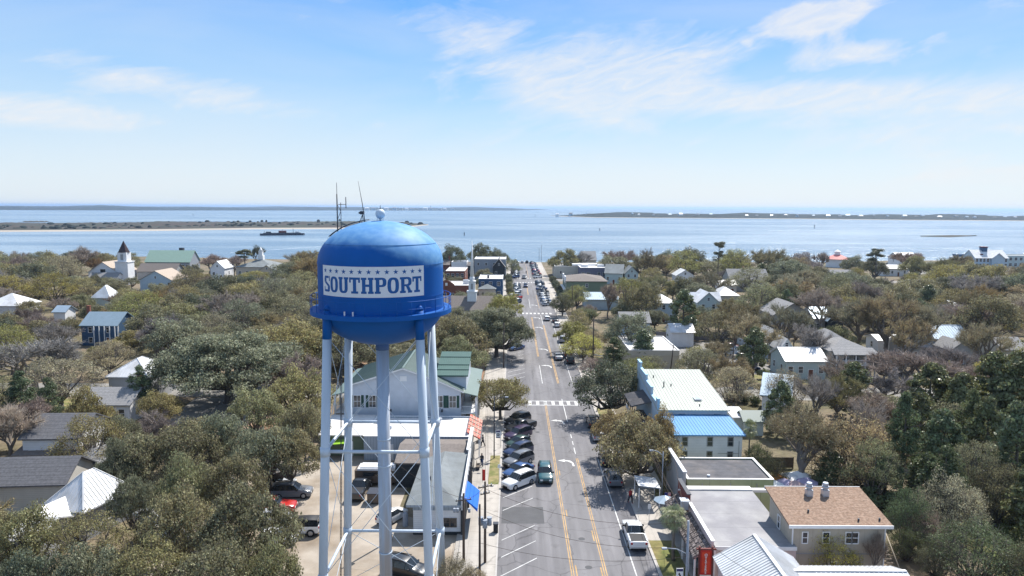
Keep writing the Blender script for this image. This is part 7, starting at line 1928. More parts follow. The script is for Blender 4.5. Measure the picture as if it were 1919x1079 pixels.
def make_bare(seed, rx=6.0, H=11.0, n_twig=5200, n_bud=3200, mat_=None, upright=.5, bark=None):
    """leafless or budding tree: forked limbs and a haze of twigs"""
    rs = np.random.RandomState(seed); rr = random.Random(seed)
    tr = MB(); tips = []
    def grow(p, d, L_, r, lvl):
        e = p + d * L_; m_ = p.lerp(e, .5) + Vector((rr.uniform(-.08, .08), rr.uniform(-.08, .08), rr.uniform(-.02, .06))) * L_
        tr.tube([p, m_, e], [r, r * .82, r * .62], 6 if lvl < 2 else 4, cap=False)
        if lvl >= 3: tips.append((p, e, L_)); 
        if lvl >= 4: return
        nb = (4, 4, 3, 3)[lvl] if lvl < 4 else 0
        for k in range(nb):
            a = rr.uniform(0, 2 * math.pi); sp = rr.uniform(.35, .85) if lvl else rr.uniform(.3, .75)
            nd = (d + Vector((math.cos(a) * sp, math.sin(a) * sp, rr.uniform(-.05, .25) * upright))).normalized()
            st_ = e if k < 2 else p.lerp(e, rr.uniform(.55, .9))
            grow(st_, nd, L_ * rr.uniform(.62, .85), r * .6, lvl + 1)
    grow(Vector((0, 0, -.1)), Vector((rr.uniform(-.08, .08), rr.uniform(-.08, .08), 1)).normalized(), H * .24, .30 * rx / 6, 0)
    E = np.array([list(t[1]) for t in tips])
    sx = rx / max(1e-3, np.percentile(np.hypot(E[:, 0], E[:, 1]), 92)); sz = H * .93 / E[:, 2].max()
    for i, v in enumerate(tr.v): tr.v[i] = (v[0] * (sx if v[2] > H * .2 else 1 + (sx - 1) * max(0, v[2]) / (H * .2)), v[1] * (sx if v[2] > H * .2 else 1 + (sx - 1) * max(0, v[2]) / (H * .2)), v[2] * sz)
    A = np.array([list(t[0]) for t in tips]) * [sx, sx, sz]; E = E * [sx, sx, sz]
    i = rs.randint(0, len(tips), n_twig); u = rs.uniform(.1, 1, (n_twig, 1)); s = A[i] * (1 - u) + E[i] * u
    d = unit(unit(E[i] - A[i]) * .9 + rs.normal(size=(n_twig, 3)) * .55 + [0, 0, .25]); L_ = rs.uniform(.5, 1.5, (n_twig, 1)) * rx / 6
    mid = s + d * L_ * .5 + rs.normal(size=(n_twig, 3)) * .06; e = s + d * L_ + rs.normal(size=(n_twig, 3)) * .1
    w = unit(np.cross(d, rs.normal(size=(n_twig, 3)))) * (.026 * rx / 6)
    v1 = np.stack([s - w, s + w, mid + w * .8, mid - w * .8], 1).reshape(-1, 3); v2 = np.stack([mid - w * .8, mid + w * .8, e + w * .3, e - w * .3], 1).reshape(-1, 3)
    v = np.concatenate([v1, v2]); n = 2 * n_twig
    if n_bud:
        j = rs.randint(0, n_twig, n_bud); k = rs.uniform(.3, 1, (n_bud, 1)); c = s[j] * (1 - k) + e[j] * k + rs.normal(size=(n_bud, 3)) * .05
        vb, nb = quads_mesh('b', c, rs.uniform(.05, .13, n_bud) * rx / 6, unit(rs.normal(size=(n_bud, 3)) + [0, 0, .3]), None, rs)
        v = np.concatenate([v, vb]); n += nb
    return tr.mesh('trunk', bark or M_palebark), raw_mesh('crown', v, n, mat_ or M_twig), rx, H

def make_cone(seed, rx=3.6, H=12.0, n_leaf=9000, leaf=.17, mat_=None, round_=.8):
    """dense evergreen: magnolia or cedar, foliage to near the ground"""
    rs = np.random.RandomState(seed); rr = random.Random(seed)
    cl = []
    for k in range(70):
        t = rs.uniform(0, 1); z = H * (.10 + .88 * t); R0 = rx * (1 - t ** (1.6 + round_)) ** .8 * rs.uniform(.75, 1.05)
        th = rs.uniform(0, 2 * math.pi); q = rs.uniform(.55, 1) if t < .9 else rs.uniform(0, 1); cl.append((np.array([R0 * q * math.cos(th), R0 * q * math.sin(th), z]), rs.uniform(.55, 1.15) * rx / 3.6))
    idx = rs.randint(0, len(cl), n_leaf); P = np.array([cl[i][0] for i in idx]); Rd = np.array([cl[i][1] for i in idx])
    d = unit(rs.normal(size=(n_leaf, 3))); cen = P + d * (Rd * rs.uniform(.3, 1.1, n_leaf) ** .6)[:, None] * [1, 1, .75]
    out = unit(cen * [1, 1, 0]); nr = unit(out * .6 + d * .5 + rs.normal(size=(n_leaf, 3)) * .6 + [0, 0, .3])
    v, n = quads_mesh('crown', cen, rs.uniform(.6, 1.4, n_leaf) * leaf * rx / 3.6, nr, None, rs)
    tr = MB(); tr.tube([(0, 0, -.1), (.05, 0, H * .5), (0, 0, H * .9)], [.26, .16, .04], 7)
    for k in range(12):
        a = rr.uniform(0, 6.28); z = rr.uniform(.15, .75) * H; tr.tube([(0, 0, z), (math.cos(a) * rx * .7, math.sin(a) * rx * .7, z + .7)], [.08, .02], 4)
    return tr.mesh('trunk', M_bark), raw_mesh('crown', v, n, mat_ or M_glossleaf), rx, H
def make_palm(seed, H=6.0, r=1.7):
    rr = random.Random(seed); tr = MB()
    tr.tube([(0, 0, -.1), (.1, 0, H * .3), (.05, 0, H * .7), (.2, 0, H)], [.2, .15, .15, .19], 9)
    for k in range(26):
        a = rr.uniform(0, 6.28); z = H - .2 - rr.random() * .9; tr.tube([(.15, 0, z), (.15 + .3 * math.cos(a), .3 * math.sin(a), z + .25)], [.05, .02], 4)
    mb = MB()
    for k in range(38):
        a = rr.uniform(0, 2 * math.pi); el = rr.uniform(-.9, 1.2); L_ = r * rr.uniform(.8, 1.1)
        stem = Vector((math.cos(a) * math.cos(el), math.sin(a) * math.cos(el), math.sin(el)))
        p0 = Vector((.2, 0, H)); p1 = p0 + stem * L_ * .5; mb.tube([p0, p1], [.025, .018], 3, cap=False)
        side = stem.cross(Vector((0, 0, 1))).normalized(); upv = side.cross(stem)
        for j in range(15):   # fan of blades
            f = (j - 7) / 7 * 1.5; d = (stem * math.cos(f) + side * math.sin(f)).normalized(); tip = p1 + d * L_ * .55 * rr.uniform(.85, 1.1) + Vector((0, 0, -.28 * L_ * rr.uniform(.6, 1.4)))
            m_ = p1 + d * L_ * .32; wv = d.cross(upv).normalized() * .035
            mb.poly([tuple(p1), tuple(m_ - wv), tuple(tip), tuple(m_ + wv)])
    return tr.mesh('trunk', M_palebark), mb.mesh('crown', M_frond), r + .4, H + r * .6
def make_pine(seed, H=20.0, rx=5.0):
    rs = np.random.RandomState(seed); rr = random.Random(seed)
    tr = MB(); tr.tube([(0, 0, -.1), (.3, .1, H * .5), (0, 0, H * .95)], [.34, .26, .12], 7); C_ = []
    for k in range(13):
        z = H * rs.uniform(.68, .98); a = rs.uniform(0, 6.28); q = rx * rs.uniform(.25, .85) * (1.1 - abs(z / H - .84) * 2.2)
        C_.append((np.array([q * math.cos(a), q * math.sin(a), z]), rs.uniform(1.1, 1.9))); tr.tube([(0, 0, z - 1.8), tuple(C_[-1][0])], [.12, .04], 4)
    n = 4200; i = rs.randint(0, 13, n); P = np.array([C_[k][0] for k in i]); Rd = np.array([C_[k][1] for k in i]); d = unit(rs.normal(size=(n, 3)))
    cen = P + d * (Rd * rs.uniform(.4, 1, n))[:, None] * [1.3, 1.3, .5]
    v, m_ = quads_mesh('c', cen, rs.uniform(.12, .26, n), unit(d + [0, 0, .5]), None, rs)
    return tr.mesh('trunk', M_bark), raw_mesh('crown', v, m_, M_leaf), rx, H
def make_shrub(seed, rx=1.6, H=1.8, n=2600, mat_=None):
    rs = np.random.RandomState(seed); d = unit(rs.normal(size=(n, 3))); k = 1 + .25 * np.sin(d[:, 0] * 5 + seed) * np.cos(d[:, 1] * 6)
    cen = d * (rx * k * rs.uniform(.6, 1.05, n))[:, None] * [1, 1, H / 2 / rx] + [0, 0, H * .52]
    v, m_ = quads_mesh('c', cen, rs.uniform(.06, .13, n), unit(d + rs.normal(size=(n, 3)) * .6), None, rs)
    tr = MB()
    for a in range(5): tr.tube([(0, 0, -.05), (math.cos(a * 1.3) * rx * .4, math.sin(a * 1.3) * rx * .4, H * .7)], [.05, .02], 4)
    return tr.mesh('trunk', M_bark), raw_mesh('crown', v, m_, mat_ or M_leaf), rx, H

PROTO = {
 'oak': [make_oak(1), make_oak(2, spread=1.15, low=.34), make_oak(3, 13500, 7.6, 9.0), make_oak(4, 11000, 6.4, 10.5, low=.32), make_oak(5, 12000, 7.0, 8.6, spread=1.2)],
 'bigoak': [make_oak(8, 60000, 11.5, 12.5, leaf=.095, low=.30, nc=110, csz=.72)],
 'bushy': [make_oak(14, 16000, 5.0, 6.5, leaf=.10, low=.07, nc=60, csz=1.1), make_oak(15, 15000, 5.0, 7.5, leaf=.10, low=.05, nc=64, csz=1.1)],
 'airy': [make_oak(11, 10500, 6.0, 9.5, leaf=.115, bark=M_palebark, low=.25), make_oak(12, 9500, 6.2, 10.5, leaf=.115, low=.3)],
 'bare': [make_bare(21), make_bare(22, upright=.9), make_bare(23, n_bud=6000), make_bare(24, 6.5, 10, n_bud=7000)],
 'twig': [make_bare(31, 5.5, 10, 6200, 500), make_bare(32, 6, 12, 6000, 300, upright=.9)],
 'magnolia': [make_cone(41), make_cone(42, 4.2, 12.5, 10500)],
 'cedar': [make_cone(51, 3.4, 13, 12000, .12, M_leaf, .3), make_cone(52, 3.0, 11, 9000, .12, M_leaf, .6)],
 'palm': [make_palm(61)], 'pine': [make_pine(71), make_pine(72, 19, 4.2)],
 'shrub': [make_shrub(81), make_shrub(82)],
}
TCOL = dict(oak=(.108, .104, .062), olive=(.135, .124, .060), darkoak=(.068, .070, .042), brown=(.175, .140, .072), rust=(.19, .128, .068), bare=(.215, .185, .16), pink=(.235, .195, .175), tan=(.245, .205, .125),
            yellow=(.26, .24, .06), yolive=(.19, .175, .055), magnolia=(.056, .062, .028), cedar=(.045, .055, .026), palm=(.125, .125, .06), grey=(.30, .27, .235), mauve=(.19, .15, .13), paleleaf=(.27, .235, .15))
KNAME = dict(bushy='leafy_tree', bigoak='live_oak', oak='live_oak', airy='leafy_tree', bare='bare_tree', twig='bare_tree', magnolia='magnolia_tree', cedar='cedar_tree', palm='palm_tree', pine='pine_tree', shrub='shrub')
KCAT = dict(bushy='tree', bigoak='tree', oak='tree', airy='tree', bare='tree', twig='tree', magnolia='tree', cedar='tree', palm='palm tree', pine='pine tree', shrub='shrub')
TREES = []
GAIN = dict(magnolia=2.8, cedar=2.7, bare=1.45, pink=1.35, grey=1.6, mauve=1.4, tan=1.4, brown=1.75, rust=1.5, yellow=1.75, yolive=1.5, paleleaf=1.45, darkoak=2.1)
trr = random.Random(99)
def tree(kind, x, y, r, H, col, label=None, variant=None, z=0.0, group=None):
    ps = PROTO[kind]; tm, cm, r0, h0 = ps[trr.randrange(len(ps)) if variant is None else variant]
    lum = sum(TCOL[col]) / 3; base = [(c_ * .97 + lum * .03) * GAIN.get(col, 2.1) for c_ in TCOL[col]]; j = 1 + trr.uniform(-.16, .16); hshift = trr.uniform(-.10, .10)
    color = (base[0] * j * (1 + hshift), base[1] * j, base[2] * j * (1 - hshift), 1)
    t = thing(KNAME[kind], label or '', KCAT[kind], (x, y, z), trr.uniform(0, 6.28), group)
    t.scale = (r / r0, r / r0, H / h0)
    link('trunk', tm, t); c_ = link('crown', cm, t); c_.color = color
    TREES.append([t, kind, x, y, r, H, col, label is not None])
    return t
def T(kind, cx, cy, rpx, H, col, label, **k):
    """tree whose crown middle is seen at the given pixel; H metres tall"""
    zm = H * (.64 if kind not in ('magnolia', 'cedar', 'shrub') else .52)
    if kind in ('palm', 'pine'): zm = H * .9
    p = gp(cx, cy, zm); r = rpx * (p.y ** 2 + p.x ** 2 * 0 + 0) ** .5 / FPX
    return tree(kind, p.x, p.y, r, H, col, label, **k)
# --- trees one can name
p = gp(1142, 784); tree('oak', p.x, p.y, 5.9, 9.3, 'darkoak', 'round dark oak shading the crosswalk and kerb', variant=0)
T('airy', 1196, 694, 46, 7.5, 'yolive', 'olive yellow tree behind the crosswalk oak')
p = gp(1152, 862); tree('oak', p.x + .2, p.y, 3.3, 7.4, 'brown', 'smaller brown street tree by the dark balcony', variant=3)
p = gp(1190, 908); tree('oak', p.x + .2, p.y, 4.8, 8.4, 'brown', 'broad brown street tree whose shade falls across the turn lane', variant=2)
T('oak', 1236, 812, 34, 8.6, 'brown', 'small brown tree against the blue roofed annex', variant=4)
p = gp(1262, 1052); tree('palm', p.x, p.y, 2.1, 6.2 * .88, 'palm', 'cabbage palm on the grass strip beside the white pickup')
T('palm', 1405, 798, 20, 7.0, 'palm', 'palm at the rear corner of the blue roofed annex')
T('oak', 938, 733, 48, 7.6, 'olive', 'olive green oak at the kerb between the inn and the parked cars', variant=1)
T('bigoak', 930, 612, 68, 11.5, 'oak', 'huge sprawling oak reaching over the angled stalls past the cross street', variant=0)
T('oak', 858, 628, 56, 11, 'oak', 'broad oak rising behind the inn, next to the sprawling street oak', variant=0)
T('oak', 806, 640, 46, 10, 'oak', 'oak behind the inn roof, seen between the tower legs', variant=1)
T('oak', 946, 573, 34, 10.5, 'yolive', 'yellow olive oak crown beyond the sprawling street oak', variant=3)
T('airy', 1093, 644, 40, 7.0, 'yellow', 'yellow green street tree behind the silver parked SUV')
T('airy', 1112, 684, 26, 4.6, 'mauve', 'reddish bare shrub tree under the yellow green street tree')
T('cedar', 1150, 668, 34, 8.5, 'cedar', 'very dark evergreen beside the yellow green street tree'); T('magnolia', 1206, 652, 32, 8.5, 'magnolia', 'dark glossy evergreen at the corner of the beige flat roofed store')
T('airy', 1225, 686, 30, 6, 'oak', 'grey green tree before the beige store wall')
T('oak', 1180, 615, 44, 11, 'oak', 'tall green oak in front of the grey gabled cottage', variant=3); T('oak', 1074, 622, 36, 8, 'yolive', 'olive tree at the kerb opposite the sprawling oak', variant=3)
T('oak', 1054, 567, 24, 7, 'darkoak', 'small dark oak at the kerb by the olive green building', variant=0); T('airy', 1084, 596, 22, 8, 'olive', 'pale olive tree beyond the far crosswalk')
T('bare', 1140, 552, 26, 12, 'bare', 'bare forked tree before the silver blue shed roof', variant=1); T('airy', 1180, 545, 40, 13, 'yolive', 'golden olive tree beside the silver blue shed', variant=0)
T('oak', 1208, 560, 34, 12, 'oak', 'green oak to the river side of the white hip roofed house', variant=4)
T('airy', 1318, 680, 52, 8.6, 'oak', 'grey green tree on the grass by the cross street', variant=0); T('bare', 1382, 690, 42, 9, 'tan', 'tan budding tree leaning over the car park', variant=2)
T('bare', 1340, 655, 30, 6, 'tan', 'low tan budding tree inside the car park', variant=3); T('magnolia', 1281, 590, 34, 14, 'magnolia', 'tall dark conical magnolia between the white shed and hip roof', variant=0)
T('airy', 1345, 610, 40, 10, 'oak', 'grey green tree behind the white shed', variant=1); T('bare', 1420, 620, 58, 12, 'tan', 'tan budding tree over the blue fence', variant=2); T('bare', 1378, 596, 52, 12, 'brown', 'brown budding tree beside the blue gabled house', variant=3)
T('magnolia', 1462, 762, 32, 8.5, 'magnolia', 'slim dark magnolia beside the white cottage gable', variant=1); T('magnolia', 1600, 728, 42, 9.5, 'magnolia', 'dark magnolia before the columned porch house', variant=0)
T('twig', 1535, 740, 46, 9.5, 'bare', 'grey leafless tree between the two dark magnolias', variant=0); T('twig', 1560, 690, 40, 9, 'bare', 'grey leafless tree before the white metal roof', variant=1)
T('magnolia', 1742, 742, 56, 11, 'magnolia', 'broad dark magnolia among the pinkish bare trees', variant=1); T('magnolia', 1862, 742, 62, 14, 'magnolia', 'tall glossy magnolia near the lawn, first of the dark row', variant=0)
T('magnolia', 1925, 750, 66, 15, 'magnolia', 'dark magnolia at the far end of the dark row', variant=1); T('magnolia', 1905, 850, 62, 13, 'magnolia', 'shadowy evergreen behind the twin headed lamp post', variant=0)
T('cedar', 1694, 830, 46, 13, 'cedar', 'tall dark cedar rising behind the tan building', variant=0); T('magnolia', 1768, 842, 52, 10.5, 'magnolia', 'glossy magnolia next to the tall cedar', variant=1)
T('cedar', 1820, 800, 40, 11, 'cedar', 'dark green cedar between the magnolias', variant=1)
T('bushy', 1784, 930, 60, 6.8, 'paleleaf', 'pale tan leafed tree below the magnolias', variant=0); T('bushy', 1838, 1020, 84, 6.2, 'magnolia', 'big glossy green bush tree in the lower corner', variant=1)
T('bushy', 1930, 1060, 60, 5.5, 'darkoak', 'dark rounded bush tree beside the lawn', variant=0); T('bushy', 1738, 985, 36, 4.6, 'mauve', 'reddish brown shrub tree below the pale tan one', variant=1)
T('bushy', 1560, 1030, 52, 5.4, 'yellow', 'yellow green bushy tree against the tan building', variant=1); T('twig', 1642, 1035, 22, 5.6, 'bare', 'tangle of dead vine climbing the tan building corner', variant=0)
T('bare', 1510, 822, 84, 10.5, 'tan', 'wide tan crowned tree behind the dark flat roof', variant=3); T('bushy', 1602, 825, 84, 10, 'tan', 'large grey tan tree with dark trunks behind the brown roof', variant=1)
T('twig', 1650, 790, 50, 10, 'bare', 'leafless grey tree before the tall cedar', variant=1); T('magnolia', 1660, 900, 44, 6.5, 'cedar', 'dark evergreen undergrowth behind the brown roof', variant=0)
T('magnolia', 1560, 885, 40, 5.5, 'cedar', 'dark undergrowth just past the brown roof ridge', variant=1); T('magnolia', 1735, 905, 44, 7.5, 'cedar', 'black green evergreen beside the outside stair', variant=0)
T('twig', 1700, 690, 84, 10, 'pink', 'broad pinkish bare tree before the grey hipped cottage', variant=0); T('twig', 1662, 712, 52, 8.0, 'pink', 'pinkish bare tree beside the columned porch house', variant=1)
T('twig', 1780, 680, 60, 10, 'pink', 'pinkish bare tree before the silver metal roof', variant=0); T('airy', 1852, 700, 36, 9, 'yellow', 'bright yellow green tree among the bare trees', variant=0)
T('bare', 1612, 588, 66, 15, 'tan', 'tall tan tree with heavy dark forks', variant=1); T('bare', 1665, 590, 58, 16, 'tan', 'tall forked bare tree by the long white garage', variant=0); T('oak', 1850, 590, 52, 15, 'oak', 'dark trunked oak on the cross street corner', variant=3)
T('bare', 1540, 570, 44, 14, 'bare', 'bare forked oak before the pale blue roofed house', variant=1)
T('pine', 1348, 461, 15, 21, 'darkoak', 'tall pine with a flat crown above the river', variant=0); T('pine', 1642, 470, 17, 19, 'darkoak', 'umbrella shaped pine standing out against the river', variant=1)
T('twig', 1218, 478, 15, 14, 'bare', 'bare tree silhouetted against the river beside the pinkish crown', variant=1); T('twig', 1540, 487, 16, 13, 'bare', 'leafless tree by the coral pavilion', variant=0)
T('bare', 1155, 484, 36, 13, 'mauve', 'rounded mauve brown crown at the river edge', variant=3); T('bare', 1708, 486, 34, 12, 'mauve', 'pinkish brown crown at the river edge', variant=3); T('oak', 1290, 484, 34, 14, 'darkoak', 'dark oak crown at the river edge beside the tall pine', variant=0)
T('oak', 1245, 486, 26, 12, 'oak', 'oak at the river edge between the bare tree and dark crown', variant=4); T('bare', 1385, 484, 24, 12, 'olive', 'olive bare tree beneath the tall pine', variant=2)
T('oak', 1446, 486, 26, 12, 'darkoak', 'dark oak at the river edge beyond the long grey roof', variant=1); T('oak', 1500, 492, 34, 12, 'mauve', 'brownish oak at the river edge before the leafless tree', variant=2)
T('oak', 1600, 494, 24, 11, 'oak', 'oak beside the coral pavilion', variant=0); T('oak', 1640, 500, 24, 11, 'darkoak', 'oak under the umbrella pine', variant=4)
T('oak', 1060, 486, 30, 13, 'olive', 'olive oak at the river end of the street', variant=2); T('bare', 1088, 486, 20, 13, 'bare', 'bare tree behind the white shop row', variant=1)
T('oak', 848, 480, 26, 15, 'darkoak', 'dark round oak against the river just past the tank', variant=0); T('oak', 902, 476, 26, 14, 'darkoak', 'dark oak against the river behind the long grey warehouse', variant=2); T('oak', 934, 482, 20, 12, 'oak', 'oak at the river end behind the white edged gable', variant=4)
T('airy', 960, 497, 16, 10, 'olive', 'pale olive street tree at the river end', variant=0)
T('pine', 458, 470, 16, 15, 'darkoak', 'dark bushy pine against the river above the cupola roof', variant=1); T('bare', 480, 474, 14, 14, 'darkoak', 'thin twisted tree beside the bushy pine', variant=1)
for k, (px, py, rp) in enumerate(((953, 519, 7), (954, 527, 7), (955, 536, 8), (956, 545, 8))):
    T('shrub', px, py, rp, 3.4, 'oak', ['clipped kerb tree, first beside the navy blue shop', 'clipped kerb tree, second beside the navy blue shop', 'clipped kerb tree, third beside the navy blue shop', 'clipped kerb tree, last beside the navy blue shop'][k], group='clipped kerb trees by the navy shop')
for k, (px, py, rp) in enumerate(((1036, 524, 7), (1041, 532, 8), (1047, 541, 8), (1052, 551, 9))):
    T('shrub', px, py, rp, 3.2, 'darkoak', ['clipped kerb tree, first before the olive green building', 'clipped kerb tree, second before the olive green building', 'clipped kerb tree, third before the olive green building', 'clipped kerb tree, last before the olive green building'][k], group='clipped kerb trees by the olive building')
for a in ((1478, 606, 52, 12.5, 'tan', 'tan budding tree before the grey gabled house', 'bare', 3), (1512, 636, 40, 10.5, 'bare', 'grey budding tree behind the teal sided house', 'bare', 0), (1430, 556, 44, 13, 'olive', 'olive tree behind the bright hipped roof', 'airy', 0),
          (1470, 552, 36, 13, 'darkoak', 'dark oak beyond the grey gabled house', 'oak', 1), (1500, 545, 44, 13, 'tan', 'tall tan tree beyond the pale blue roofed house', 'bare', 2), (1405, 520, 40, 12, 'olive', 'olive tree over the end of the long grey roof', 'airy', 1),
          (1700, 628, 46, 12, 'tan', 'tan tree above the long white garage', 'bare', 2), (1840, 640, 50, 12, 'tan', 'tan tree just past the silver metal roof', 'bare', 3), (1730, 600, 44, 14, 'tan', 'tan tree behind the grey hipped cottage', 'bare', 0), (1330, 530, 34, 12, 'tan', 'tan tree behind the blue gable fronted house', 'bare', 1)):
    T(a[6], a[0], a[1], a[2], a[3], a[4], a[5], variant=a[7])
# left of the tower, near
T('bigoak', 425, 672, 132, 12.5, 'oak', 'giant dark limbed live oak arching over the pale drive', variant=0)
T('oak', 545, 640, 66, 11.5, 'olive', 'olive live oak beside the tank, above the giant oak', variant=0); T('oak', 560, 735, 58, 9.5, 'olive', 'olive live oak between the giant oak and the tower legs', variant=4)
T('oak', 335, 628, 60, 11, 'oak', 'live oak behind the giant oak towards the white ribbed roof', variant=3)
T('airy', 168, 818, 62, 8.5, 'olive', 'feathery olive tree before the charcoal gable roof', variant=0); T('twig', 12, 800, 58, 9, 'grey', 'pale grey leafless tree at the edge by the charcoal gable', variant=0)
T('twig', 268, 800, 54, 6.5, 'mauve', 'low reddish bare tree between the feathery tree and the drive', variant=1)
T('oak', 262, 850, 62, 8.5, 'oak', 'live oak with thin limbs beside the cream end wing', variant=1); T('oak', 350, 838, 62, 9, 'oak', 'live oak over the forked black trunks', variant=3); T('oak', 420, 820, 56, 8.6, 'oak', 'live oak before the pale drive', variant=0)
T('oak', 505, 840, 64, 9, 'oak', 'live oak spreading to the tower legs over the sand lot', variant=1); T('oak', 480, 765, 50, 9, 'olive', 'olive live oak above the drive near the sand lot', variant=3)
T('oak', 460, 985, 92, 8.5, 'oak', 'nearest big live oak beside the white jeep', variant=2); T('oak', 335, 975, 74, 8.2, 'oak', 'near live oak before the dazzling white roof', variant=0); T('oak', 500, 1070, 60, 6.6, 'olive', 'lowest live oak beside the sand lot', variant=4)
T('oak', 400, 1075, 80, 7.5, 'oak', 'near live oak, second from the sand lot along the bottom', variant=1); T('oak', 290, 1070, 76, 7.4, 'olive', 'near live oak in the middle of the bottom row', variant=3); T('airy', 160, 1010, 78, 7.2, 'olive', 'pale limbed olive tree below the dazzling white roof', variant=1)
T('oak', 50, 1000, 66, 7, 'olive', 'olive live oak under the long dark speckled roof', variant=0); T('oak', 170, 1085, 80, 6.6, 'oak', 'live oak at the bottom beneath the pale limbed tree', variant=2); T('oak', 40, 1085, 76, 6.4, 'darkoak', 'dark live oak in the lower corner', variant=4)
T('bushy', 850, 1066, 34, 3.4, 'tan', 'small tan tree at the foot of the tavern corner pole', variant=0); T('bushy', 888, 1082, 28, 3.0, 'tan', 'second small tan tree, beside the short bare pole', variant=1)
T('bare', 62, 672, 90, 11, 'bare', 'broad brown grey bare tree before the navy blue house', variant=0); T('airy', 110, 705, 80, 9.5, 'tan', 'golden olive tree below the broad bare tree', variant=0); T('bare', 290, 622, 46, 11, 'mauve', 'rosy brown bare tree right before the giant oak', variant=2)
T('cedar', 262, 730, 32, 8.5, 'cedar', 'dark cedar against the white ribbed hip roof', variant=1); T('cedar', 40, 745, 36, 9, 'cedar', 'shadowy evergreen behind the charcoal gable roof', variant=0); T('cedar', 90, 752, 30, 8, 'cedar', 'second shadowy evergreen behind the charcoal gable', variant=1)
T('bare', 180, 495, 20, 10, 'rust', 'rust brown tree between the church and parish hall', variant=3); T('airy', 220, 500, 26, 9, 'rust', 'orange brown tree beside the dark church spire', variant=0)
T('airy', 480, 520, 40, 9, 'yolive', 'yellow olive tree in front of the cream school house', variant=0); T('shrub', 458, 528, 20, 6, 'darkoak', 'round dark bush in front of the school house')
for px, py, lb in ((1395, 746, 'round clipped bush by the cross street, beside the tree trunk'), (1372, 744, 'smaller round bush beside the first on the grass'), (1415, 750, 'low dark bush near the green garden shed')):
    T('shrub', px, py, 11, 1.7, 'cedar', lb)
q = gp(1240, 932); tree('shrub', q.x, q.y, 1.0, 1.3, 'olive', 'small green bush in the planter by the entrance canopy')
NAMED = len(TREES)
for a in ((1700, 1010, 30, 3.6, 'cedar', 'low dark undergrowth at the foot of the outside stair', 'bushy', 1), (1755, 1040, 34, 3.4, 'darkoak', 'low dark shrubbery between the stair and the glossy bush tree', 'bushy', 0), (1725, 800, 44, 10, 'magnolia', 'evergreen filling the gap behind the tall cedar', 'magnolia', 0), (1800, 765, 48, 11, 'magnolia', 'evergreen between the broad and the tall magnolia', 'magnolia', 1), (1870, 905, 50, 7.5, 'oak', 'mid green bush tree just behind the lamp post', 'bushy', 1),
          (1830, 870, 50, 9, 'oak', 'mid green tree standing before the dark green cedar', 'airy', 0), (1705, 955, 40, 6.5, 'cedar', 'dark bush tree past the outside stair', 'bushy', 0), (1420, 850, 26, 5, 'cedar', 'dark bush tree behind the blue roofed annex', 'bushy', 1),
          (1450, 880, 30, 4.4, 'darkoak', 'low dark bush tree at the patio umbrellas', 'bushy', 0), (1640, 870, 50, 8.5, 'olive', 'olive tree right behind the twin roof fans', 'airy', 1), (1470, 720, 40, 8, 'tan', 'tan leafy tree before the cross street', 'bushy', 1),
          (1770, 905, 50, 9, 'cedar', 'dark cedar behind the pale tan leafed tree', 'cedar', 1), (1950, 930, 60, 10, 'magnolia', 'evergreen at the very edge behind the lawn', 'magnolia', 1)):
    T(a[6], a[0], a[1], a[2], a[3], a[4], a[5], variant=a[7])
for a in ((545, 845, 52, 8.6, 'oak', 'live oak limbs reaching over the top of the sand lot', 3), (440, 905, 60, 8.4, 'oak', 'live oak in the middle of the shaded park beside the lot', 0), (352, 905, 56, 8.2, 'olive', 'olive live oak behind the near oaks by the white roof', 4),
          (250, 935, 40, 8.0, 'oak', 'live oak shading the dazzling white hip roof', 1), (225, 870, 40, 7.8, 'oak', 'live oak against the cream end wing', 2), (570, 790, 44, 9.0, 'oak', 'live oak touching the tower leg above the lot', 1), (300, 760, 40, 6.5, 'olive', 'low olive oak at the head of the drive', 3),
          (160, 775, 44, 8.5, 'olive', 'olive oak behind the charcoal gable roof', 2), (230, 815, 38, 7, 'oak', 'live oak between the feathery tree and reddish bare tree', 0)):
    T('oak', a[0], a[1], a[2], a[3], a[4], a[5], variant=a[6])
NAMED = len(TREES)
# --- the rest of the town's trees
def blocked(x, y, r, H, kind):
    if XL - 1.0 - r * .8 < x < XR + 1.0 + r * .8: return True
    for a, b in ((127.5, 137.0), (337, 347)):
        if a - 1.5 < y < b + 1.0: return True
    if y < 99 and -36 < x < -3: return True
    if 17 < x < 36 and y < 116: return True
    for x0, x1, y0, y1 in FOOT:
        if x0 - r * .45 < x < x1 + r * .45 and y0 - r * .45 < y < y1 + r * .45: return True
    # shoreline
    for i in range(len(shore) - 1):
        (xa, ya), (xb, yb) = shore[i], shore[i + 1]
        if xa <= x < xb and y > ya + (yb - ya) * (x - xa) / (xb - xa) - 4: return True
    cx, top = proj(x, y, H); bot = proj(x, y, H * .3)[1]; w = r * FPX / y * .85
    for a, b, t, bb, Y in CLEAR:
        if Y > y + .5 and cx + w > a and cx - w < b and bot > t and top < bb: return True
    if 36 < x < 58.5 and 147 < y < 185: return True
    if 205 < x < 372 and y > 385: return True
    if 46 < x < 76 and 58 < y < 86: return True
    if -62 < x < -38 and 98 < y < 127: return True
    return False
grid = []
y = 60.0
while y < 482:
    r0 = 5.2 if y < 140 else 6.2 if y < 230 else 7.6
    x = -.78 * y - 12
    while x < .78 * y + 12:
        grid.append((x + trr.uniform(-2, 2), y + trr.uniform(-.25, .25) * r0, r0 * trr.uniform(.8, 1.22)))
        x += r0 * (1.62 if y < 230 else 1.78)
    y += r0 * (1.45 if y < 140 else 1.9 if y < 240 else 2.7)
NM = list(TREES)
count = 0
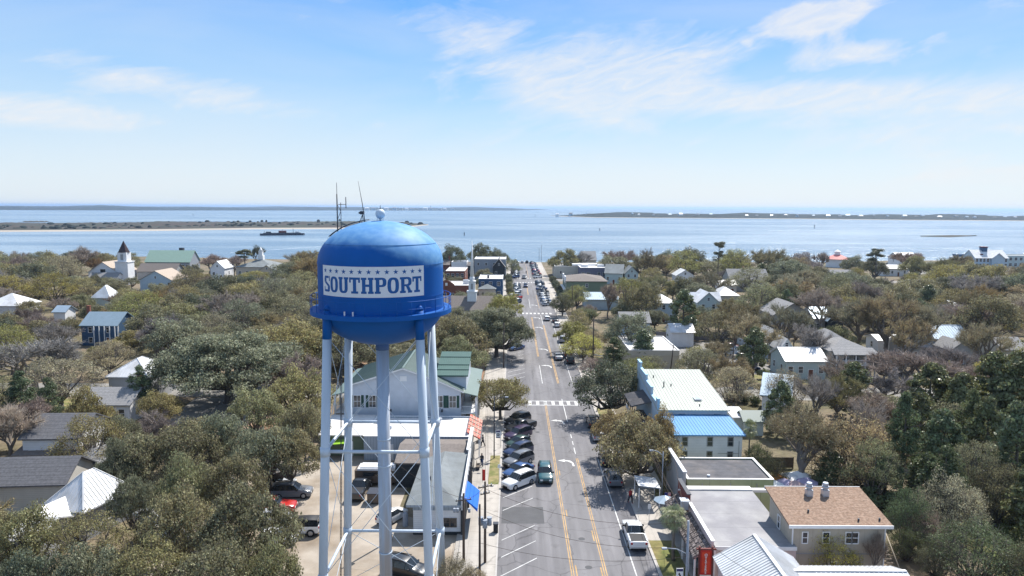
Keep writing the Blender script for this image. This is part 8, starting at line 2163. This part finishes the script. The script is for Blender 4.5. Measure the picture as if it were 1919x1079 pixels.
for x, y, r in grid:
    u = trr.random()
    left = x < 0
    far = y > 240
    if left: kd, cl_ = ('oak', trr.choice(('oak', 'oak', 'olive', 'darkoak', 'oak'))) if u < .58 else ('airy', trr.choice(('olive', 'yolive', 'tan', 'oak'))) if u < .76 else ('bare', trr.choice(('bare', 'mauve', 'brown')))
    else: kd, cl_ = ('oak', trr.choice(('oak', 'darkoak', 'oak', 'olive'))) if u < .32 else ('bare', trr.choice(('tan', 'bare', 'brown', 'tan', 'olive'))) if u < .62 else ('airy', trr.choice(('tan', 'olive', 'yolive'))) if u < .84 else ('twig', trr.choice(('bare', 'pink', 'mauve'))) if u < .93 else ('magnolia', 'magnolia')
    H = r * (1.35 if kd == 'oak' else 1.6) * trr.uniform(.9, 1.15)
    if y > 380: H = min(H, 12.0 if x > -150 else 16.0)
    if x < -170 and y > 300: H = max(H, 12.5)
    if kd == 'magnolia': r *= .55; H = 11
    ok = False
    for sc in (1.0, .72, .5):
        if not blocked(x, y, r * sc, H * (sc + .1), kd): ok = True; r *= sc; H *= min(1, sc + .1); break
    if not ok or r < 2.2: continue
    if any(math.hypot(x - q[2], y - q[3]) < .62 * (r + q[4]) for q in NM): continue
    t = tree(kd, x, y, r, H, cl_)
    count += 1
    if count >= 400: break
open('/tmp/count.txt', 'w').write(str((count, NAMED))) if False else None
# --- wording for the scattered trees: what the crown looks like and which landmark it stands by
CW = dict(oak='grey green', olive='olive green', darkoak='dark green', brown='warm brown', rust='rust brown', bare='brownish grey', pink='pinkish grey', tan='tan', yellow='yellow green', yolive='golden olive', magnolia='glossy dark', cedar='blackish green', palm='green', grey='pale grey', mauve='rosy brown', paleleaf='pale tan')
KW = dict(bushy='leafy tree', bigoak='live oak', oak='live oak', airy='leafy tree', bare='budding tree', twig='leafless tree', magnolia='magnolia', cedar='cedar', palm='palm', pine='pine', shrub='bush')
LM = sorted(LANDMARKS, key=lambda q: q[2])
def rel(x, y, L_):
    dx, dy = x - L_[1], y - L_[2]
    away = abs(dy) > abs(dx)
    if away: return 'just beyond' if 0 < dy < 14 else 'well beyond' if dy > 0 else 'just in front of' if dy > -14 else 'well in front of'
    toward_street = (dx > 0) == (x < 6)
    near = abs(dx) < 16
    return ('close beside' if near else 'a little way from') + (', on the street side of,' if toward_street else ', on the outer side of,')
used = {t_[0]['label'] for t_ in TREES if t_[7]}
ORD = ['', 'second ', 'third ', 'fourth ', 'fifth ', 'sixth ', 'seventh ', 'eighth ']
for row_ in TREES:
    t_, kd, x, y, r, H, col, named = row_
    if named: continue
    size = 'small' if r < 4.2 else 'broad' if r > 8 else 'tall' if H > 11.5 else ''
    near = sorted(LM, key=lambda q: math.hypot(q[1] - x, (q[2] - y) * .8))
    lab = None
    desc = f"{CW[col]} {KW[kd]}"
    cands = []
    for a in near[:3]:
        rl = rel(x, y, a).split(',')
        cands.append(f"{size} {desc} {rl[0]} {a[0]}".strip())
    for a in near[:2]:
        for b in near[1:5]:
            if a is not b: cands.append(f"{size} {desc} between {a[0]} and {b[0]}".strip())
    for o_ in ORD[1:]:
        cands.append(f"{o_}{size} {desc} {rel(x, y, near[0]).split(',')[0]} {near[0][0]}")
        cands.append(f"{o_}{size} {desc} near {near[1][0]}")
    for c_ in cands:
        c_ = ' '.join(c_.split())
        if c_ not in used and len(c_.split()) <= 16: lab = c_; break
    used.add(lab); t_['label'] = lab or cands[0]
    if not lab: t_['group'] = 'trees of the town'
# --- unlabelled look: cars that share words carry one group and true words; count them in order along their row
seen = {}
for o in list(bpy.data.objects):
    if o.parent is None and o.get('label') and o.name.startswith('parked_car'):
        seen.setdefault(o['label'], []).append(o)
for lb, lst in seen.items():
    if len(lst) > 1 and 'marina' not in lb:
        lst.sort(key=lambda o: o.location.y)
        for k, o in enumerate(lst): o['label'] = (['nearer', 'farther'] if len(lst) == 2 else ['first', 'second', 'third', 'fourth', 'fifth', 'sixth'])[min(k, 5)] + ' ' + lb
# ------------------------------------------------------------------ air
HAZE = True
if HAZE:
    hz = MB(); hz.box(-45000, 45000, -45000, 45000, -5.2, 62)
    Mh = bpy.data.materials.new('haze_air'); Mh.use_nodes = True
    nt = Mh.node_tree; nt.nodes.clear()
    o_ = nt.nodes.new('ShaderNodeOutputMaterial'); v_ = nt.nodes.new('ShaderNodeVolumePrincipled')
    v_.inputs['Color'].default_value = (.50, .70, 1.0, 1); v_.inputs['Density'].default_value = 6.5e-5; v_.inputs['Anisotropy'].default_value = .3
    nt.links.new(v_.outputs[0], o_.inputs['Volume'])
    h_ = hz.build('haze', Mh); h_['kind'] = 'stuff'
print('objects', len(bpy.data.objects))
